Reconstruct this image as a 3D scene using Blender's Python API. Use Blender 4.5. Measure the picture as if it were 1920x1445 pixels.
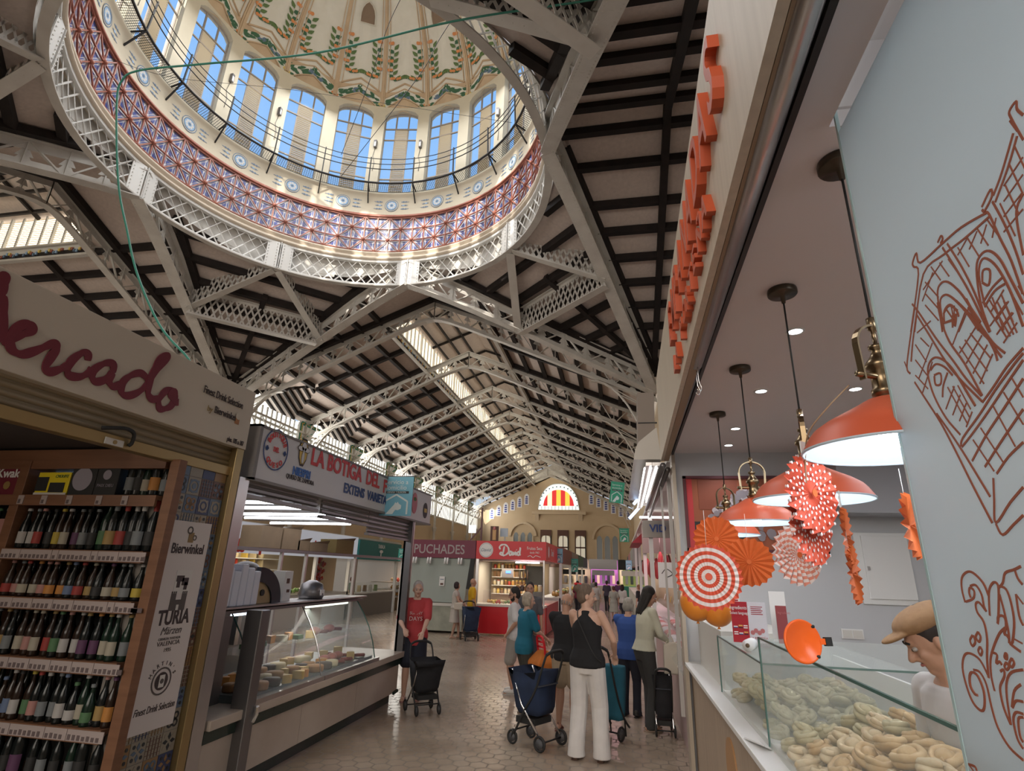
import bpy, bmesh, math, random
from math import sin, cos, pi, radians, sqrt, atan2, hypot, tan
from mathutils import Vector, Matrix, noise
for o in list(bpy.data.objects): bpy.data.objects.remove(o, do_unlink=True)
C = bpy.context.scene.collection
random.seed(7)
# ------------------------------------------------------------------ camera
W, H, FPX = 1920.0, 1445.0, 1024.0
CAM = Vector((0, 0, 1.75))
_r, _p, _y = radians(1.7), radians(18.6903), radians(11.0124)
_fh = Vector((-sin(_y), cos(_y), 0)); _rt = Vector((cos(_y), sin(_y), 0)); _up = Vector((0, 0, 1))
_F = _fh*cos(_p) + _up*sin(_p); _U = _up*cos(_p) - _fh*sin(_p)
_XI = _rt*cos(_r) + _U*sin(_r); _YI = _rt*sin(_r) - _U*cos(_r)
def at(px, py, X=None, Y=None, Z=None):
    """the point of a known plane seen at a photograph position (used to measure, once, where things stand)"""
    v = _F + _XI*((px-W/2)/FPX) + _YI*((py-H/2)/FPX)
    if X is not None: t = (X-CAM.x)/v.x
    elif Y is not None: t = (Y-CAM.y)/v.y
    else: t = (Z-CAM.z)/v.z
    return CAM + v*t
cd = bpy.data.cameras.new('camera'); cam = bpy.data.objects.new('camera', cd); C.objects.link(cam)
cd.sensor_width = 36; cd.lens = 36*FPX/W; cd.clip_start = .05; cd.clip_end = 400
cam.matrix_world = Matrix(((_XI.x, -_YI.x, -_F.x, CAM.x), (_XI.y, -_YI.y, -_F.y, CAM.y), (_XI.z, -_YI.z, -_F.z, CAM.z), (0, 0, 0, 1)))
S = bpy.context.scene; S.camera = cam
S.view_settings.view_transform = 'Standard'; S.view_settings.look = 'None'
S.view_settings.gamma = 1; S.view_settings.use_curve_mapping = False
S.view_settings.exposure = 0.0
# ------------------------------------------------------------------ sky and sun
wd = bpy.data.worlds.new('World'); S.world = wd; wd.use_nodes = True
nt = wd.node_tree; bg = nt.nodes['Background']
tc = nt.nodes.new('ShaderNodeTexCoord'); sp = nt.nodes.new('ShaderNodeSeparateXYZ'); cr = nt.nodes.new('ShaderNodeValToRGB')
nt.links.new(tc.outputs['Generated'], sp.inputs[0]); nt.links.new(sp.outputs['Z'], cr.inputs[0]); nt.links.new(cr.outputs[0], bg.inputs[0])
e = cr.color_ramp.elements
e[0].position = 0.0; e[0].color = (.62, .62, .60, 1)
e[1].position = .75; e[1].color = (.22, .48, .93, 1)
e2 = cr.color_ramp.elements.new(.30); e2.color = (.38, .62, .95, 1)
bg.inputs[1].default_value = 1.05
def light(name, kind, loc, energy, color=(1, 1, 1), size=1, sy=None, aim=None, spot=None):
    l = bpy.data.lights.new(name, kind); l.energy = energy; l.color = color
    if kind == 'AREA':
        l.size = size
        if sy: l.shape = 'RECTANGLE'; l.size_y = sy
    elif kind == 'SUN': l.angle = radians(.6)
    else: l.shadow_soft_size = size
    if spot: l.spot_size = spot; l.spot_blend = .6
    o = bpy.data.objects.new(name, l); C.objects.link(o); o.location = loc
    if aim is not None: o.rotation_euler = (Vector(aim)-Vector(loc)).to_track_quat('-Z', 'Y').to_euler()
    return o
light('sun', 'SUN', (0, -20, 60), 6.0, (1, .93, .82), aim=(2.6, 2.0, 50))     # low enough to cross the drum from its south windows
# fill lamp added before the back wall; daylight from the clerestory and the drum
light('south_end_fill', 'AREA', (-7, -13, 8), 2600, (1, .92, .82), 18, 9, aim=(-7, 20, 7))
light('daylight_clerestory', 'AREA', (-19.4, 53, 9.2), 2600, (1, .95, .86), 56, 2.4, aim=(-6, 53, 9.5))
light('daylight_drum', 'AREA', (-9.15, 13.6, 23.5), 1500, (.94, .97, 1), 11, aim=(-9.15, 13.6, 0))
light('dome_bounce_fill', 'POINT', (-9.15, 13.6, 21.5), 650, (1, .96, .88), 2.5)  # point fill added for light bounced inside the dome, no fixture

# ------------------------------------------------------------------ materials
MATS = {}
def mat(name, col=(.8, .8, .8), rough=.6, metal=0, emit=None, es=1, spec=.4, alpha=None, tex=None, tcol=None, tscale=5, bump=0, trans=0, coat=0):
    if name in MATS: return MATS[name]
    m = bpy.data.materials.new(name); m.use_nodes = True; MATS[name] = m
    n = m.node_tree.nodes; L = m.node_tree.links; b = n['Principled BSDF']
    b.inputs['Base Color'].default_value = (*col, 1); b.inputs['Roughness'].default_value = rough
    b.inputs['Metallic'].default_value = metal; b.inputs['Specular IOR Level'].default_value = spec
    if coat: b.inputs['Coat Weight'].default_value = coat
    if trans: b.inputs['Transmission Weight'].default_value = trans
    if emit: b.inputs['Emission Color'].default_value = (*emit, 1); b.inputs['Emission Strength'].default_value = es
    if tex:
        co = n.new('ShaderNodeTexCoord'); mp = n.new('ShaderNodeMapping'); L.new(co.outputs['Object'], mp.inputs[0])
        if isinstance(tscale, (tuple, list)): mp.inputs['Scale'].default_value = tscale
        else: mp.inputs['Scale'].default_value = (tscale,)*3
        if tex == 'noise': t = n.new('ShaderNodeTexNoise'); t.inputs['Detail'].default_value = 5; t.inputs['Scale'].default_value = 1; out = t.outputs['Fac']
        elif tex == 'wave': t = n.new('ShaderNodeTexWave'); t.inputs['Scale'].default_value = 1; t.inputs['Distortion'].default_value = 1.0; out = t.outputs['Fac']
        elif tex == 'voronoi': t = n.new('ShaderNodeTexVoronoi'); t.inputs['Scale'].default_value = 1; out = t.outputs['Distance']
        L.new(mp.outputs[0], t.inputs[0])
        r = n.new('ShaderNodeValToRGB'); L.new(out, r.inputs[0]); r.color_ramp.elements[0].position = .3; r.color_ramp.elements[1].position = .7
        r.color_ramp.elements[0].color = (*col, 1); r.color_ramp.elements[1].color = (*(tcol or col), 1)
        L.new(r.outputs[0], b.inputs['Base Color'])
        if bump:
            bp = n.new('ShaderNodeBump'); bp.inputs['Strength'].default_value = bump; bp.inputs['Distance'].default_value = .02
            L.new(out, bp.inputs['Height']); L.new(bp.outputs[0], b.inputs['Normal'])
    if alpha is not None:
        tr = n.new('ShaderNodeBsdfTransparent'); mx = n.new('ShaderNodeMixShader'); mx.inputs[0].default_value = alpha
        L.new(tr.outputs[0], mx.inputs[1]); L.new(b.outputs[0], mx.inputs[2]); L.new(mx.outputs[0], n['Material Output'].inputs[0])
    return m
M = dict(
 iron=mat('cream_painted_iron', (.60, .575, .53), .5, tex='noise', tcol=(.50, .47, .43), tscale=1.6),
 board=mat('roof_boarding', (.60, .51, .455), .8, tex='noise', tcol=(.52, .44, .395), tscale=(9, 9, 1)),
 purlin=mat('dark_stained_timber', (.012, .009, .008), .8, tex='noise', tcol=(.022, .014, .012), tscale=3),
 plaster=mat('cream_plaster', (.66, .60, .47), .8, tex='noise', tcol=(.58, .52, .40), tscale=.8),
 ochre=mat('ochre_moulding', (.62, .47, .31), .8, tex='noise', tcol=(.52, .38, .25), tscale=1.5),
 domefield=mat('pale_painted_dome_field', (.76, .73, .65), .8, tex='noise', tcol=(.70, .67, .58), tscale=2),
 terra=mat('terracotta_glaze', (.40, .15, .10), .3, tex='noise', tcol=(.32, .11, .08), tscale=3),
 tilew=mat('white_glazed_tile', (.80, .79, .80), .25),
 tileb=mat('blue_glazed_tile', (.05, .07, .28), .3),
 leaf=mat('painted_green_leaf', (.055, .14, .075), .7), leaf2=mat('painted_olive_leaf', (.12, .19, .07), .7),
 orange=mat('painted_orange_fruit', (.68, .27, .10), .7), lemon=mat('painted_lemon_fruit', (.72, .55, .15), .7),
 paleblue=mat('pale_blue_medallion', (.28, .42, .60), .6), greyblue=mat('grey_blue_paint', (.14, .20, .28), .7),
 black=mat('black_iron', (.015, .014, .014), .5), louvre=mat('weathered_louvre', (.66, .55, .38), .6),
 frame=mat('grey_window_frame', (.34, .29, .24), .6),
 glass=mat('clear_glass', (.9, .95, 1), .35, alpha=.05, spec=.1),
 vglass=mat('display_glass', (.62, .70, .68), .04, alpha=.16, spec=.6),
 gedge=mat('green_glass_edge', (.06, .14, .12), .2),
 litglass=mat('sunlit_roof_glazing', (.8, .8, .75), .5, emit=(1, .96, .84), es=2.8),
 stone=mat('golden_sandstone', (.58, .45, .30), .9, tex='noise', tcol=(.49, .37, .24), tscale=.35),
 stonel=mat('light_sandstone', (.58, .46, .32), .9),
 steel=mat('brushed_steel', (.50, .48, .47), .28, metal=.9), steeld=mat('dark_steel', (.20, .19, .19), .35, metal=.8),
 chrome=mat('chrome', (.75, .75, .75), .12, metal=1), brass=mat('aged_brass', (.27, .20, .12), .28, metal=1),
 white=mat('white_paint', (.72, .72, .71), .5), offwhite=mat('off_white', (.60, .58, .54), .5),
 dark=mat('near_black', (.02, .02, .02), .6), green=mat('green_paint', (.03, .22, .15), .6), gold=mat('gold_tile', (.62, .42, .12), .4),
)
# ------------------------------------------------------------------ mesh helpers
class MB:
    def __init__(s): s.v = []; s.f = []; s.mi = []; s.mats = []; s.sm = []
    def _m(s, m):
        if m not in s.mats: s.mats.append(m)
        return s.mats.index(m)
    def add(s, vs, fs, m, smooth=False):
        k = len(s.v); i = s._m(m); s.v += [tuple(v) for v in vs]
        for f in fs: s.f.append([a+k for a in f]); s.mi.append(i); s.sm.append(smooth)
        return s
    def box(s, a, b, m):
        x0, y0, z0 = a; x1, y1, z1 = b
        return s.add([(x0, y0, z0), (x1, y0, z0), (x1, y1, z0), (x0, y1, z0), (x0, y0, z1), (x1, y0, z1), (x1, y1, z1), (x0, y1, z1)],
                     [(0, 3, 2, 1), (4, 5, 6, 7), (0, 1, 5, 4), (1, 2, 6, 5), (2, 3, 7, 6), (3, 0, 4, 7)], m)
    def cbox(s, c, d, m): return s.box([c[i]-d[i]/2 for i in range(3)], [c[i]+d[i]/2 for i in range(3)], m)
    def beam(s, p, q, w, h, m, up=(0, 0, 1)):
        """bar from p to q, w wide across, h deep along 'up'"""
        p = Vector(p); q = Vector(q); d = (q-p).normalized(); u = Vector(up)
        sd = d.cross(u)
        if sd.length < 1e-4: sd = d.cross(Vector((1, 0, 0)))
        sd.normalize(); u = sd.cross(d).normalized(); vs = []
        for e_ in (p, q):
            for a, b in ((-1, -1), (1, -1), (1, 1), (-1, 1)): vs.append(e_+sd*(a*w/2)+u*(b*h/2))
        return s.add(vs, [(0, 3, 2, 1), (4, 5, 6, 7), (0, 1, 5, 4), (1, 2, 6, 5), (2, 3, 7, 6), (3, 0, 4, 7)], m)
    def tube(s, pts, r, m, n=8, closed=False, smooth=True):
        pts = [Vector(p) for p in pts]; N = len(pts); rs = r if isinstance(r, (list, tuple)) else [r]*N
        vs = []; fs = []; prev = None
        for i, p in enumerate(pts):
            t = (pts[(i+1) % N]-pts[i-1]) if closed else (pts[min(i+1, N-1)]-pts[max(i-1, 0)])
            if t.length < 1e-9: t = Vector((0, 0, 1))
            t.normalize()
            a = prev if prev is not None else (Vector((0, 0, 1)) if abs(t.z) < .9 else Vector((1, 0, 0)))
            a = (a-t*a.dot(t)); a = a.normalized() if a.length > 1e-6 else t.orthogonal().normalized(); prev = a; b = t.cross(a)
            for k in range(n):
                g = 2*pi*k/n; vs.append(p+(a*cos(g)+b*sin(g))*rs[i])
        for i in range(N if closed else N-1):
            j = (i+1) % N
            for k in range(n): fs.append((i*n+k, i*n+(k+1) % n, j*n+(k+1) % n, j*n+k))
        if not closed: fs += [tuple(range(n-1, -1, -1)), tuple(range((N-1)*n, N*n))]
        return s.add(vs, fs, m, smooth)
    def lathe(s, prof, c, m, n=24, a0=0, a1=2*pi, smooth=True, caps=True):
        full = abs(a1-a0-2*pi) < 1e-6; N = n if full else n+1; vs = []; fs = []
        for i in range(N):
            g = a0+(a1-a0)*i/n
            for r, z in prof: vs.append((c[0]+r*cos(g), c[1]+r*sin(g), c[2]+z))
        P = len(prof)
        for i in range(n):
            j = (i+1) % N
            for k in range(P-1): fs.append((i*P+k, j*P+k, j*P+k+1, i*P+k+1))
        return s.add(vs, fs, m, smooth)
    def ell(s, c, r, m, nu=12, nv=8, rot=None):
        vs = []; fs = []
        for i in range(nv+1):
            t = pi*i/nv
            for k in range(nu):
                g = 2*pi*k/nu; p = Vector((r[0]*sin(t)*cos(g), r[1]*sin(t)*sin(g), r[2]*cos(t)))
                if rot: p = rot @ p
                vs.append(Vector(c)+p)
        for i in range(nv):
            for k in range(nu): fs.append((i*nu+k, (i+1)*nu+k, (i+1)*nu+(k+1) % nu, i*nu+(k+1) % nu))
        return s.add(vs, fs, m, True)
    def prism(s, poly, d, m):
        """closed 3-D polygon extruded by vector d"""
        n = len(poly); P = [Vector(p) for p in poly]; d = Vector(d)
        return s.add(P+[p+d for p in P], [tuple(range(n-1, -1, -1)), tuple(range(n, 2*n))]+[(i, (i+1) % n, (i+1) % n+n, i+n) for i in range(n)], m)
    def poly(s, pts, m): return s.add(pts, [tuple(range(len(pts)))], m)
    def build(s, name, parent=None, kind=None, bevel=0):
        me = bpy.data.meshes.new(name)
        off = Vector(parent.matrix_world.translation) if (parent is not None and parent.get('_abs')) else Vector((0, 0, 0))
        me.from_pydata([tuple(Vector(v)-off) for v in s.v], [], s.f)
        for m_ in s.mats: me.materials.append(m_)
        me.polygons.foreach_set('material_index', s.mi); me.polygons.foreach_set('use_smooth', s.sm); me.update()
        o = bpy.data.objects.new(name, me); C.objects.link(o)
        if parent is not None: o.parent = parent
        if parent is not None and parent.get('_abs'): o['_abs'] = 1; OFF[o.name] = off
        if kind: o['kind'] = kind
        if bevel:
            b = o.modifiers.new('bevel', 'BEVEL'); b.width = bevel; b.segments = 2; b.limit_method = 'ANGLE'
        return o
OFF = {}
_b = MB.build
def _build(s, name, parent=None, kind=None, bevel=0):
    # sub-parts: the parent mesh already sits at its thing's origin, keep the same offset
    if parent is not None and parent.name in OFF:
        off = OFF[parent.name]; s.v = [tuple(Vector(v)-off) for v in s.v]
        p = parent.get('_abs'); del parent['_abs']; o = _b(s, name, parent, kind, bevel); parent['_abs'] = p; OFF[o.name] = off; o['_abs'] = 1; return o
    return _b(s, name, parent, kind, bevel)
MB.build = _build
def thing(name, label, cat, loc=(0, 0, 0), rz=0, group=None, absolute=False):
    o = bpy.data.objects.new(name, None); C.objects.link(o); o.location = loc; o.rotation_euler = (0, 0, rz)
    o.empty_display_size = .1; o['label'] = label; o['category'] = cat
    if group: o['group'] = group
    if absolute: o['_abs'] = 1; o.matrix_world = Matrix.Translation(loc)
    return o
def tag(o, label, cat, group=None, kind=None):
    o['label'] = label; o['category'] = cat
    if group: o['group'] = group
    if kind: o['kind'] = kind
    return o
def settle(o):
    """move a single-mesh thing's origin to its own base centre"""
    me = o.data; xs = [v.co for v in me.vertices]
    c = Vector(((min(v.x for v in xs)+max(v.x for v in xs))/2, (min(v.y for v in xs)+max(v.y for v in xs))/2, min(v.z for v in xs)))
    me.transform(Matrix.Translation(-c)); o.location = c; return o
def dup(root, loc=None, rz=None, label=None, group=None, scale=None):
    r = root.copy(); C.objects.link(r)
    if loc is not None: r.location = loc
    if rz is not None: r.rotation_euler = (0, 0, rz)
    if scale: r.scale = (scale,)*3
    if label: r['label'] = label
    if group: r['group'] = group
    for ch in list(root.children):
        c_ = ch.copy(); C.objects.link(c_); c_.parent = r
        for g in ch.children:
            d = g.copy(); C.objects.link(d); d.parent = c_
    return r
# ------------------------------------------------------------------ flat writing and drawing on planes
_tc = {}
def text(s, frame, m, name='lettering', parent=None, size=.1, depth=.004, align='LEFT', sx=1, bold=0, shear=0, spacing=1):
    """frame = (origin, right, up); returns a mesh of real letters"""
    cu = bpy.data.curves.new('t', 'FONT'); cu.body = s; cu.size = size; cu.extrude = depth/2; cu.align_x = align; cu.offset = bold; cu.shear = shear; cu.space_character = spacing
    cu.resolution_u = 3
    to = bpy.data.objects.new('t', cu); C.objects.link(to); bpy.context.view_layer.update()
    me = bpy.data.meshes.new_from_object(to.evaluated_get(bpy.context.evaluated_depsgraph_get()))
    vs = [v.co.copy() for v in me.vertices]; fs = [list(p.vertices) for p in me.polygons]
    bpy.data.objects.remove(to); bpy.data.curves.remove(cu); bpy.data.meshes.remove(me)
    o_, r_, u_ = [Vector(a) for a in frame]; r_.normalize(); u_.normalize(); n_ = r_.cross(u_)
    mb = MB(); mb.add([o_+r_*(v.x*sx)+u_*v.y+n_*v.z for v in vs], fs, m)
    return mb.build(name, parent) if parent is not False else mb
def spline(pts, n=8, closed=False):
    """Catmull-Rom through 2-D or 3-D points"""
    P = [Vector(p) for p in pts]; out = []; N = len(P)
    for i in range(N if closed else N-1):
        p0 = P[i-1] if (i > 0 or closed) else P[0]; p1 = P[i]; p2 = P[(i+1) % N]; p3 = P[(i+2) % N] if (i+2 < N or closed) else P[-1]
        for k in range(n):
            t = k/n; out.append(.5*((2*p1)+(p2-p0)*t+(2*p0-5*p1+4*p2-p3)*t*t+(3*p1-p0-3*p2+p3)*t**3))
    if not closed: out.append(P[-1])
    return out
def ribbon(mb, pts, w, nrm, m, th=.003):
    """a pen stroke lying on a plane with normal nrm"""
    pts = [Vector(p) for p in pts]; nrm = Vector(nrm).normalized(); vs = []; N = len(pts)
    ws = w if isinstance(w, (list, tuple)) else [w]*N
    for i, p in enumerate(pts):
        t = pts[min(i+1, N-1)]-pts[max(i-1, 0)]
        if t.length < 1e-9: t = Vector((1, 0, 0))
        sd = nrm.cross(t.normalized()); sd = sd.normalized() if sd.length > 1e-6 else Vector((0, 0, 1))
        for a, b in ((-1, 0), (1, 0), (1, 1), (-1, 1)): vs.append(p+sd*(a*ws[i]/2)+nrm*(b*(th+i*3e-5)))
    fs = []
    for i in range(N-1):
        a = i*4; b = a+4
        for k in range(4): fs.append((a+k, a+(k+1) % 4, b+(k+1) % 4, b+k))
    fs += [(0, 1, 2, 3), (4*N-1, 4*N-2, 4*N-3, 4*N-4)]
    mb.add(vs, fs, m)
def disc(mb, c, r, nrm, m, n=20, th=.003, ry=None, r0=0, up=(0, 0, 1)):
    nrm = Vector(nrm).normalized(); a = Vector(up).cross(nrm)
    a = a.normalized() if a.length > 1e-5 else Vector((1, 0, 0)); b = nrm.cross(a); c = Vector(c)
    o = [c+a*(r*cos(2*pi*i/n))+b*((ry or r)*sin(2*pi*i/n)) for i in range(n)]
    if r0:
        k = r0/r; i_ = [c+(p-c)*k for p in o]
        vs = o+i_+[p+nrm*th for p in o]+[p+nrm*th for p in i_]
        fs = []
        for i in range(n):
            j = (i+1) % n; fs += [(2*n+i, 2*n+j, 3*n+j, 3*n+i), (i, j, 2*n+j, 2*n+i), (n+j, n+i, 3*n+i, 3*n+j)]
        mb.add(vs, fs, m)
    else: mb.prism(o, nrm*th, m)
ORD = ['first', 'second', 'third', 'fourth', 'fifth', 'sixth', 'seventh', 'eighth', 'ninth', 'tenth', 'eleventh', 'twelfth', 'thirteenth', 'fourteenth', 'fifteenth', 'sixteenth', 'seventeenth', 'eighteenth', 'nineteenth', 'twentieth']
# ================================================================== the hall
CX, CY, R = -9.15, 13.6, 7.4
ZR, ZE, DV, SL = 15.2, 10.7, 11.0, .41
def A2(k):            # local (u outward, v lateral) of arm k -> world; arm 0 = nave ahead, 1 = left transept, 2 = behind, 3 = right transept
    a = [pi/2, pi, -pi/2, 0][k]; ca, sa = cos(a), sin(a)
    return lambda u, v, z: Vector((CX+u*ca+v*sa, CY+u*sa-v*ca, z))
SIDE = ['nave ahead', 'left transept', 'nave behind', 'right transept']
def zt(v): return ZR-SL*abs(v)
def zb(v): return 14.42-.462*sqrt(v*v+.45)
vstar = lambda v: R+3.6*abs(v)/DV
iron, pur, brd = M['iron'], M['purlin'], M['board']
def chord(mb, P, flange, web, up, dz):
    for a, b in zip(P[:-1], P[1:]):
        mb.beam(a, b, flange, .035, iron)
        o = Vector((0, 0, dz)); mb.beam(Vector(a)+o, Vector(b)+o, .05, web, iron)
def lace(mb, top, bot, w=.09, t=.04):
    n = len(top)
    for i in range(n):
        mb.beam(top[i], bot[i], w, t, iron, up=(top[min(i+1, n-1)]-top[max(i-1, 0)]))
        if i < n-1:
            p, q = (top[i], bot[i+1]) if i % 2 else (bot[i], top[i+1])
            mb.beam(p, q, w, t, iron, up=(0, 0, 1))
def gusset(mb, p, d, s, m=None):
    d = Vector(d).normalized(); p = Vector(p); u = Vector((0, 0, 1)); n = d.cross(u).normalized()*.03
    mb.prism([p-d*s-n/2-u*.08, p+d*s-n/2-u*.08, p+d*s*.4+u*s*.7-n/2, p-d*s*.4+u*s*.7-n/2], n, m or iron)
def truss(k, u, label, group):
    f = A2(k); c0 = f(u, 0, 0); t = thing('roof_truss', label, 'roof truss', c0, group=group, absolute=True)
    for sg in (-1, 1):
        N = 12; vs_ = [sg*(.0001+DV*i/N) for i in range(N+1)]
        top = [f(u, v, zt(v)) for v in vs_]; bot = [f(u, v, zb(v)) for v in vs_]
        mb = MB(); chord(mb, [top[0], top[-1]], .34, .24, 1, -.13); mb.build('top_chord', t)
        bb = [f(u, sg*DV*i/26, zb(DV*i/26)) for i in range(27)]
        mb = MB(); chord(mb, bb, .34, .18, 1, .10); mb.build('bottom_chord', t)
        mb = MB(); lace(mb, top, bot)
        for i in range(1, N+1):
            d = (bot[i]-bot[i-1]); gusset(mb, bot[i]+Vector((0, 0, .12)), d, .26); gusset(mb, top[i]-Vector((0, 0, .42)), d, .2)
        mb.build('lacing', t)
        # knee: fan of struts and curved bracket coming down on the column head
        mb = MB(); arc = [f(u, sg*(DV-2.6*(1-sin(a))), zb(DV)-2.4*(1-cos(a))+.1) for a in [pi/2*i/8 for i in range(9)]]
        arc = [f(u, sg*(DV-.25-2.5*(cos(a))), zb(DV)+1.0-2.9*(1-sin(a))) for a in [pi/2*(1-i/8) for i in range(9)]][::-1]
        arc = [f(u, sg*(DV-.25-2.6*(i/8)), zb(DV)-2.2+(3.3*(1-(1-i/8)**2.2))) for i in range(9)]
        for a, b in zip(arc[:-1], arc[1:]): mb.beam(a, b, .22, .05, iron)
        cst = f(u, sg*(DV-.1), zb(DV)-.4)
        for i in (2, 4, 6): mb.beam(cst, arc[i], .06, .04, iron)
        mb.build('knee_bracket', t)
    return t
def column(k, u, sg, label, group):
    f = A2(k); p = f(u, sg*DV, 0); t = thing('iron_column', label, 'column', p, group=group, absolute=True)
    MB().lathe([(0, 0), (.34, 0), (.34, .5), (.24, .6), (.24, .8), (.17, .9), (.15, 5.6), (.2, 5.7), (.27, 6.0), (.27, 6.1), (0, 6.1)], p, iron, 14).build('shaft', t)
    mb = MB(); mb.beam(p+Vector((0, 0, 6.1)), p+Vector((0, 0, 10.5)), .22, .22, iron, up=(1, 0, 0)); mb.build('post', t)
NT = [11.35+7.1*i for i in range(8)]; WALLU = 68.4
for i, u in enumerate(NT):
    truss(0, u, f'cream riveted roof truss across the nave, {ORD[i]} beyond the dome', 'nave roof trusses')
for i in range(2): truss(1, 11.4+7.1*i, f'cream riveted roof truss across the left transept, {ORD[i]} from the dome', 'left transept trusses')
for i, u in enumerate(NT): column(0, u, -1, f'cream iron column on the left of the nave under the {ORD[i]} truss', 'nave columns')
# ---- star of half trusses that carries the dome
SIDES = ['north', 'west', 'south', 'east']
def half_truss(k, sg):
    f = A2(k); L = [(R+3.6*i/11, sg*(.0001+DV*i/11)) for i in range(12)]
    q = lambda i, z: f(L[i][0], L[i][1], z)
    far = ['right', 'left'] if k == 0 else (['near', 'far'] if k == 1 else ['left', 'right'])
    nm = {(0, 1): 'from the far ring node down to the right', (0, -1): 'from the far ring node down to the left', (1, -1): 'from the left ring node toward the camera', (1, 1): 'from the left ring node away to the far corner',
          (2, 1): 'behind the near side of the ring, left half', (2, -1): 'behind the near side of the ring, right half', (3, -1): 'from the right ring node away to the far corner', (3, 1): 'from the right ring node up over the market stall'}[(k, sg)]
    t = thing('crossing_truss', 'cream riveted half truss '+nm, 'roof truss', f(R+1.8, sg*5.5, 0), group='half trusses round the dome', absolute=True)
    zbt = lambda s: 14.0-4.4*s**1.12; ztt = lambda s: 15.15-4.45*s
    T = [q(i, ztt(i/11)) for i in range(12)]; B = [q(i, zbt(i/11)) for i in range(12)]
    mb = MB(); chord(mb, [T[0], T[-1]], .42, .3, 1, -.16); mb.build('top_chord', t)
    mb = MB(); chord(mb, B, .46, .26, 1, .14); mb.build('bottom_chord', t)
    mb = MB(); lace(mb, T, B, .11, .05)
    for i in range(1, 12): gusset(mb, B[i]+Vector((0, 0, .2)), B[i]-B[i-1], .3); gusset(mb, T[i]-Vector((0, 0, .5)), T[i]-T[i-1], .24)
    mb.build('lacing', t)
    # rivets under the bottom chord
    mb = MB()
    for i in range(90):
        s = i/89*11; j = min(int(s), 10); p = B[j].lerp(B[j+1], s-j); sd = (B[j+1]-B[j]).cross(Vector((0, 0, 1))).normalized()
        for w_ in (-.16, .16): mb.cbox(p+sd*w_-Vector((0, 0, .022)), (.035, .035, .012), iron)
    mb.build('rivets', t)
for k in range(4):
    for sg in (-1, 1): half_truss(k, sg)
def lattice(mb, p, q, h0, h1, nd, w=.045, rail=.28):
    """flat lattice girder between p and q (bottom line), heights h0/h1"""
    p = Vector(p); q = Vector(q); u = Vector((0, 0, 1)); d = (q-p)
    mb.beam(p, q, rail, .035, iron); mb.beam(p+u*h0, q+u*h1, rail*.8, .035, iron)
    mb.beam(p+u*.07, q+u*.07, .03, .14, iron); mb.beam(p+u*(h0-.07), q+u*(h1-.07), .03, .14, iron)
    for i in range(-2, nd+1):
        for s in (0, 1):
            a, b = i/nd, (i+2)/nd; ta, tb = (0, 1) if s else (1, 0)
            a_, b_ = max(a, 0), min(b, 1)
            if b_ <= a_: continue
            fa = ta+(tb-ta)*(a_-a)/(b-a); fb = ta+(tb-ta)*(b_-a)/(b-a)
            P = p+d*a_+u*((h0+(h1-h0)*a_)*fa); Q = p+d*b_+u*((h0+(h1-h0)*b_)*fb)
            mb.beam(P, Q, .016, w*1.5, iron, up=(Q-P).cross(d.cross(u)))
QN = {(0, 1): 'far right', (0, -1): 'far left', (2, 1): 'near left', (2, -1): 'near right'}
J = .45
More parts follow.
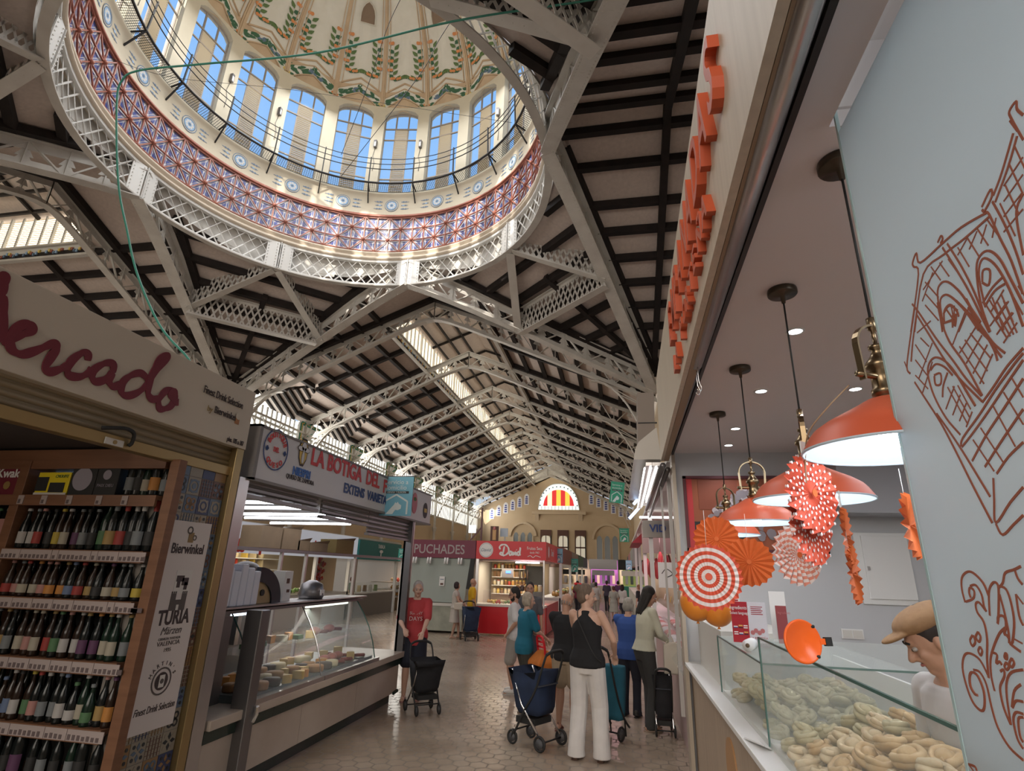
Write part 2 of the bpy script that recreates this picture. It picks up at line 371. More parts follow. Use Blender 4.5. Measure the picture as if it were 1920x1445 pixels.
for k, sg in ((0, 1), (0, -1), (2, 1), (2, -1)):
    f = A2(k); s2 = sg*(DV*J); zj = 12.2
    j1 = f(R+3.6*J, s2, zj); j2 = f(DV*J, sg*(R+3.6*J), zj); d0 = f(R*.7071, sg*R*.7071, 14.0)
    for a, b, nd, nm in ((d0, j1, 15, 'slanting from the ring (first)'), (d0, j2, 15, 'slanting from the ring (second)'), (j1, j2, 19, 'level between half trusses')):
        t = thing('lattice_girder', f'cream lattice girder, {QN[(k, sg)]} corner of the dome, {nm}', 'girder', (a+b)/2, group='corner lattice girders', absolute=True)
        mb = MB(); aa = a-(Vector((0, 0, .25)) if nm[0] == 'l' else Vector((0, 0, 0))); bb = b-Vector((0, 0, .25)) if nm[0] == 'l' else b
        lattice(mb, aa+(bb-aa)*.03, bb, 1.0 if nm[0] == 's' else 1.25, 1.25, nd, .05, .34); mb.build('lattice', t)
    # corner roof (kite) with purlins square to the diagonal and one rib down it
    co = f(DV+.3, sg*(DV+.3), ZE+.1); cc = f(R-.3, 0, 15.5); ee = f(0, sg*(R-.3), 15.5)
    def kz(s): return 15.5-(s-5.0)*.437
    def kp(s, w, dz=0): return f((s+w)/sqrt(2), sg*(s-w)/sqrt(2), kz(s)+dz)
    hwid = lambda s: (15.9-s)/(15.9-5.05)*5.05
    kt = MB(); N = 10
    arc = [f((R+.25)*sin(a), sg*(R+.25)*cos(a), kz((R+.25)*(sin(a)+cos(a))/sqrt(2))) for a in [pi/2*i/N for i in range(N+1)]]
    arc2 = [p+Vector((0, 0, .05)) for p in arc]
    for i in range(N):
        # strips from the arc to the far corner
        kt.add([arc[i], arc[i+1], co], [(0, 1, 2)], brd)
    ck = kt.build('ceiling', kind='structure')
    for i in range(8):
        s = 7.3+i*1.08; w = hwid(s)*.97
        hw0 = sqrt(max(0, (R+.3)**2-s*s)) if s < R+.3 else 0
        for a, b in (((hw0, w), (-w, -hw0)) if hw0 else ((-w, w),)):
            MB().beam(kp(s, a, -.14), kp(s, b, -.14), .26, .28, pur).build('purlin', ck)
    MB().beam(kp(9.2, 0, -.2), kp(15.6, 0, -.2), .22, .22, pur).build('rafter', ck)
    for w_ in (1, -1):
        MB().beam(kp(6.7, 3.99*w_, -.17), kp(15.6, .12*w_, -.17), .26, .26, pur).build('rafter', ck)
    # pale curved fascia behind the lattice ring
    mb = MB(); mb.lathe([(R+.22, 14.05), (R+.30, 15.4)], (CX, CY, 0), M['offwhite'], 24, *sorted([atan2((f(1, sg, 0)-Vector((CX, CY, 0))).y, (f(1, sg, 0)-Vector((CX, CY, 0))).x)+dd for dd in (-.36, .36)]))
fb_ = MB(); n_ = 96
for i in range(n_):
    a0, a1 = 2*pi*i/n_, 2*pi*(i+1)/n_; zk = lambda a: 15.45-((R+.28)*(abs(cos(a))+abs(sin(a)))/sqrt(2)-5)*.437
    q = lambda a, z: Vector((CX+(R+.24)*cos(a), CY+(R+.24)*sin(a), z))
    fb_.poly([q(a0, zk(a0)-.05), q(a1, zk(a1)-.05), q(a1, 15.5), q(a0, 15.5)], M['offwhite'])
fb_.build('ceiling', kind='structure')
# ---- arm roofs
MH = 2.85
def arm_roof(k, U1, mon0, dormers):
    f = A2(k); z = lambda v: zt(v)+.22
    for sg in (-1, 1):
        mb = MB(); m0 = mon0 if mon0 else U1
        # inner strip up to the monitor opening, then outer slope
        n = 8
        for i in range(n):
            v0, v1 = MH*i/n, MH*(i+1)/n
            mb.poly([f(vstar(v0), sg*v0, z(v0)), f(vstar(v1), sg*v1, z(v1)), f(m0, sg*v1, z(v1)), f(m0, sg*v0, z(v0))], brd)
        vs_ = [MH, 5, 7, 8.2]
        for a, b in zip(vs_[:-1], vs_[1:]):
            mb.poly([f(vstar(a), sg*a, z(a)), f(vstar(b), sg*b, z(b)), f(U1, sg*b, z(b)), f(U1, sg*a, z(a))], brd)
        dm_ = dormers and sg < 0
        if dm_:
            mb.poly([f(vstar(8.2), sg*8.2, z(8.2)), f(vstar(11.4), sg*11.4, z(11.4)), f(11.35, sg*11.4, z(11.4)), f(11.35, sg*8.2, z(8.2))], brd)
            uu = 11.35
            while uu < U1-1:
                mid = uu+3.55; h = 2.75
                mb.poly([f(uu, sg*8.2, z(8.2)), f(uu, sg*11.4, z(11.4)), f(mid-h, sg*11.4, z(11.4)), f(mid, sg*8.2, z(8.2))], brd)
                mb.poly([f(uu+7.1, sg*8.2, z(8.2)), f(mid, sg*8.2, z(8.2)), f(mid+h, sg*11.4, z(11.4)), f(uu+7.1, sg*11.4, z(11.4))], brd)
                uu += 7.1
        else:
            mb.poly([f(vstar(8.2), sg*8.2, z(8.2)), f(vstar(11.4), sg*11.4, z(11.4)), f(U1, sg*11.4, z(11.4)), f(U1, sg*8.2, z(8.2))], brd)
        ce = mb.build('ceiling', kind='structure')
        vp = [MH+.1]+[MH+1.12*i for i in range(1, 8)]
        if not mon0: vp = [.5, 1.6]+vp
        for v in vp:
            if v < 3 or True:
                if v > 8.3 and dm_ and v < 11:
                    uu = 11.35; h = 2.75
                    while uu < U1-1:
                        mid = uu+3.55; w = 2.75*(v-8.2)/3.2
                        MB().beam(f(uu, sg*v, z(v)-.12), f(mid-w, sg*v, z(v)-.12), .22, .26, pur).build('purlin', ce)
                        MB().beam(f(mid+w, sg*v, z(v)-.12), f(uu+7.1, sg*v, z(v)-.12), .22, .26, pur).build('purlin', ce)
                        uu += 7.1
                else: MB().beam(f(vstar(v)+.1, sg*v, z(v)-.12), f(U1, sg*v, z(v)-.12), .22, .26, pur).build('purlin', ce)
        us = []; uu = 11.35
        while uu < U1-.5: us += [uu-.28, uu+3.55] if dormers else [uu-.28, uu+3.55]; uu += 7.1
        for u in us:
            vi = MH if (mon0 and u > mon0) else 0
            ve = 8.2 if (dm_ and (u-11.35) % 7.1 > 2) else 11.3
            MB().beam(f(u, sg*vi, z(vi)-.16), f(u, sg*ve, z(ve)-.16), .24, .26, pur).build('rafter', ce)
        a0 = f(vstar(.9)+.2, sg*.9, z(.9)-.12); a1 = f(vstar(11)+.3, sg*11, z(11)-.12)
        MB().beam(a0, a1, .26, .26, pur).build('rafter', ce)
    return
arm_roof(0, WALLU, 12.2, True); arm_roof(1, 29.0, 12.2, False); arm_roof(3, 22.0, None, False); arm_roof(2, 27.0, None, False)
# boarding relief: thin joints are in the material; the lantern (monitor) over the ridge
def monitor(k, u0, u1, label):
    f = A2(k)
    for sg in (-1, 1):
        zz = zt(MH)+.1
        t = thing('lantern_window', f'sunlit louvred lantern strip along the ridge of the {label}, {"left" if sg<0 else "right"} side', 'clerestory window', f((u0+u1)/2, sg*MH, zz), absolute=True)
        mb = MB(); mb.prism([f(u0, sg*MH, zz-.25), f(u1, sg*MH, zz-.25), f(u1, sg*MH, zz+.35), f(u0, sg*MH, zz+.35)], f(0, sg*.1, 0)-f(0, 0, 0), M['offwhite'])
        mb.beam(f(u0, sg*(MH-.06), zz-.27), f(u1, sg*(MH-.06), zz-.27), .2, .1, iron); mb.beam(f(u0, sg*(MH-.05), zz+.36), f(u1, sg*(MH-.05), zz+.36), .14, .07, iron)
        mb.build('frieze', t)
        mb = MB(); n = int((u1-u0)/1.18)       # painted garlands on the frieze
        for i in range(n):
            for j in range(7):
                m_ = [M['greyblue'], M['terra'], M['lemon'], M['paleblue']][(i+j) % 4]
                p = f(u0+.5+i*1.18+j*.13, sg*(MH-.02), zz+.05+.07*sin(j*1.4+i)); mb.cbox(p, (.09, .09, .13) if k != 0 else (.02, .1, .14), m_)
        mb.build('painted_garland', t)
        mb = MB(); mb.prism([f(u0, sg*(MH+.16), zz+.35), f(u1, sg*(MH+.16), zz+.35), f(u1, sg*(MH+.16), zz+1.95), f(u0, sg*(MH+.16), zz+1.95)], f(0, sg*.04, 0)-f(0, 0, 0), M['litglass']); mb.build('glazing', t)
        mb = MB(); n = int((u1-u0)/.62)
        for i in range(n+1): mb.beam(f(u0+i*(u1-u0)/n, sg*MH, zz+.36), f(u0+i*(u1-u0)/n, sg*MH, zz+1.95), .055 if i % 4 else .12, .09, iron, up=f(1, 0, 0)-f(0, 0, 0))
        mb.build('mullions', t)
        mb = MB()
        for j in range(15): mb.beam(f(u0, sg*(MH+.05), zz+.43+j*.1), f(u1, sg*(MH+.05), zz+.43+j*.1), .05, .016, M['louvre'], up=(0, 0, 1))
        mb.build('louvres', t)
        mb = MB(); mb.poly([f(u0, sg*(MH+.4), zz+1.85), f(u1, sg*(MH+.4), zz+1.85), f(u1, 0, zz+3.1), f(u0, 0, zz+3.1)], brd); o = mb.build('ceiling', kind='structure')
        for j in range(1, 4):
            v = MH*j/3.4; MB().beam(f(u0, sg*v, zz+3.0-v*.4), f(u1, sg*v, zz+3.0-v*.4), .1, .14, pur).build('purlin', o)
        n = int((u1-u0)/3.55)
        for i in range(n+1): MB().beam(f(u0+i*3.55, 0, zz+2.97), f(u0+i*3.55, sg*MH, zz+1.85), .12, .14, pur).build('rafter', o)
    for uu in (u0, u1):
        mb = MB(); zz = zt(MH); mb.poly([f(uu, -MH, zz), f(uu, -MH, zz+2), f(uu, 0, zz+3.15), f(uu, MH, zz+2), f(uu, MH, zz), f(uu, 0, ZR+.2)], M['offwhite']); mb.build('ceiling', kind='structure')
monitor(0, 12.2, WALLU, 'nave'); monitor(1, 12.2, 29, 'left transept')
# ---- dormers and clerestory on the left of the nave
V3 = lambda *a: Vector(a)
cgl = mat('clerestory_glazing', (.8, .8, .75), .5, emit=(.95, .97, .92), es=2.0)
f = A2(0)
for i in range(8):
    u = 11.35+7.1*i; mid = u+3.55
    nm = f'in the {ORD[i]} bay of the nave beyond the dome'
    if i < 7:
        t = thing('roof_dormer', 'green and gold tiled dormer gable '+nm.replace(' beyond the dome', ''), 'dormer', f(mid, -11.6, 9.9), absolute=True, group='nave dormers')
        v2 = -12.6; ap = 12.0; bz = 10.85; yt = u+7.1
        mb = MB(); mb.prism([f(mid-2.75, v2, bz-1.1), f(mid+2.75, v2, bz-1.1), f(mid+2.75, v2, bz-.15), f(mid, v2, ap+.25), f(mid-2.75, v2, bz-.15)], (-.1, 0, 0), cgl); mb.build('gable_glass', t)
        P = [f(yt-.7, -DV+.06, 10.62), f(yt+2.7, -DV+.06, 10.62), f(yt-.7, -DV+.06, 9.2)]; cn = (P[0]+P[1]+P[2])/3
        mb = MB(); mb.prism(P, (-.03, 0, 0), M['white']); mb.build('tiled_panel', t)
        mb = MB(); K = [cn.lerp(p, .80)+V3(.02, 0, 0) for p in P]
        for a, b in ((0, 1), (1, 2), (2, 0)): mb.beam(K[a], K[b], .04, .24, M['green'], up=(K[b]-K[a]).cross(V3(1, 0, 0)))
        mb.build('tiled_border', t); mb = MB()
        for a, b in ((0, 1), (1, 2), (2, 0)):
            for s in range(9): disc(mb, K[a].lerp(K[b], (s+.5)/9)+V3(.03, 0, 0), .06, (1, 0, 0), M['gold'], 8, .02)
        mb.build('gold_studs', t)
        rz_ = zt(8.2)+.22
        for sg in (-1, 1):
            mb = MB(); mb.poly([f(mid, v2, rz_), f(mid, -8.2, rz_), f(mid+sg*2.75, -11.4, zt(11.4)+.22), f(mid+sg*2.75, v2, zt(11.4)+.22)], brd); mb.build('roof_slope', t)
            for v in (-12.3, -11.8, -11.3, -10.8, -10.3, -9.8, -9.3, -8.8):
                w = 1 if v < -11.4 else (-v-8.2)/3.2
                mb = MB(); mb.beam(f(mid, v, rz_-.1), f(mid+sg*2.75*w, v, rz_-.1-(rz_-zt(11.4)-.22)*w), .13, .16, pur); mb.build('rafter', t)
    t = thing('clerestory_window', 'bright vertical glazing under the eaves '+nm, 'clerestory window', f(mid, -DV, 7.6), absolute=True, group='nave clerestory')
    mb = MB(); mb.prism([f(u+.1, -DV-.5, 7.4), f(u+7.0, -DV-.5, 7.4), f(u+7.0, -DV-.5, 10.7), f(u+.1, -DV-.5, 10.7)], (-.05, 0, 0), cgl); mb.build('glazing', t)
    mb = MB()
    for j in range(15): mb.beam(f(u+.1+j*.493, -DV-.42, 7.4), f(u+.1+j*.493, -DV-.42, 10.7), .08, .1, iron, up=(0, 1, 0))
    for zz in (7.4, 9.0, 9.8): mb.beam(f(u, -DV-.4, zz), f(u+7.1, -DV-.4, zz), .12, .14, iron)
    mb.build('mullions', t)
    # eaves tie with fan struts under the gable
    mb = MB()
    for a, b in (((0, 9.8), (1.2, 8.9)), ((1.2, 9.9), (2.4, 8.9)), ((7.1, 9.8), (5.9, 8.9)), ((5.9, 9.9), (4.7, 8.9)), ((2.4, 9.9), (3.55, 8.9)), ((4.7, 9.9), (3.55, 8.9))): mb.beam(f(u+a[0], -DV+.1, a[1]), f(u+b[0], -DV+.1, b[1]), .07, .05, iron)
    mb.beam(f(u, -DV+.1, 8.9), f(u+7.1, -DV+.1, 8.9), .1, .12, iron); mb.beam(f(u, -DV+.1, 9.9), f(u+7.1, -DV+.1, 9.9), .1, .12, iron)
    mb.build('eaves_lattice', t)
# low left flank wall under the clerestory, right flank wall
MB().box((CX-DV-.7, 24, 0), (CX-DV-.5, 82, 7.4), M['stonel']).build('wall_left', kind='structure')
MB().box((13.2, -14, 0), (13.4, 26, 15), M['stonel']).build('wall_east', kind='structure'); MB().box((-40.2, -14, 0), (-40, 40, 16), M['stonel']).build('wall_west', kind='structure')  # unseen outer walls, added to keep blue sky light out
MB().box((2.1, -14, 8.6), (13.3, 2.5, 8.7), M['offwhite']).build('ceiling', kind='structure')  # unseen roof slab added to block sky light above the stall side
MB().box((CX+DV+.5, 24, 0), (CX+DV+.7, 82, 11.6), M['stonel']).build('wall_right', kind='structure')
MB().prism([(-21, -13.6, 0), (12, -13.6, 0), (12, -13.6, 11), (-9.15, -13.6, 15.4), (-21, -13.6, 11)], (0, .2, 0), M['stonel']).build('wall_back', kind='structure')  # unseen end wall, raised to its gable to block the low sun
# ---- floor: hexagonal tiles
fm = bpy.data.materials.new('hexagon_floor_tiles'); fm.use_nodes = True; n = fm.node_tree.nodes; L = fm.node_tree.links; b = n['Principled BSDF']
g = n.new('ShaderNodeNewGeometry'); sx_ = n.new('ShaderNodeSeparateXYZ'); L.new(g.outputs['Position'], sx_.inputs[0])
def mt(op, a, b_=None, c=None):
    q = n.new('ShaderNodeMath'); q.operation = op
    for i, x in enumerate((a, b_, c)):
        if x is None: continue
        if isinstance(x, (int, float)): q.inputs[i].default_value = x
        else: L.new(x, q.inputs[i])
    return q.outputs[0]
sc = 1/.17; X_ = mt('MULTIPLY', sx_.outputs['X'], sc); Y_ = mt('MULTIPLY', sx_.outputs['Y'], sc)
def hexd(ox, oy):
    a = mt('ABSOLUTE', mt('SUBTRACT', mt('FLOORED_MODULO', mt('ADD', X_, ox), 1.0), .5)); b_ = mt('ABSOLUTE', mt('SUBTRACT', mt('FLOORED_MODULO', mt('ADD', Y_, oy), 1.7320508), .8660254))
    return mt('MAXIMUM', a, mt('ADD', mt('MULTIPLY', a, .5), mt('MULTIPLY', b_, .8660254)))
hd = mt('MINIMUM', hexd(0, 0), hexd(.5, .8660254))
gr = mt('GREATER_THAN', hd, .458)
no = n.new('ShaderNodeTexNoise'); no.inputs['Scale'].default_value = 1.3; no.inputs['Detail'].default_value = 6
r1 = n.new('ShaderNodeValToRGB'); L.new(no.outputs['Fac'], r1.inputs[0]); L.new(g.outputs['Position'], no.inputs['Vector'])
r1.color_ramp.elements[0].color = (.285, .22, .165, 1); r1.color_ramp.elements[1].color = (.40, .325, .25, 1); r1.color_ramp.elements[0].position = .35; r1.color_ramp.elements[1].position = .65
mx = n.new('ShaderNodeMixRGB'); L.new(gr, mx.inputs[0]); L.new(r1.outputs[0], mx.inputs[1]); mx.inputs[2].default_value = (.15, .115, .085, 1)
L.new(mx.outputs[0], b.inputs['Base Color']); b.inputs['Roughness'].default_value = .30
L.new(mt('MULTIPLY_ADD', gr, .4, .2), b.inputs['Roughness'])
bp = n.new('ShaderNodeBump'); bp.inputs['Strength'].default_value = .25; bp.inputs['Distance'].default_value = .01; L.new(mt('MULTIPLY', gr, -1), bp.inputs['Height']); L.new(bp.outputs[0], b.inputs['Normal'])
mb = MB(); mb.box((-45, -14, -.1), (14, 83, 0), fm); mb.build('floor', kind='structure')
# ================================================================== the dome
def cyl(a, r, z): return Vector((CX+r*cos(a), CY+r*sin(a), z))
AX = Vector((CX, CY, 0))
# lattice ring with eight riveted plates
rg = thing('ring_girder', 'white lattice ring girder with riveted plates carrying the dome', 'girder', (CX, CY, 14.0), absolute=True)
wp = mat('white_ring_paint', (.74, .73, .70), .45)
mb = MB(); mb.lathe([(R+.12, 13.97), (R-.14, 13.97), (R-.14, 14.02), (R+.12, 14.02), (R+.12, 13.97)], AX, iron, 96, smooth=False); mb.build('bottom_flange', rg)
mb = MB(); mb.lathe([(R+.02, 14.02), (R-.02, 14.02), (R-.02, 14.14), (R+.02, 14.14)], AX, wp, 96, smooth=False); mb.lathe([(R+.1, 15.2), (R-.1, 15.2), (R-.1, 15.3), (R+.1, 15.3), (R+.1, 15.2)], AX, wp, 96, smooth=False); mb.build('top_flange', rg)
mb = MB(); NB = 96
for i in range(NB):
    a = 2*pi*i/NB
    for s in (1, -1):
        q = a+s*2*pi*2.0/NB
        mid = (a+q)/2
        mb.beam(cyl(a, R, 14.08), cyl(mid, R, 14.65), .018, .055, wp, up=cyl(a, 1, 0).cross(Vector((0, 0, 1)))); mb.beam(cyl(mid, R, 14.65), cyl(q, R, 15.25), .018, .055, wp, up=AX)
mb.build('lattice', rg)
for i in range(8):
    a = i*pi/4
    mb = MB(); w = .075
    for s in (-1, 1):
        P = [cyl(a+s*.008, R-.16, 14.02), cyl(a+s*w, R-.06, 14.02), cyl(a+s*w, R-.06, 15.28), cyl(a+s*.008, R-.16, 15.28)]
        mb.prism(P if s > 0 else P[::-1], cyl(a, .03, 0)-AX, wp)
    mb.beam(cyl(a, R-.17, 14.0), cyl(a, R-.17, 15.3), .03, .05, wp, up=cyl(a, 1, 0)-AX)
    pl = mb.build('node_plate', rg)
    mb = MB()
    for s in (-1, 1):
        for j in range(8):
            mb.cbox(cyl(a+s*.02, R-.165, 14.12+j*.15), (.03, .03, .03), wp); mb.cbox(cyl(a+s*.066, R-.09, 14.12+j*.15), (.03, .03, .03), wp)
    mb.build('rivets', pl)
    if i % 2:   # scalloped bracket plate under the diagonal nodes
        mb = MB(); t_ = Vector((-sin(a), cos(a), 0)); rd = Vector((cos(a), sin(a), 0)); c0 = cyl(a, R+.1, 13.95)
        prof = [(-.95, 0)]+[(-.6+.28*cos(g), -.0-.30*sin(g)*-1-.45) for g in []]
        prof = [(-1.0, .05), (-.95, -.12), (-.6, -.16), (-.42, -.3), (-.30, -.52), (0, -.60), (.30, -.52), (.42, -.3), (.6, -.16), (.95, -.12), (1.0, .05)]
        mb.prism([c0+rd*.9+t_*x+rd*(-y*1.2) for x, y in prof], (0, 0, .05), iron); mb.build('gusset', rg)
# drum
dm = MB(); dm.lathe([(R+.5, 15.3), (R-.12, 15.3), (R-.2, 15.36), (R-.2, 15.42), (R-.08, 15.47), (R-.02, 15.6), (R-.12, 15.66), (R-.12, 15.74), (R, 15.8)], AX, mat('cream_cornice', (.62, .53, .42), .6), 120)
dm.lathe([(R+.06, 15.8), (R+.06, 17.7)], AX, M['tilew'], 120)
dm.lathe([(R+.05, 17.7), (R-.1, 17.72), (R-.1, 17.8), (R-.02, 17.84), (R, 17.9)], AX, M['terra'], 120)
dm.lathe([(R, 17.9), (R, 18.95), (R-.1, 19.0), (R-.1, 19.1), (R+.45, 19.1)], AX, M['plaster'], 120)
dm.lathe([(R+.5, 15.3), (R+.5, 19.1)], AX, M['plaster'], 120)
drum = dm.build('ceiling', kind='structure')
NC = 80
mb = MB()
for i in range(NC):
    a0, a1 = 2*pi*i/NC, 2*pi*(i+1)/NC; am = (a0+a1)/2
    mb.beam(cyl(a0, R-.01, 15.8), cyl(a0, R-.01, 17.7), .05, .04, M['terra'], up=cyl(a0, 1, 0)-AX)
    for j in range(3):
        z0, z1 = 15.82+j*.627, 15.82+(j+1)*.627; s = (i+j) % 2
        p, q = (cyl(a0, R-.01, z0), cyl(a1, R-.01, z1)) if s else (cyl(a0, R-.01, z1), cyl(a1, R-.01, z0))
        mb.beam(p, q, .05, .04, M['terra'], up=(q-p).cross(cyl(am, 1, 0)-AX))
for z in (15.85, 16.447, 17.074, 17.68): mb.lathe([(R+.02, z-.025), (R-.04, z-.02), (R-.04, z+.02), (R+.02, z+.025)], AX, M['terra'], NC, smooth=False)
mb.build('terracotta_ribs', drum)
mb = MB()
for i in range(NC):
    for j in range(3):
        if (i+j) % 2: mb.ell(cyl(2*pi*i/NC, R-.05, 15.82+j*.627), (.085, .085, .085), M['terra'], 8, 5)
bo = mb.build('terracotta_bosses', drum); bo['kind'] = 'stuff'
mb = MB()
for i in range(NC):
    a0, a1 = 2*pi*i/NC, 2*pi*(i+1)/NC
    for j in range(3):
        z0, z1 = 15.82+j*.627, 15.82+(j+1)*.627; s = (i+j) % 2
        P = [(a0, z0), (a1, z0), (a1, z1), (a0, z1)]
        for tri in (((0, 1, 2), (0, 2, 3)) if s else ((0, 1, 3), (1, 2, 3))):
            Q = [P[k] for k in tri]; ca = sum(q[0] for q in Q)/3; cz = sum(q[1] for q in Q)/3
            for kk, (s0, s1) in enumerate(((.70, .46), (.28, .0))):
                o = [cyl(ca+(q[0]-ca)*s0, R+.035, cz+(q[1]-cz)*s0) for q in Q]; i_ = [cyl(ca+(q[0]-ca)*s1, R+.035, cz+(q[1]-cz)*s1) for q in Q]
                for e_ in range(3):
                    f_ = (e_+1) % 3
                    if kk == 0:   # scalloped: three separate bars leaving corners open
                        mb.poly([o[e_].lerp(o[f_], .12), o[e_].lerp(o[f_], .88), i_[e_].lerp(i_[f_], .72), i_[e_].lerp(i_[f_], .28)], M['tileb'])
                    else: mb.poly([o[e_], o[f_], i_[0]], M['tileb'])
bt = mb.build('blue_tile_pattern', drum); bt['kind'] = 'stuff'
NW = 20
def wall_disc(mb, a, z, r, m, r0=0, dr=.01, n=16):
    P = [cyl(a+(r*cos(2*pi*i/n))/R, R-dr, z+r*sin(2*pi*i/n)) for i in range(n)]
    if r0:
        Q = [cyl(a+(r0*cos(2*pi*i/n))/R, R-dr, z+r0*sin(2*pi*i/n)) for i in range(n)]
        for i in range(n): mb.poly([P[i], P[(i+1) % n], Q[(i+1) % n], Q[i]], m)
    else: mb.poly(P, m)
for i in range(NW):
    a = radians(9+18*i); mb = MB()
    wall_disc(mb, a, 18.42, .34, M['plaster'], 0, .015); wall_disc(mb, a, 18.42, .34, M['greyblue'], .31, .022); wall_disc(mb, a, 18.42, .27, M['paleblue'], .0, .022); wall_disc(mb, a, 18.42, .27, M['greyblue'], .235, .03)
    for k in range(8):
        g = pi*k/4; wall_disc(mb, a+.14*cos(g)/R, 18.42+.14*sin(g), .055, M['offwhite'], 0, .03, 6)
    wall_disc(mb, a, 18.42, .06, M['greyblue'], 0, .034, 8)
    for s in (-1, 1):
        for j, (zz, l0, l1) in enumerate(((18.62, .46, .86), (18.42, .46, .80), (18.22, .46, .86))):
            P = [cyl(a+s*x/R, R-.012, zz+dz) for x, dz in ((l0, -.025), (l1, -.012), (l1, .012), (l0, .025))]; mb.poly(P, M['greyblue'])
            wall_disc(mb, a+s*(l0+.12)/R, zz, .05, M['paleblue'] if j == 1 else M['greyblue'], 0, .018, 6)
            mb.poly([cyl(a+s*x/R, R-.014, zz+dz) for x, dz in ((l0+.24, -.05), (l0+.3, 0), (l0+.24, .05), (l0+.18, 0))], M['greyblue'])
    mb.build('painted_medallion', drum)
# windows of the drum
Z0, Z1, ZS = 19.1, 24.35, 23.85
HW = radians(9)*.74
wmb = MB()
for i in range(NW):
    a = radians(18*i); h = radians(9)-HW
    P = [cyl(a-h, R, Z0), cyl(a+h, R, Z0), cyl(a+h, R, 24.5), cyl(a-h, R, 24.5)]; Q = [cyl(a-h, R+.45, Z0), cyl(a+h, R+.45, Z0), cyl(a+h, R+.45, 24.5), cyl(a-h, R+.45, 24.5)]
    wmb.poly(P, M['plaster']); wmb.poly([P[1], Q[1], Q[2], P[2]], M['plaster']); wmb.poly([Q[0], P[0], P[3], Q[3]], M['plaster']); wmb.poly(Q, M['plaster'])
    # arch head over each window
    am = radians(9+18*i); n = 10; top = []
    for k in range(n+1):
        t = -1+2*k/n; top.append((am+HW*t, ZS+(Z1-ZS)*sqrt(max(0, 1-t*t*.96))))
    for k in range(n):
        (a_, z_), (b_, y_) = top[k], top[k+1]
        wmb.poly([cyl(a_, R, z_), cyl(b_, R, y_), cyl(b_, R, 24.5), cyl(a_, R, 24.5)], M['plaster']); wmb.poly([cyl(a_, R, z_), cyl(a_, R+.45, z_), cyl(b_, R+.45, y_), cyl(b_, R, y_)], M['plaster'])
        wmb.poly([cyl(a_, R+.45, z_), cyl(a_, R+.45, 24.5), cyl(b_, R+.45, 24.5), cyl(b_, R+.45, y_)], M['plaster'])
wmb.build('wall_drum', kind='structure')
def wz(t): return ZS+(Z1-ZS)*sqrt(max(0, 1-t*t*.96))
for i in range(NW):
    am = radians(9+18*i); rr = R+.28; t = thing(f'window_{i+1}', 'tall arched drum window with a central column of louvres', 'window', cyl(am, rr, Z0), absolute=True); t['kind'] = 'structure'
    del t['category']; del t['label']
    mb = MB(); G = lambda x, z, d=0: cyl(am+HW*x, rr+d, z)
    for x in (-1, -.36, .36, 1): mb.beam(G(x, Z0), G(x, wz(x)-.0), .07, .06, M['frame'], up=cyl(am, 1, 0)-AX)
    for z in (Z0+.03, 20.15, 22.6, 23.3): mb.beam(G(-1, z), G(1, z), .06, .06, M['frame'], up=(0, 0, 1))
    for k in range(10): mb.beam(G(-1+.2*k, wz(-1+.2*k)), G(-.8+.2*k, wz(-.8+.2*k)), .07, .08, M['frame'])
    fr = mb.build('window_frame', t)
    mb = MB(); mb.poly([G(-1, Z0, .02), G(1, Z0, .02)]+[G(1-.2*k, wz(1-.2*k), .02) for k in range(11)], M['glass']); mb.build('pane', t)
    mb = MB()
    for k in range(37):
        z = Z0+.12+k*.111; mb.beam(G(-.35, z, -.03), G(.35, z, -.03), .075, .016, M['louvre'], up=(Vector((0, 0, 1))+(cyl(am, 1, 0)-AX)*.9))
    mb.build('louvres', t)
# dome shell with twenty lobes
ZD, RD, HD = 24.3, R+.02, 7.2
def dz(t, al, lob):      # t 0..1 up the dome, al angle
    ph = t*pi/2*.97; r = RD*cos(ph); x = ((degrees_(al)-9) % 18)-9
    bul = .30*(1-(x/9)**2)*cos(ph) if lob else 0
    return Vector((CX+(r+bul)*cos(al), CY+(r+bul)*sin(al), ZD+HD*sin(ph)))
def degrees_(a): return a*180/pi
sh = MB(); NA = 20*8; NTT = 16
vs = []; fs = []
for j in range(NTT+1):
    for i in range(NA): vs.append(dz(j/NTT, 2*pi*i/NA, True))
lo = [k for k in range(NTT*NA)]
f1 = []; f2 = []
for j in range(NTT):
    for i in range(NA): (f1 if j < 2 else f2).append((j*NA+i, j*NA+(i+1) % NA, (j+1)*NA+(i+1) % NA, (j+1)*NA+i))
sh.add(vs, f1, M['ochre'], True); sh.add(vs, f2, M['domefield'], True); sh.poly([vs[NTT*NA+i] for i in range(NA)], M['ochre'])
shell = sh.build('ceiling_dome', kind='structure')
for i in range(20):      # ribs between the lobes
    al = radians(18*i); mb = MB(); P = [dz(j/24, al, True)-Vector((cos(al), sin(al), 0))*.05 for j in range(1, 25)]
    for a, b in zip(P[:-1], P[1:]):
        mb.beam(a, b, .22*max(.25, cos(P.index(a)/24*pi/2)), .10, M['ochre'], up=(AX+Vector((0, 0, 24))-a)); 
        mb.beam(a, b, .08*max(.25, cos(P.index(a)/24*pi/2)), .2, M['ochre'], up=(AX+Vector((0, 0, 24))-a))
    mb.build('rib', shell)
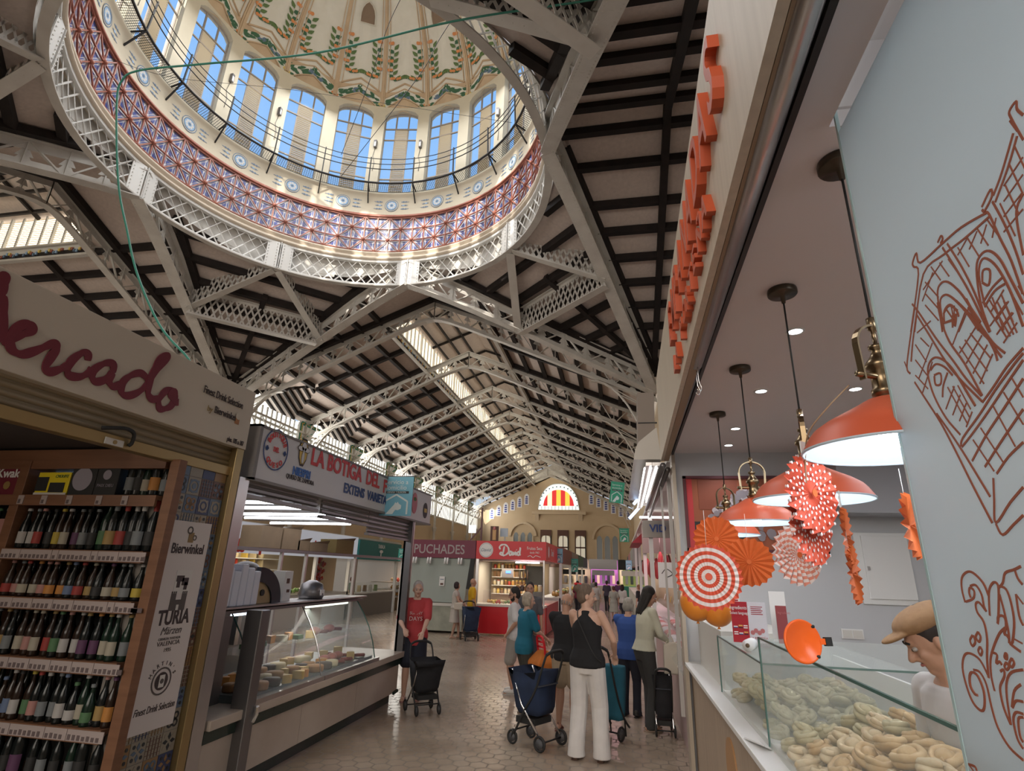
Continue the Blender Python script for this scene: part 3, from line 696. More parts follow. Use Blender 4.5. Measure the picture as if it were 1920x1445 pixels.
# mouldings and painted garlands, lobe by lobe
def on_dome(al, z, off=.05):
    s = (z-ZD)/HD; ph = math.asin(max(0, min(.99, s))); t = ph/(pi/2*.97); p = dz(t, al, True)
    n_ = Vector((CX-p.x, CY-p.y, 20-p.z)).normalized(); return p+n_*off
def leafm(mb, al, z, ang, ln, wd, m):
    P = []
    for x, y in ((0, 0), (.35, .5), (.7, .35), (1, 0), (.7, -.35), (.35, -.5)):
        u = x*ln*cos(ang)-y*wd*sin(ang); v = x*ln*sin(ang)+y*wd*cos(ang)
        rr = RD*cos(math.asin(max(0, min(.99, (z-ZD)/HD))))+.01; P.append(on_dome(al+u/rr, z+v*.8, .07))
    mb.poly(P, m)
for i in range(20):
    ac = radians(9+18*i); mb = MB(); rnd = random.Random(i)
    # wavy band moulding (white field with brown edge) below the panel
    N = 16; lo_, hi_ = [], []
    for k in range(N+1):
        x = -9+18*k/N; w = (abs(x)/9)**3; z = 24.95+.42*(1-(x/9)**2)-.0; al = ac+radians(x)
        lo_.append((al, z-.25-.35*w)); hi_.append((al, z+.28+.02*w))
    for k in range(N):
        mb.poly([on_dome(lo_[k][0], lo_[k][1], .04), on_dome(lo_[k+1][0], lo_[k+1][1], .04), on_dome(hi_[k+1][0], hi_[k+1][1], .04), on_dome(hi_[k][0], hi_[k][1], .04)], M['domefield'])
        for e_ in (lo_, hi_): mb.beam(on_dome(*e_[k], .05), on_dome(*e_[k+1], .05), .05, .06, M['ochre'])
    bd = mb.build('garland_band', shell)
    mb = MB(); fm_ = M['orange'] if i % 2 else M['lemon']; a0 = radians(18*i)
    for s in (-1, 1):
        for k in range(13):
            x = (.35+k*.075)*s; al = a0+x/R; z = 25.1+.30*min(1, abs(x))+rnd.uniform(-.12, .12)-.12*(k > 9)
            leafm(mb, al, z, rnd.uniform(-.9, .9)+(0 if s > 0 else pi), .36-.008*k, .2, M['leaf'] if rnd.random() < .7 else M['greyblue'])
    for k in range(14):
        g = rnd.uniform(0, 2*pi); leafm(mb, a0+.16*cos(g)/R, 25.0+.2*sin(g), g, .34, .2, M['leaf'])
    for dx, dz_ in ((-.09, -.14), (.10, -.08), (0, -.25)):
        n8 = 10; mb.poly([on_dome(a0+(dx+.085*cos(2*pi*k/n8))/R, 25.0+dz_+.085*sin(2*pi*k/n8), .085) for k in range(n8)], fm_)
    g1 = mb.build('painted_garland', bd)
    # panel edge moulding + U shaped orange branches
    mb = MB(); zb_ = 25.75
    ed = [on_dome(ac+radians(x), zb_+.30*(1-(x/7.6)**2)-.1, .05) for x in [-7.4+14.8*k/10 for k in range(11)]]
    for a, b in zip(ed[:-1], ed[1:]): mb.beam(a, b, .05, .08, M['ochre'])
    for s in (-1, 1):
        for j in range(6):
            z = 25.75+j*.9; w = .5
            mb.beam(on_dome(ac+radians(7.1*s), z, .05), on_dome(ac+radians(7.1*s), min(z+.9, 31), .05), .035, .05, M['ochre'])
    mb.build('panel_moulding', shell)
    mb = MB(); z0 = 26.25
    for s in (-1, 1):
        for k in range(15):
            t_ = k/14
            x = s*(.12+.62*min(1, t_*2.6)-.22*max(0, t_-.55)); z = z0+max(0, t_-.26)*2.0; rr = RD*cos(math.asin(min(.99, (z-ZD)/HD)))
            leafm(mb, ac+x*.92/rr, z, (pi/2+s*(.9 if k % 2 else -.8)*-1), .36, .22, M['leaf'] if k % 2 else M['leaf2'])
            if k in (1, 4, 7, 10, 14):
                n8 = 8
                for ddx in (-.06, .07): mb.poly([on_dome(ac+(x*.92+s*.14+ddx+.085*cos(2*pi*q/n8))/rr, z+(.1 if k < 14 else .28)+.08*sin(2*pi*q/n8), .085) for q in range(n8)], M['orange'])
    mb.build('painted_branch', shell)
    if i % 2 == 0:
        mb = MB(); zc = 28.55
        P = [(-.34, 0), (.34, 0), (.34, .3)]+[(.34*cos(pi*k/6), .3+.34*sin(pi*k/6)) for k in range(1, 6)]+[(-.34, .3)]
        rr = RD*cos(math.asin((zc-ZD)/HD)); mb.poly([on_dome(ac+x/rr, zc+y, .16) for x, y in P], mat('niche_brown', (.24, .17, .12), .9))
        pp = [on_dome(ac+x*1.12/rr, zc+y*1.06-.01, .17) for x, y in P]
        for a, b in zip(pp, pp[1:]+pp[:1]): mb.beam(a, b, .03, .04, M['domefield'])
        mb.build('niche', shell)
# gallery rail with brackets and mesh
gl = thing('dome_gallery', 'black iron gallery railing with brackets running round the dome windows', 'railing', (CX, CY, 19.1), absolute=True)
for r_, z_, s_ in ((R-.02, 19.14, .05), (R-.55, 19.3, .05), (R-.62, 20.05, .022), (R-.62, 20.35, .018), (R-.62, 20.65, .018)):
    mb = MB(); mb.tube([cyl(2*pi*i/80, r_, z_) for i in range(80)], s_, M['black'], 6, closed=True); mb.build('rail', gl)
for i in range(NW):
    a = radians(18*i); mb = MB()
    mb.beam(cyl(a, R, 18.5), cyl(a, R-.56, 19.28), .05, .05, M['black']); mb.beam(cyl(a, R, 19.12), cyl(a, R-.56, 19.28), .05, .05, M['black']); mb.beam(cyl(a, R-.56, 19.28), cyl(a, R-.64, 20.7), .05, .05, M['black'])
    mb.build('bracket', gl)
mb = MB()
for i in range(480):
    a = 2*pi*i/480; mb.beam(cyl(a, R-.04, 19.15), cyl(a, R-.53, 19.3), .012, .012, M['black'])
for r_ in [R-.05-.06*k for k in range(9)]:
    mb.tube([cyl(2*pi*i/80, r_, 19.15+(R-r_)*.28) for i in range(80)], .007, M['black'], 4, closed=True)
mb.build('mesh_floor', gl)['kind'] = 'stuff'
for i in range(NW):
    a = radians(18*i)
    if i % 3 != 1:
        t = thing('pier_lamp', f'small grey lamp on the {ORD[i]} window pier anticlockwise from the right', 'lamp', cyl(a, R-.06, 22.0), absolute=True)
        mb = MB(); mb.cbox(cyl(a, R-.09, 22.0), (.14, .14, .42), M['steeld']); mb.build('housing', t); mb = MB(); mb.cbox(cyl(a, R-.12, 21.95), (.10, .10, .26), M['white']); mb.build('tube', t)
        mb = MB(); mb.tube([cyl(a, R-.03, 21.8), cyl(a+.01, R-.03, 21.3), cyl(a-.004, R-.03, 20.9), cyl(a, R-.03, 20.4)], .012, M['steeld'], 5); mb.build('cable', t)
# green hose slung across, hanging wires
def cable(name, label, cat, pts, r, m, n=6, group=None):
    mb = MB(); mb.tube(spline(pts, 8), r, m, n); o = mb.build(name); tag(o, label, cat, group); return settle(o)
gh = mat('green_hose', (.04, .22, .16), .4)
cable('green_hose', 'long green hose slung across under the dome and hanging down on the left', 'hose',
      [at(x, y, Y=8) for x, y in ((1150, -8), (1090, 3), (850, 40), (600, 98), (380, 120), (262, 132), (228, 152), (219, 200), (222, 340), (238, 430), (258, 515), (300, 610), (350, 668), (362, 690))], .022, gh, 8)
cable('hanging_chain', 'dark twisted cable hanging down the middle of the dome', 'cable', [at(755, -10, Y=12), at(725, 55, Y=13), at(690, 160, Y=15), at(640, 290, Y=17)], .012, M['black'])
cable('hanging_wire', 'thin dark wire from the right girder into the dome', 'cable', [at(852, 30, Y=12), at(820, 80, Y=13), at(780, 150, Y=14.5), at(640, 330, Y=18)], .012, M['black'])
cable('crossing_wire', 'thin wire stretched across the ring below the windows', 'cable', [at(100, 60, Y=9.5), at(300, 140, Y=12), at(560, 170, Y=14), at(960, 230, Y=16)], .008, M['black'])
# ================================================================== end wall of the nave
YW = 82.0
ew = MB(); pts = [(-22, 0), (4, 0), (4, 9.8), (CX, ZR+.3), (-22, 10)]
ew.prism([(x, YW, z) for x, z in pts], (0, .5, 0), M['stone']); wl = ew.build('wall_end', kind='structure')
lm = {'r': mat('red_stained_glass', (.4, .02, .02), .3, emit=(.55, .03, .03), es=1.2), 'y': mat('amber_stained_glass', (.8, .4, .05), .3, emit=(.95, .45, .06), es=1.3), 'c': mat('cream_stained_glass', (.8, .7, .4), .3, emit=(.95, .80, .42), es=1.3), 'w': mat('white_stained_glass', (.7, .75, .7), .4, emit=(.72, .78, .74), es=1.1)}
xl, xr = -11.45, -5.36; xm = (xl+xr)/2; zb_, zt_ = 10.41, 14.1
def lun(x, s=1): # arch height at x
    t = abs(x-xm)/((xr-xl)/2); return zb_+.1+(zt_-zb_)*s*(max(0, 1-t**2.6))**.6
t = thing('window_21', 'x', 'x', (xm, YW, zb_), absolute=True); del t['label']; del t['category']; t['kind'] = 'structure'
mb = MB(); N = 24; mb.prism([(xl, YW-.06, zb_)]+[(xl+(xr-xl)*k/N, YW-.06, lun(xl+(xr-xl)*k/N)) for k in range(N+1)]+[(xr, YW-.06, zb_)], (0, .05, 0), lm['w']); mb.build('pane', t)
ix0, ix1 = xl+.75, xr-.75; cols = 'rcrycryr'[:7]; cols = ['r', 'c', 'r', 'y', 'r', 'y', 'r']
for k in range(7):
    a, b = ix0+(ix1-ix0)*k/7, ix0+(ix1-ix0)*(k+1)/7
    def ih(x): tt = abs(x-xm)/((ix1-ix0)/2); return zb_+.55+2.35*(max(0, 1-tt**2.4))**.6
    mb = MB(); mb.prism([(a, YW-.1, zb_+.55), (b, YW-.1, zb_+.55)]+[(b-(b-a)*q/4, YW-.1, ih(b-(b-a)*q/4)) for q in range(5)], (0, .03, 0), lm[cols[k]]); mb.build('coloured_pane', t)
mb = MB()
for k in range(13): x = xl+(xr-xl)*k/12; mb.beam((x, YW-.12, zb_), (x, YW-.12, min(lun(x), zb_+.5)), .05, .05, M['greyblue'])
for k in range(N): a, b = xl+(xr-xl)*k/N, xl+(xr-xl)*(k+1)/N; mb.beam((a, YW-.1, lun(a)), (b, YW-.1, lun(b)), .12, .1, M['offwhite'])
for k in range(16):
    g = pi*k/15; mb.cbox((xm+2.75*cos(g), YW-.12, zb_+.6+2.75*sin(g)**.8), (.18, .04, .18), M['greyblue'])
mb.build('tracery', t)
MB().box((-12.3, YW-.6, 9.7), (-4.4, YW, 10.1), M['stonel']).build('trim_1', kind='structure')
for x in (-11.6, -5.2): MB().prism([(x-.3, YW, 8.8), (x-.3, YW-.5, 9.7), (x-.3, YW, 9.7)], (.6, 0, 0), M['stonel']).build('trim_2', kind='structure')
def arch_pts(x0, x1, z0, zs, zt, n=12, pt=0):
    xm_ = (x0+x1)/2; return [(x0, z0), (x1, z0)]+[(xm_+(x1-x0)/2*cos(pi*k/n), zs+(zt-zs)*sin(pi*k/n)**(1 if not pt else .8)) for k in range(n+1)]
wn = 22
for (x0, x1, z0, zs, zt) in ((-15.2, -12.1, 3.0, 6.6, 8.1), (-3.1, .2, .5, 6.3, 8.0)):
    t = thing(f'window_{wn}', 'x', 'x', ((x0+x1)/2, YW, z0), absolute=True); del t['label']; del t['category']; t['kind'] = 'structure'; wn += 1
    mb = MB(); P = arch_pts(x0-.35, x1+.35, zs-.6, zs, zt+.35); Q = P[2:]
    for a, b in zip(Q[:-1], Q[1:]): mb.beam((a[0], YW-.15, a[1]), (b[0], YW-.15, b[1]), .3, .3, M['stonel'])
    mb.build('window_frame', t); w3 = (x1-x0)/3
    for k in range(3):
        a = x0+k*w3+.15; b = x0+(k+1)*w3-.15; mb = MB(); mb.prism([(x, YW-.05, z) for x, z in arch_pts(a, b, z0, zs-.3, zs+.5, 8)], (0, .04, 0), mat('dim_window_glass', (.12, .14, .15), .2)); mb.build('pane', t)
        mb = MB(); mb.beam((a-.08, YW-.1, z0), (a-.08, YW-.1, zs), .14, .2, M['stonel']); mb.beam((b+.08, YW-.1, z0), (b+.08, YW-.1, zs), .14, .2, M['stonel'])
        mb.prism([(x, YW-.2, z) for x, z in [(a, zs-.3)]+[((a+b)/2+(b-a)/2*cos(pi-pi*q/8), zs-.3+.8*sin(pi*q/8)) for q in range(9)]+[((a+b)/2, zs+1.1)]], (0, .1, 0), M['stonel']) if False else None
        mb.build('column', t)
for x0 in (-10.9, -8.4, -5.9):
    t = thing(f'window_{wn}', 'x', 'x', (x0+.65, YW, 2.5), absolute=True); del t['label']; del t['category']; t['kind'] = 'structure'; wn += 1
    mb = MB(); mb.box((x0-.15, YW-.16, 2.4), (x0, YW, 7.4), mat('dark_wood', (.10, .04, .025), .5)); mb.box((x0+1.3, YW-.16, 2.4), (x0+1.45, YW, 7.4), M['dark']); mb.box((x0-.15, YW-.2, 6.7), (x0+1.45, YW, 7.5), MATS['dark_wood']); mb.box((x0, YW-.14, 5.0), (x0+1.3, YW, 5.2), MATS['dark_wood']); mb.box((x0+.6, YW-.14, 2.4), (x0+.7, YW, 6.7), MATS['dark_wood']); mb.build('window_frame', t)
    mb = MB(); mb.prism([(x, YW-.06, z) for x, z in arch_pts(x0, x0+1.3, 2.4, 6.2, 6.75, 8)], (0, .04, 0), mat('pale_lit_glass', (.5, .46, .36), .4, emit=(.6, .54, .42), es=.55)); mb.build('pane', t)
for s in (0, 1):
    for k in range(6):
        x = (-13.2-k*1.05) if s == 0 else (-3.6+k*1.05); z = 11.2-.41*k*1.05-(0 if s else .1)
        mb = MB(); mb.prism([(x+u, YW-.05, z+v) for u, v in ((-.36, 0), (.36, 0), (.36, 1.3), (.2, 1.55), (0, 1.65), (-.2, 1.55), (-.36, 1.3))], (0, .04, 0), M['tilew'])
        for v in (.25, .55, .85, 1.15): mb.cbox((x, YW-.07, z+v), (.38-.1*(v > 1), .03, .2), M['tileb'])
        mb.build('tile_panel', wl)
# ================================================================== helpers for stall goods
def quad(a, b, c, d): return [a, b, c, d]
UPZ = (0, 0, 1); NEAR = (0, -1, 0)
def flat(name, poly, d, m, parent=None):
    mb = MB(); mb.prism(poly, d, m); return mb.build(name, parent)
wood = mat('warm_wood', (.20, .095, .05), .5, tex='noise', tcol=(.155, .07, .036), tscale=(2, 2, 30))
cream_sign = mat('cream_signboard', (.56, .50, .41), .5)
maroon = mat('maroon_lettering', (.17, .025, .04), .5)
goldm = mat('dull_gold_metal', (.36, .26, .12), .38, metal=.7)
shut = mat('olive_shutter', (.28, .22, .13), .45, metal=.3)
# ================================================================== drinks stall, left foreground
XA = -3.0
t = thing('stall_signboard', 'long cream stall signboard with maroon cursive lettering above the drinks stall', 'sign', (XA, 1.5, 2.63), absolute=True)
mb = MB(); mb.box((XA-.35, -.8, 2.63), (XA, 3.97, 3.125), cream_sign); mb.build('board', t, bevel=.004)
def onX(pts, X, dx=.004): return [at(px, py, X=X)+Vector((dx, 0, 0)) for px, py in pts]
def z5(pts, s=500/1901, ox=0, oy=480): return [(ox+x*s, oy+y*s) for x, y in pts]
strokes = [
 [(-60, 560), (0, 575), (20, 420), (10, 300), (-20, 330)],
 [(0, 615), (60, 590), (150, 560), (220, 530), (215, 490), (165, 485), (90, 530), (60, 600), (80, 670), (150, 700), (230, 680), (330, 640), (385, 625), (395, 660), (355, 720), (315, 790), (350, 825), (420, 805), (470, 785)],
 [(620, 745), (620, 700), (580, 690), (510, 740), (475, 800), (490, 850), (560, 860), (630, 830), (650, 800)],
 [(800, 830), (800, 770), (740, 765), (665, 810), (650, 860), (680, 895), (740, 880), (790, 835), (770, 890), (800, 930), (850, 915)],
 [(1050, 880), (1000, 835), (930, 850), (870, 900), (860, 970), (900, 995), (970, 975), (1040, 920), (1075, 860), (1150, 770), (1190, 715), (1180, 705), (1130, 740), (1090, 810), (1060, 900), (1050, 980), (1080, 1020), (1130, 1010)],
 [(1240, 960), (1180, 960), (1130, 1020), (1130, 1080), (1160, 1090), (1210, 1070), (1245, 1010), (1240, 965), (1210, 990), (1240, 1035), (1266, 1042)],
 [(-20, 180), (0, 250), (25, 200), (30, 150), (10, 150), (-20, 230)], [(-30, 330), (15, 320)]]
mb = MB()
for s_ in strokes:
    P = spline([Vector((x, y, 0)) for x, y in s_], 7); Q = onX(z5([(p.x, p.y) for p in P]), XA)
    W_ = [.034+.016*abs(sin(i*.21)) for i in range(len(Q))]; ribbon(mb, Q, W_, (1, 0, 0), maroon, .004)
mb.build('cursive_lettering', t)
FR = lambda px, py, X=XA, d=.006: (at(px, py, X=X)+Vector((d, 0, 0)), (0, 1, 0), (0, 0, 1))
ink = mat('dark_ink', (.05, .035, .035), .6)
text('Finest Drink Selection', FR(380, 735), ink, 'lettering', t, size=.082, sx=.62)
text('by', FR(387, 769), goldm, 'lettering', t, size=.06)
text('Bierwinkel', FR(400, 773), ink, 'lettering', t, size=.078, sx=.75)
text('plns. 185 a 187', FR(424, 826), ink, 'lettering', t, size=.055, sx=.6)
mb = MB(); p = at(444, 788, X=XA); mb.cbox(p+Vector((.004, 0, 0)), (.006, .045, .06), mat('amber_print', (.35, .15, .05), .5)); disc(mb, p+Vector((.008, 0, .035)), .03, (1, 0, 0), cream_sign, 10); mb.build('beer_glass_emblem', t)
# roller shutter, rolled up
t = thing('roller_shutter', 'olive gold roller shutter rolled up under the cream signboard', 'shutter', (XA-.1, 1.5, 2.4), absolute=True)
for i in range(4):
    z = 2.50+i*.045; mb = MB(); mb.tube([(XA-.09, -.8, z), (XA-.09, 3.93, z)], .03, shut, 8); mb.build('slat', t)
mb = MB(); mb.box((XA-.12, -.8, 2.405), (XA-.04, 3.93, 2.475), goldm); mb.build('bottom_bar', t, bevel=.004)
p = at(215, 820, X=XA-.04); mb = MB(); P = [p+Vector((.02, -.12, .03)), p+Vector((.05, -.06, .045)), p+Vector((.05, .02, .06)), p+Vector((.04, .09, .045)), p+Vector((.02, .11, -.01)), p+Vector((.01, .10, -.03))]; mb.tube(spline(P, 6), .012, M['dark'], 8); mb.build('handle', t)
q = p+Vector((.006, .0, -.03)); mb = MB(); mb.cbox(q, (.008, .13, .04), M['offwhite']); disc(mb, q+Vector((.004, 0, 0)), .013, (1, 0, 0), goldm, 12, .006); mb.build('lock_plate', t)
# tiled pillar with the poster strip
tl = [mat('tile_navy', (.035, .05, .12), .35), mat('tile_ochre', (.24, .14, .06), .35), mat('tile_greyblue', (.09, .13, .19), .35), mat('tile_brown', (.12, .06, .045), .35), mat('tile_cream', (.26, .23, .18), .35), mat('tile_black', (.02, .025, .03), .35)]
t = thing('tiled_pillar', 'pillar clad in patterned tiles beside the drinks shelves', 'pillar', (XA-.15, 3.65, 0), absolute=True)
mb = MB(); mb.box((XA-.25, 3.36, 0), (XA-.06, 3.88, 2.42), mat('grout', (.2, .18, .16), .8)); mb.build('core', t)
mb = MB(); rnd = random.Random(3); ts = .125
for j in range(20):
    for i in range(4):
        y0 = 3.362+i*.13; z0 = .0+j*.13; c1, c2 = rnd.sample(tl, 2); xx = XA-.06
        if c1 is tl[5]: c1 = tl[4]
        mb.box((xx, y0, z0), (xx+.004, y0+ts, min(z0+ts, 2.41)), c1)
        if z0+ts > 2.42: continue
        cc = Vector((xx+.005, y0+ts/2, z0+ts/2)); kind = rnd.randint(0, 3)
        if kind == 0:
            for g in range(4): disc(mb, cc+Vector((0, .032*cos(g*pi/2+.78), .032*sin(g*pi/2+.78))), .026, (1, 0, 0), c2, 10, .002, r0=.014)
            disc(mb, cc, .014, (1, 0, 0), c2, 8, .002)
        elif kind == 1:
            disc(mb, cc, .05, (1, 0, 0), c2, 14, .002, r0=.036); disc(mb, cc, .022, (1, 0, 0), c2, 8, .002)
            for g in range(4): mb.cbox(cc+Vector((0, .05*cos(g*pi/2+.78), .05*sin(g*pi/2+.78))), (.003, .018, .018), c2)
        elif kind == 2:
            for a in (-.04, -.013, .013, .04):
                mb.beam(cc+Vector((0, a, -.06)), cc+Vector((0, a, .06)), .003, .006, c2, up=(1, 0, 0)); mb.beam(cc+Vector((0, -.06, a)), cc+Vector((0, .06, a)), .003, .006, c2, up=(1, 0, 0))
        else:
            for g in range(4):
                d = Vector((0, cos(g*pi/2), sin(g*pi/2))); e_ = Vector((0, -d.z, d.y)); mb.prism([cc+d*.01, cc+d*.03+e_*.014, cc+d*.056, cc+d*.03-e_*.014], (.002, 0, 0), c2)
                disc(mb, cc+(d+e_)*.036, .012, (1, 0, 0), tl[5] if c2 is not tl[5] else tl[4], 8, .002)
mb.build('tiles', t)['kind'] = 'stuff'
t = thing('poster_strip', 'tall white poster strip with drink emblems on the tiled pillar', 'poster', (XA-.04, 3.62, .69), absolute=True)
XS = XA-.047
mb = MB(); mb.box((XS-.005, 3.42, .69), (XS, 3.81, 2.02), mat('white_poster', (.60, .55, .52), .6)); mb.build('sheet', t)
gi = mat('grey_ink', (.10, .085, .08), .7)
def TX(s, z, size, sx=1, y=3.615, al='CENTER', m=None, shear=0, bold=0): text(s, ((XS+.002, y, z), (0, 1, 0), (0, 0, 1)), m or gi, 'lettering', t, size=size, sx=sx, align=al, shear=shear, depth=.002, bold=bold)
TX('Bierwinkel', 1.80, .095, .78, m=ink, bold=.002); TX('TURIA', 1.335, .13, .78, m=ink, bold=.004); TX('M\u00e4rzen', 1.27, .07, .9, shear=.3); TX('CERVEZA TOSTADA', 1.235, .022); TX('VALENCIA', 1.20, .040, 1.1); TX('1935', 1.16, .034)
TX('Finest Drink Selection', .80, .062, .62, m=ink, shear=.2)
mb = MB(); c0 = Vector((XS+.002, 3.62, 1.93)); mb.cbox(c0+Vector((0, .0, -.02)), (.003, .05, .07), mat('beer_amber', (.25, .16, .06), .5)); disc(mb, c0+Vector((0, -.02, .03)), .028, (1, 0, 0), gi, 10, .002, r0=.018); disc(mb, c0+Vector((0, .035, -.02)), .02, (1, 0, 0), gi, 10, .002, r0=.012); mb.build('beer_emblem', t)
mb = MB(); mb.cbox((XS+.001, 3.63, 1.61), (.002, .15, .15), M['offwhite'])
for y, z, a, b in ((-.03, .02, .07, .04), (.02, .0, .06, .05), (.03, -.03, .03, .05), (-.04, -.02, .03, .04)): mb.cbox((XS+.003, 3.63+y, 1.61+z), (.002, a, b), ink)
mb.build('horse_emblem', t)
mb = MB()
for y in (-.05, .05):
    mb.cbox((XS+.002, 3.62+y, 1.475), (.003, .045, .11), gi)
    for k in (-1, 0, 1): mb.cbox((XS+.002, 3.62+y+k*.017, 1.538), (.003, .011, .015), gi)
mb.cbox((XS+.002, 3.62, 1.455), (.003, .06, .07), gi); mb.cbox((XS+.0035, 3.62, 1.44), (.003, .022, .035), M['offwhite']); mb.build('castle_emblem', t)
mb = MB(); cc = Vector((XS+.002, 3.62, .98)); disc(mb, cc, .085, (1, 0, 0), gi, 24, .002, r0=.075); disc(mb, cc, .055, (1, 0, 0), ink, 20, .002); mb.cbox(cc+Vector((.003, 0, 0)), (.003, .045, .075), M['offwhite']); disc(mb, cc+Vector((.004, 0, .0)), .016, (1, 0, 0), gi, 8, .002); mb.build('round_emblem', t)
for i, ch in enumerate("MARTIN'S"):
    g = pi*(.88-.76*i/7); text(ch, ((XS+.002, 3.62+.098*cos(g), .98+.098*sin(g)), (0, sin(g), -cos(g)), (0, cos(g), sin(g))), ink, 'lettering', t, size=.036, align='CENTER', depth=.002)
# gold post and steel end panel between the two stalls
mb = MB(); mb.box((XA-.2, 3.885, 0), (XA-.01, 3.97, 2.63), goldm); tag(settle(mb.build('stall_post', bevel=.004)), 'dull gold metal post at the end of the drinks stall', 'post')
mb = MB(); mb.box((XA-.26, 3.99, 0), (XA-.02, 4.12, 2.42), M['steel']); tag(settle(mb.build('stall_post', bevel=.004)), 'brushed grey steel post between the drinks stall and the cheese stall', 'post')
# shelving
YB = 3.43; SX0, SX1 = -5.6, -3.07
t = thing('bottle_shelving', 'wooden wall shelving full of beer bottles in the drinks stall', 'shelving', (-4.2, YB+.15, 0), absolute=True)
SZ = [.41, .765, 1.13, 1.488, 1.80, 2.17]
for x, w in ((-2.98, .075), (-4.24, .08), (-5.6, .07)):
    mb = MB(); mb.box((x-w, YB-.14, 0), (x, YB+(-.07 if x > -3.1 else .32), 2.42), wood); mb.build('upright', t, bevel=.003)
mb = MB(); mb.box((SX0, YB+.30, 0), (-3.3, YB+.33, 2.42), M['dark']); mb.build('back_panel', t)
mb = MB(); mb.box((SX0, YB-.13, 2.36), (-3.1, YB+.32, 2.5), wood); mb.build('top_rail', t)
mb = MB(); mb.box((SX0, YB-.16, 0), (-3.1, YB+.3, .10), wood); mb.build('shelf', t)
led = mat('blue_led_strip', (.3, .5, .8), .4, emit=(.30, .52, .85), es=1.6)
mb = MB(); mb.box((-4.15, YB+.06, 2.345), (-3.1, YB+.1, 2.36), led); mb.build('led_strip', t); mb = MB(); mb.box((-5.3, YB+.06, 2.345), (-4.2, YB+.1, 2.36), led); mb.build('led_strip', t)
tagm = mat('price_ticket', (.36, .30, .285), .6); tagp = mat('ticket_print', (.12, .09, .09), .7)
for j, z in enumerate(SZ):
    mb = MB(); mb.box((SX0, YB-.13, z-.03), (-3.1, YB+.3, z), wood); mb.box((SX0, YB-.15, z-.075), (-3.1, YB-.13, z+.0), wood); sh_ = mb.build('shelf', t)
    x = SX0+.03; rnd = random.Random(j)
    while x < -3.12:
        w = rnd.choice((.05, .16, .26)) if j < 5 else .05
        if -4.34 < x+w and x < -4.24: x = -4.24; continue
        mb = MB(); mb.box((x, YB-.156, z-.068), (min(x+w, -3.07), YB-.151, z-.006), tagm)
        for k in range(max(1, int(w/.034))): mb.box((x+.008+k*.034, YB-.158, z-.062), (min(x+.028+k*.034, -3.08), YB-.156, z-.040+.008*rnd.random()), tagp)
        mb.build('price_strip', sh_); x += w+(.004 if j < 5 else .14+.1*rnd.random())
bgl = [mat('brown_bottle_glass', (.022, .012, .008), .2, spec=.35), mat('black_bottle_glass', (.008, .010, .010), .2, spec=.35), mat('green_bottle_glass', (.008, .022, .014), .2, spec=.35)]
LB = dict(cream=(.46, .42, .33), orange=(.60, .26, .06), yellow=(.55, .42, .06), red=(.38, .05, .04), white=(.52, .50, .48), blue=(.16, .22, .36), green=(.10, .22, .10), gold=(.42, .28, .10), purple=(.13, .05, .12), grey=(.22, .24, .25), pink=(.5, .25, .22), black=(.03, .03, .03))
LM = {k: mat('label_'+k, tuple(c*.72 for c in v), .6) for k, v in LB.items()}
def bottle(glass, lab, cap, kind=0):
    r = thing('beer_bottle', 'x', 'bottle')
    pr = [(0, 0), (.031, 0), (.033, .01), (.033, .125), (.029, .15), (.015, .185), (.012, .225), (.0145, .232), (.0145, .245), (0, .245)] if kind == 0 else [(0, 0), (.038, 0), (.040, .012), (.040, .16), (.034, .19), (.016, .235), (.014, .285), (.017, .29), (.017, .30), (0, .30)]
    if kind == 2: pr = [(0, 0), (.034, 0), (.037, .01), (.037, .09), (.03, .125), (.014, .16), (.0125, .19), (.015, .195), (.015, .205), (0, .205)]
    pr = [(a, b*1.12) for a, b in pr]
    R_ = pr[3][0]+.0012; MB().lathe(pr, (0, 0, 0), glass, 12).build('glass_body', r); z0, z1 = (.035, .115) if kind == 0 else ((.04, .13) if kind == 1 else (.025, .08))
    MB().lathe([(R_, z0), (R_, z1)], (0, 0, 0), LM[lab], 12, a0=pi*1.08, a1=pi*1.92).build('label', r)
    H_ = pr[-1][1]
    if kind == 1 and cap in ('red', 'white', 'gold', 'grey'): MB().lathe([(.0165, H_-.07), (.0195, H_-.01), (.0185, H_+.004), (0, H_+.006)], (0, 0, 0), LM[cap], 10).build('foil', r)
    else: MB().lathe([(.0165, H_-.016), (.016, H_+.002), (0, H_+.004)], (0, 0, 0), LM[cap], 10).build('cap', r)
    return r
cache = {}
SHN = {0: 'bottom', 1: 'fifth', 2: 'fourth', 3: 'third', 4: 'second', 5: 'top'}
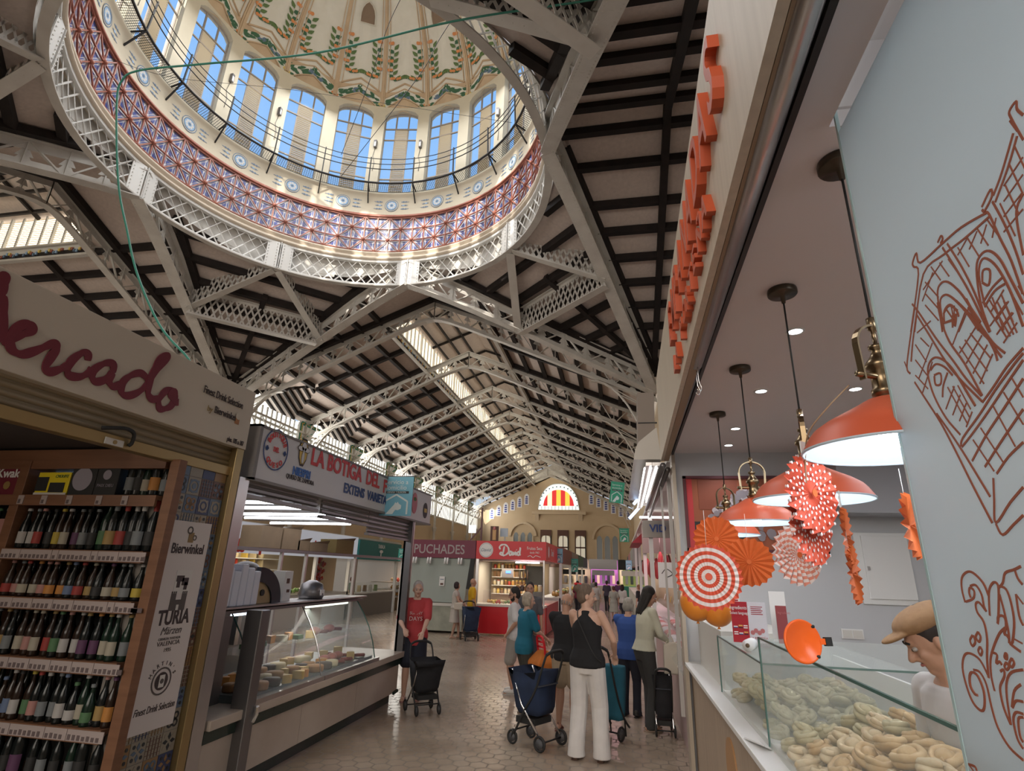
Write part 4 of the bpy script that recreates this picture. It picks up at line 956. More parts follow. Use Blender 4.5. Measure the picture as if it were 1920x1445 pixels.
rows = {
 1: [('cream', 'gold', 0, 0), ('orange', 'grey', 0, 0), ('yellow', 'yellow', 0, 0), ('blue', 'blue', 0, 2), ('blue', 'white', 0, 0), ('white', 'black', 0, 0), ('green', 'yellow', 0, 0), ('pink', 'red', 1, 0), ('grey', 'white', 1, 0), ('grey', 'grey', 1, 0), ('white', 'blue', 1, 0), ('white', 'green', 1, 2), ('cream', 'white', 2, 0), ('green', 'grey', 2, 2), ('gold', 'pink', 1, 0), ('orange', 'purple', 0, 0)],
 2: [('black', 'grey', 1, 0), ('gold', 'gold', 0, 0), ('grey', 'black', 1, 0), ('cream', 'black', 0, 0), ('pink', 'cream', 0, 0), ('cream', 'cream', 0, 0), ('red', 'gold', 0, 0), ('green', 'green', 1, 0), ('white', 'pink', 0, 0), ('white', 'white', 0, 0), ('purple', 'gold', 1, 0), ('purple', 'orange', 1, 0), ('cream', 'gold', 2, 0), ('cream', 'white', 2, 0), ('grey', 'gold', 2, 0)],
 3: [('red', 'pink', 0, 2), ('pink', 'grey', 0, 2), ('cream', 'red', 0, 2), ('cream', 'orange', 0, 2), ('pink', 'pink', 0, 2), ('orange', 'pink', 0, 2), ('orange', 'gold', 0, 2), ('blue', 'blue', 1, 2), ('red', 'red', 0, 2), ('gold', 'cream', 0, 2), ('black', 'black', 1, 2), ('cream', 'purple', 0, 2), ('gold', 'grey', 1, 2), ('grey', 'grey', 1, 2), ('yellow', 'white', 1, 2)],
 4: [('white', 'white', 1, 0), ('white', 'grey', 1, 0), ('red', 'pink', 1, 0), ('black', 'black', 1, 0), ('yellow', 'yellow', 0, 0), ('cream', 'white', 0, 0), ('purple', 'grey', 0, 0), ('grey', 'black', 1, 0), ('black', 'grey', 1, 0), ('green', 'black', 2, 1), ('gold', 'grey', 1, 1), ('red', 'red', 1, 1), ('black', 'white', 1, 1), ('grey', 'white', 1, 1), ('black', 'red', 1, 1)],
 0: [('black', 'gold', 1, 1), ('purple', 'black', 1, 0), ('black', 'pink', 1, 1), ('grey', 'black', 1, 0), ('black', 'grey', 1, 0), ('purple', 'purple', 1, 1), ('black', 'cream', 1, 0), ('grey', 'gold', 1, 0), ('black', 'gold', 1, 0), ('grey', 'gold', 2, 0), ('black', 'black', 1, 1), ('black', 'cream', 1, 0)],
}
def put_bottle(spec, x, y, z, label, group):
    lab, cap, g, kd = spec
    if spec not in cache: cache[spec] = b = bottle(bgl[g], lab, cap, kd); b['label'] = label; b['group'] = group; b.location = (x, y, z)
    else: dup(cache[spec], (x, y, z), None, label, group)
GN = ['brown', 'black', 'green']
for j, lst in rows.items():
    n = len(lst)
    for i, sp_ in enumerate(lst):
        x = -4.22+(i+.5)*(1.12/n)
        put_bottle(sp_, x, YB-.085+.012*sin(i*2.3), SZ[j] if j else .46, f'{GN[sp_[2]]} bottle, {sp_[0]} label, {sp_[1]} cap, {ORD[i]} from left on the {SHN[j]} shelf', f'bottles on the {SHN[j]} shelf')
    for i in range(n-1):      # rank behind
        if j in (1, 2, 3, 4):
            x = -4.22+(i+1)*(1.12/n)
            put_bottle(lst[(i*5) % n][:1]+('black', 1, lst[(i*5) % n][3]), x, YB+.03, SZ[j], f'dark bottle in the rear rank, {ORD[i]} from left on the {SHN[j]} shelf', f'rear bottles on the {SHN[j]} shelf')
for j in (1, 2, 4, 5):        # the few seen in the next bay at the picture's edge
    for i in range(5):
        put_bottle(rows[2][(i*3+j) % 15][:3]+(0,), -4.37-i*.08, YB-.085, SZ[j], f'bottle in the left bay, {ORD[i]} from the dividing upright on the {SHN[j]} shelf', 'bottles in the left bay')
for i, (x, sp_) in enumerate(((-3.40, ('grey', 'black', 1, 1)), (-3.33, ('black', 'grey', 1, 1)), (-3.27, ('cream', 'gold', 2, 0)), (-3.20, ('orange', 'cream', 1, 1)), (-3.12, ('grey', 'grey', 1, 0)))):
    put_bottle(sp_, x, YB-.07, SZ[5], f'dark bottle right of the black gift boxes, {ORD[i]} from the left', 'bottles on the top shelf')
# gift boxes on the top shelf
Z5 = SZ[5]
def gift(name, label, x0, x1, h, m, bits, d=.14):
    t = thing(name, label, 'gift box', ((x0+x1)/2, YB-.05, Z5), absolute=True)
    mb = MB(); mb.box((x0, YB-.12, Z5), (x1, YB+d-.1, Z5+h), m); mb.build('carton', t, bevel=.003)
    bits(t, YB-.122); return t
yel = mat('bright_yellow_card', (.72, .58, .02), .45)
def b1(t, y):
    text('CHOUFFE', ((-4.01, y, Z5+.125), (1, 0, 0), UPZ), mat('green_print', (.04, .14, .05), .5), 'lettering', t, size=.032, shear=.3, depth=.002, sx=.8)
    mb = MB(); mb.box((-4.16, y-.002, Z5+.03), (-4.06, y, Z5+.13), M['dark']); mb.box((-4.04, y-.002, Z5+.02), (-3.91, y, Z5+.09), M['dark']); mb.box((-4.16, y-.003, Z5+.0), (-3.88, y-.001, Z5+.018), M['offwhite']); mb.build('printed_panel', t)
gift('gift_box', 'bright yellow gift box on the top shelf', -4.16, -3.88, .165, yel, b1)
def b2(t, y):
    mb = MB(); disc(mb, (-3.77, y, Z5+.115), .082, NEAR, mat('moon_grey', (.30, .28, .33), .6), 28, .002); mb.build('printed_moon', t)
gift('gift_box', 'black gift box with a large grey moon on the top shelf', -3.87, -3.66, .22, M['dark'], b2)
def b3(t, y):
    mb = MB(); disc(mb, (-3.565, y, Z5+.145), .035, NEAR, MATS['moon_grey'], 20, .002); mb.build('printed_moon', t)
    text('PAIX DIEU', ((-3.565, y, Z5+.06), (1, 0, 0), UPZ), MATS['moon_grey'], 'lettering', t, size=.03, align='CENTER', depth=.002)
gift('gift_box', 'black gift box with a small moon and white lettering on the top shelf', -3.655, -3.47, .22, M['dark'], b3)
def b4(t, y):
    text('Kwak', ((-4.44, y, Z5+.13), (1, 0, 0), UPZ), M['white'], 'lettering', t, size=.09, align='CENTER', depth=.002, bold=.002)
    mb = MB(); mb.box((-4.53, y-.002, Z5+.19), (-4.35, y, Z5+.21), M['white']); disc(mb, (-4.42, y, Z5+.07), .03, NEAR, LM['gold'], 12, .002); mb.build('printed_panel', t)
gift('gift_box', 'dark maroon gift box with white lettering at the left picture edge', -4.54, -4.33, .225, maroon, b4)
for i, (x, w) in enumerate(((-4.44, .10),)):
    mb = MB(); mb.box((x, YB-.12, SZ[4]), (x+w, YB, SZ[4]+.2), LM['pink']); tag(settle(mb.build('bottle_carton')), 'small pink and brown carton on the second shelf at the left picture edge', 'carton')
# stall ceiling, back and left
MB().box((-5.6, -.8, 2.52), (-3.4, 3.6, 2.62), mat('dark_ceiling', (.05, .04, .04), .8)).build('stall_ceiling_panel'); tag(settle(bpy.data.objects['stall_ceiling_panel']), 'dark ceiling panel inside the drinks stall', 'ceiling panel')
o = bpy.data.objects['stall_ceiling_panel']
mb = MB(); mb.box((-5.6, -.8, 0), (-5.5, 3.6, 2.52), M['dark']); tag(settle(mb.build('stall_partition')), 'dark back partition of the drinks stall', 'partition')

# ================================================================== cheese stall
lbx = mat('white_lightbox', (.62, .60, .60), .4); bred = mat('sign_red', (.58, .04, .035), .5); bblue = mat('sign_blue', (.03, .06, .20), .5)
t = thing('stall_signboard', 'long white cheese stall signboard with red and blue lettering', 'sign', (XA-.15, 6.4, 2.43), absolute=True)
mb = MB(); mb.box((XA-.35, 4.14, 2.425), (XA, 8.75, 2.87), lbx); mb.build('board', t, bevel=.004)
mb = MB(); mb.box((XA-.36, 4.10, 2.41), (XA+.01, 4.14, 2.89), mat('grey_trim', (.22, .20, .19), .5)); mb.box((XA-.36, 4.10, 2.87), (XA+.01, 8.77, 2.89), MATS['grey_trim']); mb.box((XA-.36, 4.10, 2.405), (XA+.01, 8.77, 2.43), MATS['grey_trim']); mb.build('trim', t)
def STX(s, px, py, size, m, sx=1, al='LEFT', bold=0): text(s, (at(px, py, X=XA)+Vector((.006, 0, 0)), (0, 1, 0), UPZ), m, 'lettering', t, size=size, sx=sx, align=al, depth=.004, bold=bold)
STX('LA BOTIGA  DEL', 581, 869, .235, bred, .97, bold=.006); STX('F', 717, 922, .235, bred, 1, bold=.006); STX('EXTENS  VARIETAT', 643, 922, .15, bblue, 1.0, bold=.004)
STX('NIESPRI', 547, 888, .105, mat('mid_blue', (.04, .13, .42), .5), .9, bold=.004); STX('QUESO DE ZAMORA', 535, 889+6, .06, ink, .88)
cc = at(517, 843, X=XA)+Vector((.004, 0, 0)); mb = MB(); disc(mb, cc, .185, (1, 0, 0), bblue, 32, .003, r0=.175); mb.build('round_logo', t)
for wrd, a0, a1, fl in (('BOUTIQUE', 152, 28, 1), ('QUESO', 228, 312, -1)):
    for i, ch in enumerate(wrd):
        g = radians(a0+(a1-a0)*i/(len(wrd)-1)); r_ = .115 if fl > 0 else .16
        text(ch, (cc+Vector((.004, r_*cos(g), r_*sin(g))), (0, sin(g)*fl, -cos(g)*fl), (0, cos(g)*fl, sin(g)*fl)), bred, 'lettering', t, size=.062, align='CENTER', depth=.003, bold=.002)
text('DEL', (cc+Vector((.004, 0, -.02)), (0, 1, 0), UPZ), bred, 'lettering', t, size=.06, align='CENTER', depth=.003, sx=.8, bold=.002)
mb = MB()
for s in (-1, 1):
    for g in range(4): disc(mb, cc+Vector((.002, s*.135+.012*cos(g*pi/2), .012*sin(g*pi/2)-.01)), .012, (1, 0, 0), bblue, 8, .003)
mb.build('clover_marks', t)
cc = at(568, 848, X=XA)+Vector((.004, 0, 0)); mb = MB(); hx = [cc+Vector((0, .085*y, .135*z)) for y, z in ((-.45, 1), (.45, 1), (1, .35), (.8, -.5), (.3, -1), (-.3, -1), (-.8, -.5), (-1, .35))]
mb.prism(hx, (.002, 0, 0), ink); mb.prism([cc+(p-cc)*.85+Vector((.002, 0, 0)) for p in hx], (.002, 0, 0), mat('emblem_yellow', (.62, .42, .08), .5))
for y, z, a, b in ((0, .05, .04, .045), (-.05, .03, .05, .022), (.055, .03, .05, .022), (0, -.05, .022, .06)): disc(mb, cc+Vector((.004, y, z)), a+.006, (1, 0, 0), ink, 14, .001, ry=b+.006); disc(mb, cc+Vector((.0055, y, z)), a, (1, 0, 0), lbx, 14, .001, ry=b)
mb.build('hexagon_emblem', t)
cc = at(777, 943, X=XA)+Vector((.004, 0, 0)); mb = MB(); disc(mb, cc, .11, (1, 0, 0), mat('deep_red', (.42, .03, .04), .4), 22, .003, ry=.155); disc(mb, cc+Vector((.003, 0, .06)), .06, (1, 0, 0), M['leaf2'], 10, .002, ry=.03); mb.build('red_oval_emblem', t)
cc = at(797, 957, X=XA)+Vector((.004, 0, 0)); mb = MB(); disc(mb, cc, .10, (1, 0, 0), ink, 22, .003, ry=.12); mb.cbox(cc+Vector((.004, 0, 0)), (.003, .12, .06), MATS['emblem_yellow']); mb.build('black_oval_emblem', t)
# shutter pieces, tracks
gs = mat('grey_shutter', (.26, .24, .235), .4, metal=.4)
t = thing('roller_shutter', 'grey slatted shutter half lowered under the white cheese stall sign', 'shutter', (XA-.1, 6.2, 1.95), absolute=True)
for y0, y1, zb2 in ((4.16, 5.35, 2.32), (5.45, 6.6, 2.27), (6.62, 8.05, 2.17)):
    k = int((2.42-zb2)/.055)
    for i in range(k+1):
        mb = MB(); z = 2.40-i*.055; mb.prism([(XA-.10, y0, z-.026), (XA-.075, y0, z-.012), (XA-.075, y0, z+.012), (XA-.10, y0, z+.026)], (0, y1-y0, 0), gs); mb.build('slat', t)
    mb = MB(); mb.box((XA-.12, y0, zb2-.05), (XA-.06, y1, zb2-.02), gs); mb.build('bottom_bar', t)
mb = MB(); mb.box((XA-.14, 8.04, .6), (XA-.02, 8.08, 2.42), M['steeld']); mb.box((XA-.14, 8.10, .6), (XA-.02, 8.14, 2.42), M['steel']); mb.box((XA-.14, 8.04, .6), (XA-.11, 8.14, 2.42), M['steeld']); tag(settle(mb.build('shutter_track')), 'steel shutter track standing at the far end of the cheese counter', 'post')
mb = MB(); mb.box((XA-.12, 4.52, 0), (XA+.03, 4.64, 1.37), M['steeld']); mb.tube([(XA+.03, 4.62, .52), (XA+.05, 4.63, .58), (XA+.05, 4.63, .64)], .02, M['chrome'], 8); tag(settle(mb.build('counter_post', bevel=.01)), 'dark brushed steel post at the near end of the cheese counter', 'post')
# counter
mrb = mat('cream_marble', (.40, .325, .26), .3, tex='noise', tcol=(.48, .41, .34), tscale=3); gmar = mat('dark_green_marble', (.02, .035, .028), .25)
t = thing('cheese_counter', 'cream marble cheese counter with a dark green stripe', 'counter', (XA-.5, 6.1, 0), absolute=True)
mb = MB(); mb.box((XA-.9, 4.15, 0), (XA-.14, 8.0, .13), gmar); mb.build('plinth', t)
for y0, y1 in ((4.15, 5.55), (5.556, 6.75), (6.756, 8.05)):
    mb = MB(); mb.box((XA-.9, y0, .13), (XA-.06, y1, .47), mrb); mb.build('panel', t)
mb = MB(); mb.box((XA-.9, 4.15, .47), (XA-.04, 8.1, .56), gmar); mb.build('stripe', t)
mb = MB(); mb.box((XA-.95, 4.15, .56), (XA+.0, 8.16, .63), mrb); mb.build('ledge', t, bevel=.006)
mb = MB(); mb.beam((XA-.05, 7.9, .13), (XA-.02, 7.98, .16), .03, .03, gmar); mb.build('foot_trim', t)
# display case
t = thing('display_case', 'curved glass display case full of cheeses and cold meats', 'display case', (XA-.4, 5.9, .63), absolute=True)
prof = [(XA-.05, .66), (XA-.10, .85), (XA-.17, 1.02), (XA-.26, 1.17), (XA-.37, 1.32)]
for y0, y1 in ((4.70, 5.82), (5.84, 7.15)):
    mb = MB(); n = len(prof); mb.add([(x, y, z) for y in (y0, y1) for x, z in prof], [(i, i+1, n+i+1, n+i) for i in range(n-1)], M['vglass'], True); mb.build('curved_pane', t)
mb = MB(); mb.prism([(x, 7.15, z) for x, z in prof]+[(XA-.85, 7.15, 1.32), (XA-.85, 7.15, .66)], (0, .012, 0), M['vglass']); mb.build('end_pane', t)
for y in (4.68, 5.83, 7.16):
    mb = MB(); mb.tube([(x+.004, y, z) for x, z in prof], .007, M['chrome'] if y == 5.83 else M['gedge'], 6); mb.build('pane_edge', t)
mb = MB(); mb.box((XA-.10, 4.66, .63), (XA-.0, 5.82, .67), M['steel']); mb.box((XA-.10, 5.83, .63), (XA-.0, 7.2, .67), M['steel']); mb.build('front_rail', t)
mb = MB(); mb.box((XA-.70, 4.2, 1.32), (XA-.34, 7.3, 1.345), M['steeld']); mb.box((XA-.70, 4.2, 1.36), (XA-.32, 7.35, 1.375), M['steel']); mb.build('top_shelf', t)
mb = MB(); mb.box((XA-.9, 4.66, .63), (XA-.08, 7.15, .69), mat('case_floor', (.10, .12, .12), .3)); mb.build('tray_floor', t); mb = MB(); mb.box((XA-.92, 4.16, .63), (XA-.9, 6.1, 1.3), M['steeld']); mb.box((XA-.3, 4.16, .64), (XA-.29, 4.6, 1.31), M['steeld']); mb.build('back_panel', t)  # dark sheet added behind the case for its shaded interior; steel side panel
mb = MB(); mb.box((XA-.62, 4.72, .98), (XA-.28, 7.1, .985), M['vglass']); mb.build('inner_shelf', t)
tubel = mat('case_tube', (.9, .9, 1), .4, emit=(.75, .85, 1), es=3.0)
mb = MB(); mb.tube([(XA-.42, 4.75, 1.30), (XA-.42, 5.3, 1.30)], .012, tubel, 8); mb.build('light_tube', t)
mb = MB(); mb.tube([(XA-.42, 6.0, 1.30), (XA-.42, 7.0, 1.30)], .012, mat('case_tube_warm', (.9, .9, .8), .4, emit=(.9, .95, .8), es=1.6), 8); mb.build('light_tube', t)
light('case_light', 'AREA', (XA-.45, 5.9, 1.28), 7, (1, .96, .85), .1, 2.2, aim=(XA-.40, 5.9, .6))
CHE = [mat('cheese_rind_brown', (.30, .16, .07), .6), mat('cheese_yellow', (.56, .40, .16), .5), mat('cheese_cream', (.55, .48, .32), .5), mat('dark_rind', (.05, .035, .03), .5), mat('ham_pink', (.42, .15, .12), .5), mat('cured_red', (.22, .04, .03), .5), mat('cheese_orange', (.52, .24, .06), .5), mat('packing_green', (.08, .13, .06), .6)]
CN = ['brown rind cheese wheel', 'yellow cheese wedge', 'cream cheese wheel', 'black waxed cheese', 'pink ham joint', 'dark cured sausage', 'orange cheese block', 'green wrapped parcel']
rnd = random.Random(5); kcount = 0
for j, (x, z) in enumerate(((XA-.17, .69), (XA-.33, .69), (XA-.52, .71), (XA-.45, .985))):
    y = 4.75+.05*j
    while y < 7.02:
        k = rnd.choice([0, 1, 2, 3, 6, 7, 1, 0]) if y < 6.3 else rnd.choice([4, 5, 4, 1, 5])
        if j == 3 and rnd.random() < .1: y += .2; continue
        r_ = rnd.uniform(.06, .09); mb = MB()
        if k in (0, 2, 3): mb.lathe([(0, 0), (r_*.95, 0), (r_, .012), (r_, .05), (r_*.93, .062), (0, .065)], (x, y, z), CHE[k], 14)
        elif k in (1, 6): a0 = rnd.uniform(0, 6); mb.prism([(x, y, z)]+[(x+1.5*r_*cos(a0+q*.3), y+1.5*r_*sin(a0+q*.3), z) for q in range(4)], (0, 0, .07), CHE[k])
        elif k == 4: mb.ell((x, y, z+.045), (.06, .08, .045), CHE[4], 12, 8)
        elif k == 5: mb.tube([(x-.05, y-.05, z+.02), (x, y-.02, z+.025), (x+.04, y+.05, z+.02)], .02, CHE[5], 8)
        else: mb.box((x-.05, y-.05, z), (x+.05, y+.05, z+.04), CHE[7])
        o = settle(mb.build(['cheese', 'cheese', 'cheese', 'cheese', 'ham', 'sausage', 'cheese', 'parcel'][k])); kcount += 1
        place = ['front row', 'middle row', 'back row', 'upper glass shelf'][j]
        tag(o, f'{CN[k]} on the {place} of the cheese display', 'cheese' if k in (0, 1, 2, 3, 6) else ('parcel' if k == 7 else 'meat'), f'{CN[k]}s on the {place}')
        y += 2*r_+rnd.uniform(.0, .03)
# things standing on top of the case
ZT = 1.376
t = thing('foam_tray_stack', 'tall stack of white foam trays on the cheese counter', 'trays', (XA-.52, 4.5, ZT), absolute=True)
fo = mat('white_foam', (.66, .68, .76), .5)
for i in range(6):
    mb = MB(); y = 4.42+i*.098; h = .36-.03*((i*7) % 3)+(.05 if i == 0 else 0); mb.box((XA-.66, y, ZT), (XA-.36, y+.092, ZT+h), fo); mb.build('tray_pile', t, bevel=.012)
t = thing('slicing_machine', 'slicing machine with a black guard disc and tan body', 'slicer', (XA-.5, 5.1, ZT), absolute=True)
mb = MB(); mb.prism([(XA-.44, 5.06, ZT), (XA-.44, 5.42, ZT), (XA-.44, 5.24, ZT+.20), (XA-.44, 5.06, ZT+.30)], (-.14, 0, 0), mat('tan_enamel', (.34, .24, .12), .4)); mb.build('body', t, bevel=.006)
mb = MB(); n = 14; o_ = [(XA-.42, 5.08+.40*sin(pi/2*i/n), ZT+.0+.335*cos(pi/2*i/n)) for i in range(n+1)]; i_ = [(XA-.42, 5.08+.25*sin(pi/2*i/n), ZT+.0+.20*cos(pi/2*i/n)) for i in range(n, -1, -1)]; mb.prism(o_+i_, (-.05, 0, 0), mat('black_enamel', (.015, .02, .03), .2)); mb.build('blade_guard', t)
mb = MB(); disc(mb, (XA-.435, 5.17, ZT+.10), .03, (1, 0, 0), M['dark'], 14, .01); mb.build('knob', t)
t = thing('cured_ham', 'cut dark ham resting behind the slicing machine', 'ham', (XA-.8, 5.3, ZT), absolute=True)
mb = MB(); mb.ell((XA-.78, 5.35, ZT+.28), (.10, .22, .11), MATS['dark_rind']); mb.build('rind', t); mb = MB(); mb.ell((XA-.74, 5.20, ZT+.28), (.05, .09, .08), MATS['cured_red']); mb.build('cut_face', t)
mb = MB(); mb.box((XA-.95, 5.1, ZT+.14), (XA-.6, 5.6, ZT+.17), M['steel']); mb.beam((XA-.78, 5.35, ZT-.4), (XA-.78, 5.35, ZT+.14), .06, .06, M['steel']); mb.build('stand', t)
for y, nm, lb_ in ((6.05, 'weighing_scale', 'grey weighing scale with a white ticket on the counter'), (5.65, 'printed_box', 'white printed box standing behind the glass case')):
    t = thing(nm, lb_, 'scale' if y > 6 else 'box', (XA-.55, y, ZT), absolute=True)
    if y > 6:
        mb = MB(); mb.lathe([(0, 0), (.13, 0), (.15, .05), (.12, .16), (.04, .2), (0, .2)], (XA-.52, y+.2, ZT), M['steeld'], 14); mb.build('body', t); mb = MB(); mb.box((XA-.385, y+.15, ZT+.04), (XA-.375, y+.24, ZT+.1), M['white']); mb.build('ticket', t)
    else: mb = MB(); mb.box((XA-.62, y-.05, ZT), (XA-.48, y+.1, ZT+.3), M['white']); mb.build('carton', t); mb = MB(); mb.cbox((XA-.478, y+.02, ZT+.2), (.004, .05, .05), MATS['dark_wood']); mb.cbox((XA-.478, y+.04, ZT+.1), (.004, .05, .03), MATS['dark_wood']); mb.build('print', t)
# back rack with cartons and posts
t = thing('steel_rack', 'dark steel overhead rack along the back of the cheese stall', 'rack', (-4.6, 8.5, 1.2), absolute=True)
mb = MB(); mb.box((-4.75, 5.6, 1.90), (-4.6, 12.0, 1.94), M['steeld']); mb.build('shelf', t)
for y in (5.9, 7.3, 7.95, 9.6, 11.9): mb = MB(); mb.box((-4.66, y-.02, 0), (-4.62, y+.02, 1.92), M['steel']); mb.build('post', t)
carton = mat('brown_cardboard', (.17, .115, .065), .85, tex='noise', tcol=(.14, .095, .055), tscale=6)
for i, (px0, px1, pt, pb, lb_) in enumerate(((485, 527, 983, 1027, 'large brown cardboard box, tallest on the rack over the cheese stall'), (527, 562, 988, 1033, 'torn brown cardboard box with crumpled flaps on the rack'), (556, 580, 1012, 1040, 'small cardboard box between two larger ones on the rack'), (580, 614, 1016, 1042, 'wide low cardboard box on the rack'), (628, 662, 1010, 1046, 'yellowish cardboard box at the far end of the rack'))):
    a = at(px0, pb, X=-4.6); b = at(px1, pb, X=-4.6); h = at(px0, pt, X=-4.6).z-1.94
    t = thing('cardboard_box', lb_, 'box', (-4.7, (a.y+b.y)/2, 1.94), absolute=True)
    mb = MB(); mb.box((-4.9, a.y, 1.94), (-4.6, b.y-.02, 1.94+h), carton if i < 4 else mat('yellow_cardboard', (.20, .14, .05), .8)); mb.build('carton', t, bevel=.006)
    mb = MB(); mb.prism([(-4.6, a.y, 1.94+h), (-4.6, b.y-.03, 1.94+h), (-4.55, b.y-.06, 1.94+h+.05)], (-.004, 0, 0), carton); mb.build('flap', t)
t = thing('stall_canopy', 'grey canopy ceiling over the cheese stall', 'canopy', (-4.4, 6.5, 2.5), absolute=True)
mb = MB(); mb.box((-6.4, 4.15, 2.47), (XA-.36, 9.2, 2.52), mat('grey_canopy', (.26, .25, .26), .6)); mb.build('panel', t)
tube_m = mat('fluorescent_tube', (1, 1, 1), .4, emit=(.86, .90, 1), es=9)
for i, (a, b) in enumerate((((452, 940), (524, 941)), ((449, 950), (577, 953)), ((447, 962), (620, 966)), ((459, 969), (665, 975)), ((507, 979), (667, 983)))):
    p = at(*a, Z=2.42); q = at(*b, Z=2.42); q.y = p.y
    t = thing('tube_light', f'long white fluorescent tube light over the cheese stall, {ORD[i]} from the front', 'light', ((p.x+q.x)/2, p.y, 2.4), absolute=True)
    mb = MB(); mb.tube([(p.x, p.y, 2.41), (q.x, q.y, 2.41)], .016, tube_m, 8); mb.build('tube', t); mb = MB(); mb.box((p.x, p.y-.03, 2.43), (q.x, p.y+.03, 2.47), M['white']); mb.build('batten', t)
light('cheese_stall_tubes', 'AREA', (-4.3, 6.6, 2.36), 24, (.95, .95, 1), 1.4, 3, aim=(-4.3, 6.6, 0))
light('drinks_stall_fill', 'AREA', (-4.0, 2.2, 2.45), 5, (1, .85, .7), .8, 1, aim=(-3.7, 3.2, 1.4))  # warm fill added over the bottle shelves, no fitting
# ================================================================== empanada stall, right foreground
lam = mat('pale_wood_laminate', (.55, .47, .37), .45, tex='noise', tcol=(.47, .395, .305), tscale=(25, 25, 1.2))
lamv = mat('pale_wood_counter', (.42, .33, .245), .5, tex='noise', tcol=(.35, .27, .20), tscale=(22, 22, 1.0))
org = mat('orange_lacquer', (.62, .10, .03), .45); dko = mat('bright_orange_plastic', (.90, .14, .02), .25)
wallm = mat('pale_grey_wall', (.50, .51, .53), .7)
RX = lambda y, x0=.38: x0+.0175*y
cr_ = mat('stall_ceiling_paint', (.62, .57, .57), .8)
mb = MB(); mb.box((.52, -1.2, 3.02), (.655, 6.3, 3.08), cr_); mb.box((.655, 1.43, 3.02), (4.2, 6.3, 3.08), cr_); mb.box((.655, -1.2, 3.32), (4.2, 1.43, 3.38), cr_); mb.box((.655, 1.42, 3.08), (4.2, 1.45, 3.38), cr_); tag(settle(mb.build('stall_ceiling')), 'flat pale ceiling of the empanada stall with round downlights', 'ceiling')
mb = MB(); mb.prism([(RX(-1), -1, 3.03), (RX(6.03), 6.03, 2.91), (RX(6.03), 6.03, 3.83), (RX(-1), -1, 3.83)], (.03, 0, 0), lam)
mb.box((RX(-1)-.0, -1.0, 3.0), (RX(-1)+.05, -.98, 3.8), lam)
fa = mb.build('board'); t = thing('stall_fascia', 'pale wood fascia with orange raised letters over the empanada stall', 'sign', (.45, 3, 2.9), absolute=True); bpy.data.objects.remove(fa); 
mb = MB(); mb.prism([(RX(-1), -1, 3.03), (RX(6.03), 6.03, 2.91), (RX(6.03), 6.03, 3.83), (RX(-1), -1, 3.83)], (.03, 0, 0), lam); mb.build('board', t)
mb = MB(); mb.prism([(RX(-1)+.032, -1, 3.03), (RX(6.03)+.032, 6.03, 2.91), (RX(6.03)+.032, 6.03, 2.94), (RX(-1)+.032, -1, 3.06)], (.05, 0, 0), mat('wood_edge', (.28, .20, .13), .6)); mb.build('lower_edge', t)
orl = mat('orange_letter_face', (.50, .09, .035), .45)
d_ = Vector((-.0175, -1, .0)).normalized(); d_.z = 0
def letters(word, y0, z0, y1, z1, size, dep, nm):
    n = len(word)
    for i, ch in enumerate(word):
        s_ = (i+.1)/n; y = y0+(y1-y0)*s_; z = z0+(z1-z0)*s_; w = abs(y1-y0)/n
        mb = text(ch, ((RX(y)-.0-dep/2, y, z), d_, UPZ), orl, parent=False, size=size, depth=dep, sx=w/size*1.12, bold=.004)
        o = mb.build(nm, t)
letters('EMPANADAS', 3.72, 3.27, 1.42, 3.30, .42, .04, 'raised_letter')
letters('LA PORTE\u00d1A', 3.60, 3.03, 1.86, 3.09, .17, .035, 'small_raised_letter')
# rail, black track, edge profile
t = thing('shutter_rail', 'polished steel shutter tube with a black track under the wood fascia', 'rail', (.5, 2.5, 2.9), absolute=True)
mb = MB(); mb.tube([(RX(-.8, .455), -.8, 3.03), (RX(3.3, .455), 3.3, 2.985)], .036, M['steel'], 16); mb.build('tube', t)
mb = MB(); mb.tube([(RX(3.3, .46), 3.3, 2.985), (RX(6, .46), 6.0, 2.975)], .026, M['steeld'], 12); mb.build('tube_end', t)
mb = MB(); mb.prism([(RX(-.8, .495), -.8, 3.0), (RX(6, .495), 6.0, 2.97), (RX(6, .515), 6.0, 2.97), (RX(-.8, .515), -.8, 3.0)], (0, 0, .05), M['black']); mb.build('track', t)
mb = MB(); mb.prism([(RX(-.8, .42), -.8, 3.06), (RX(6, .42), 6.0, 2.99), (RX(6, .42), 6.0, 3.02), (RX(-.8, .42), -.8, 3.1)], (.10, 0, 0), lam); mb.build('soffit', t)
for yh in (3.25, 3.32):
    mb = MB(); p = Vector((RX(yh, .455), yh, 2.95)); mb.tube(spline([p, p+Vector((0, 0, -.09)), p+Vector((.012, 0, -.13)), p+Vector((0, 0, -.155)), p+Vector((-.014, 0, -.14))], 5), .0035, M['chrome'], 5); mb.build('hook', t)
# walls of the stall
YWk = 6.15
MB().box((.62, YWk, 0), (4.3, YWk+.08, 3.05), wallm).build('wall_stall', kind='structure')
MB().box((4.2, -1.2, 0), (4.3, 6.2, 3.05), wallm).build('wall_stall_side', kind='structure')
mb = MB(); mb.box((.60, YWk-.10, 0), (.635, YWk+.1, 3.0), mat('door_jamb', (.42, .36, .29), .5)); tag(settle(mb.build('corner_post')), 'narrow beige corner post where the stall meets its neighbour', 'post')
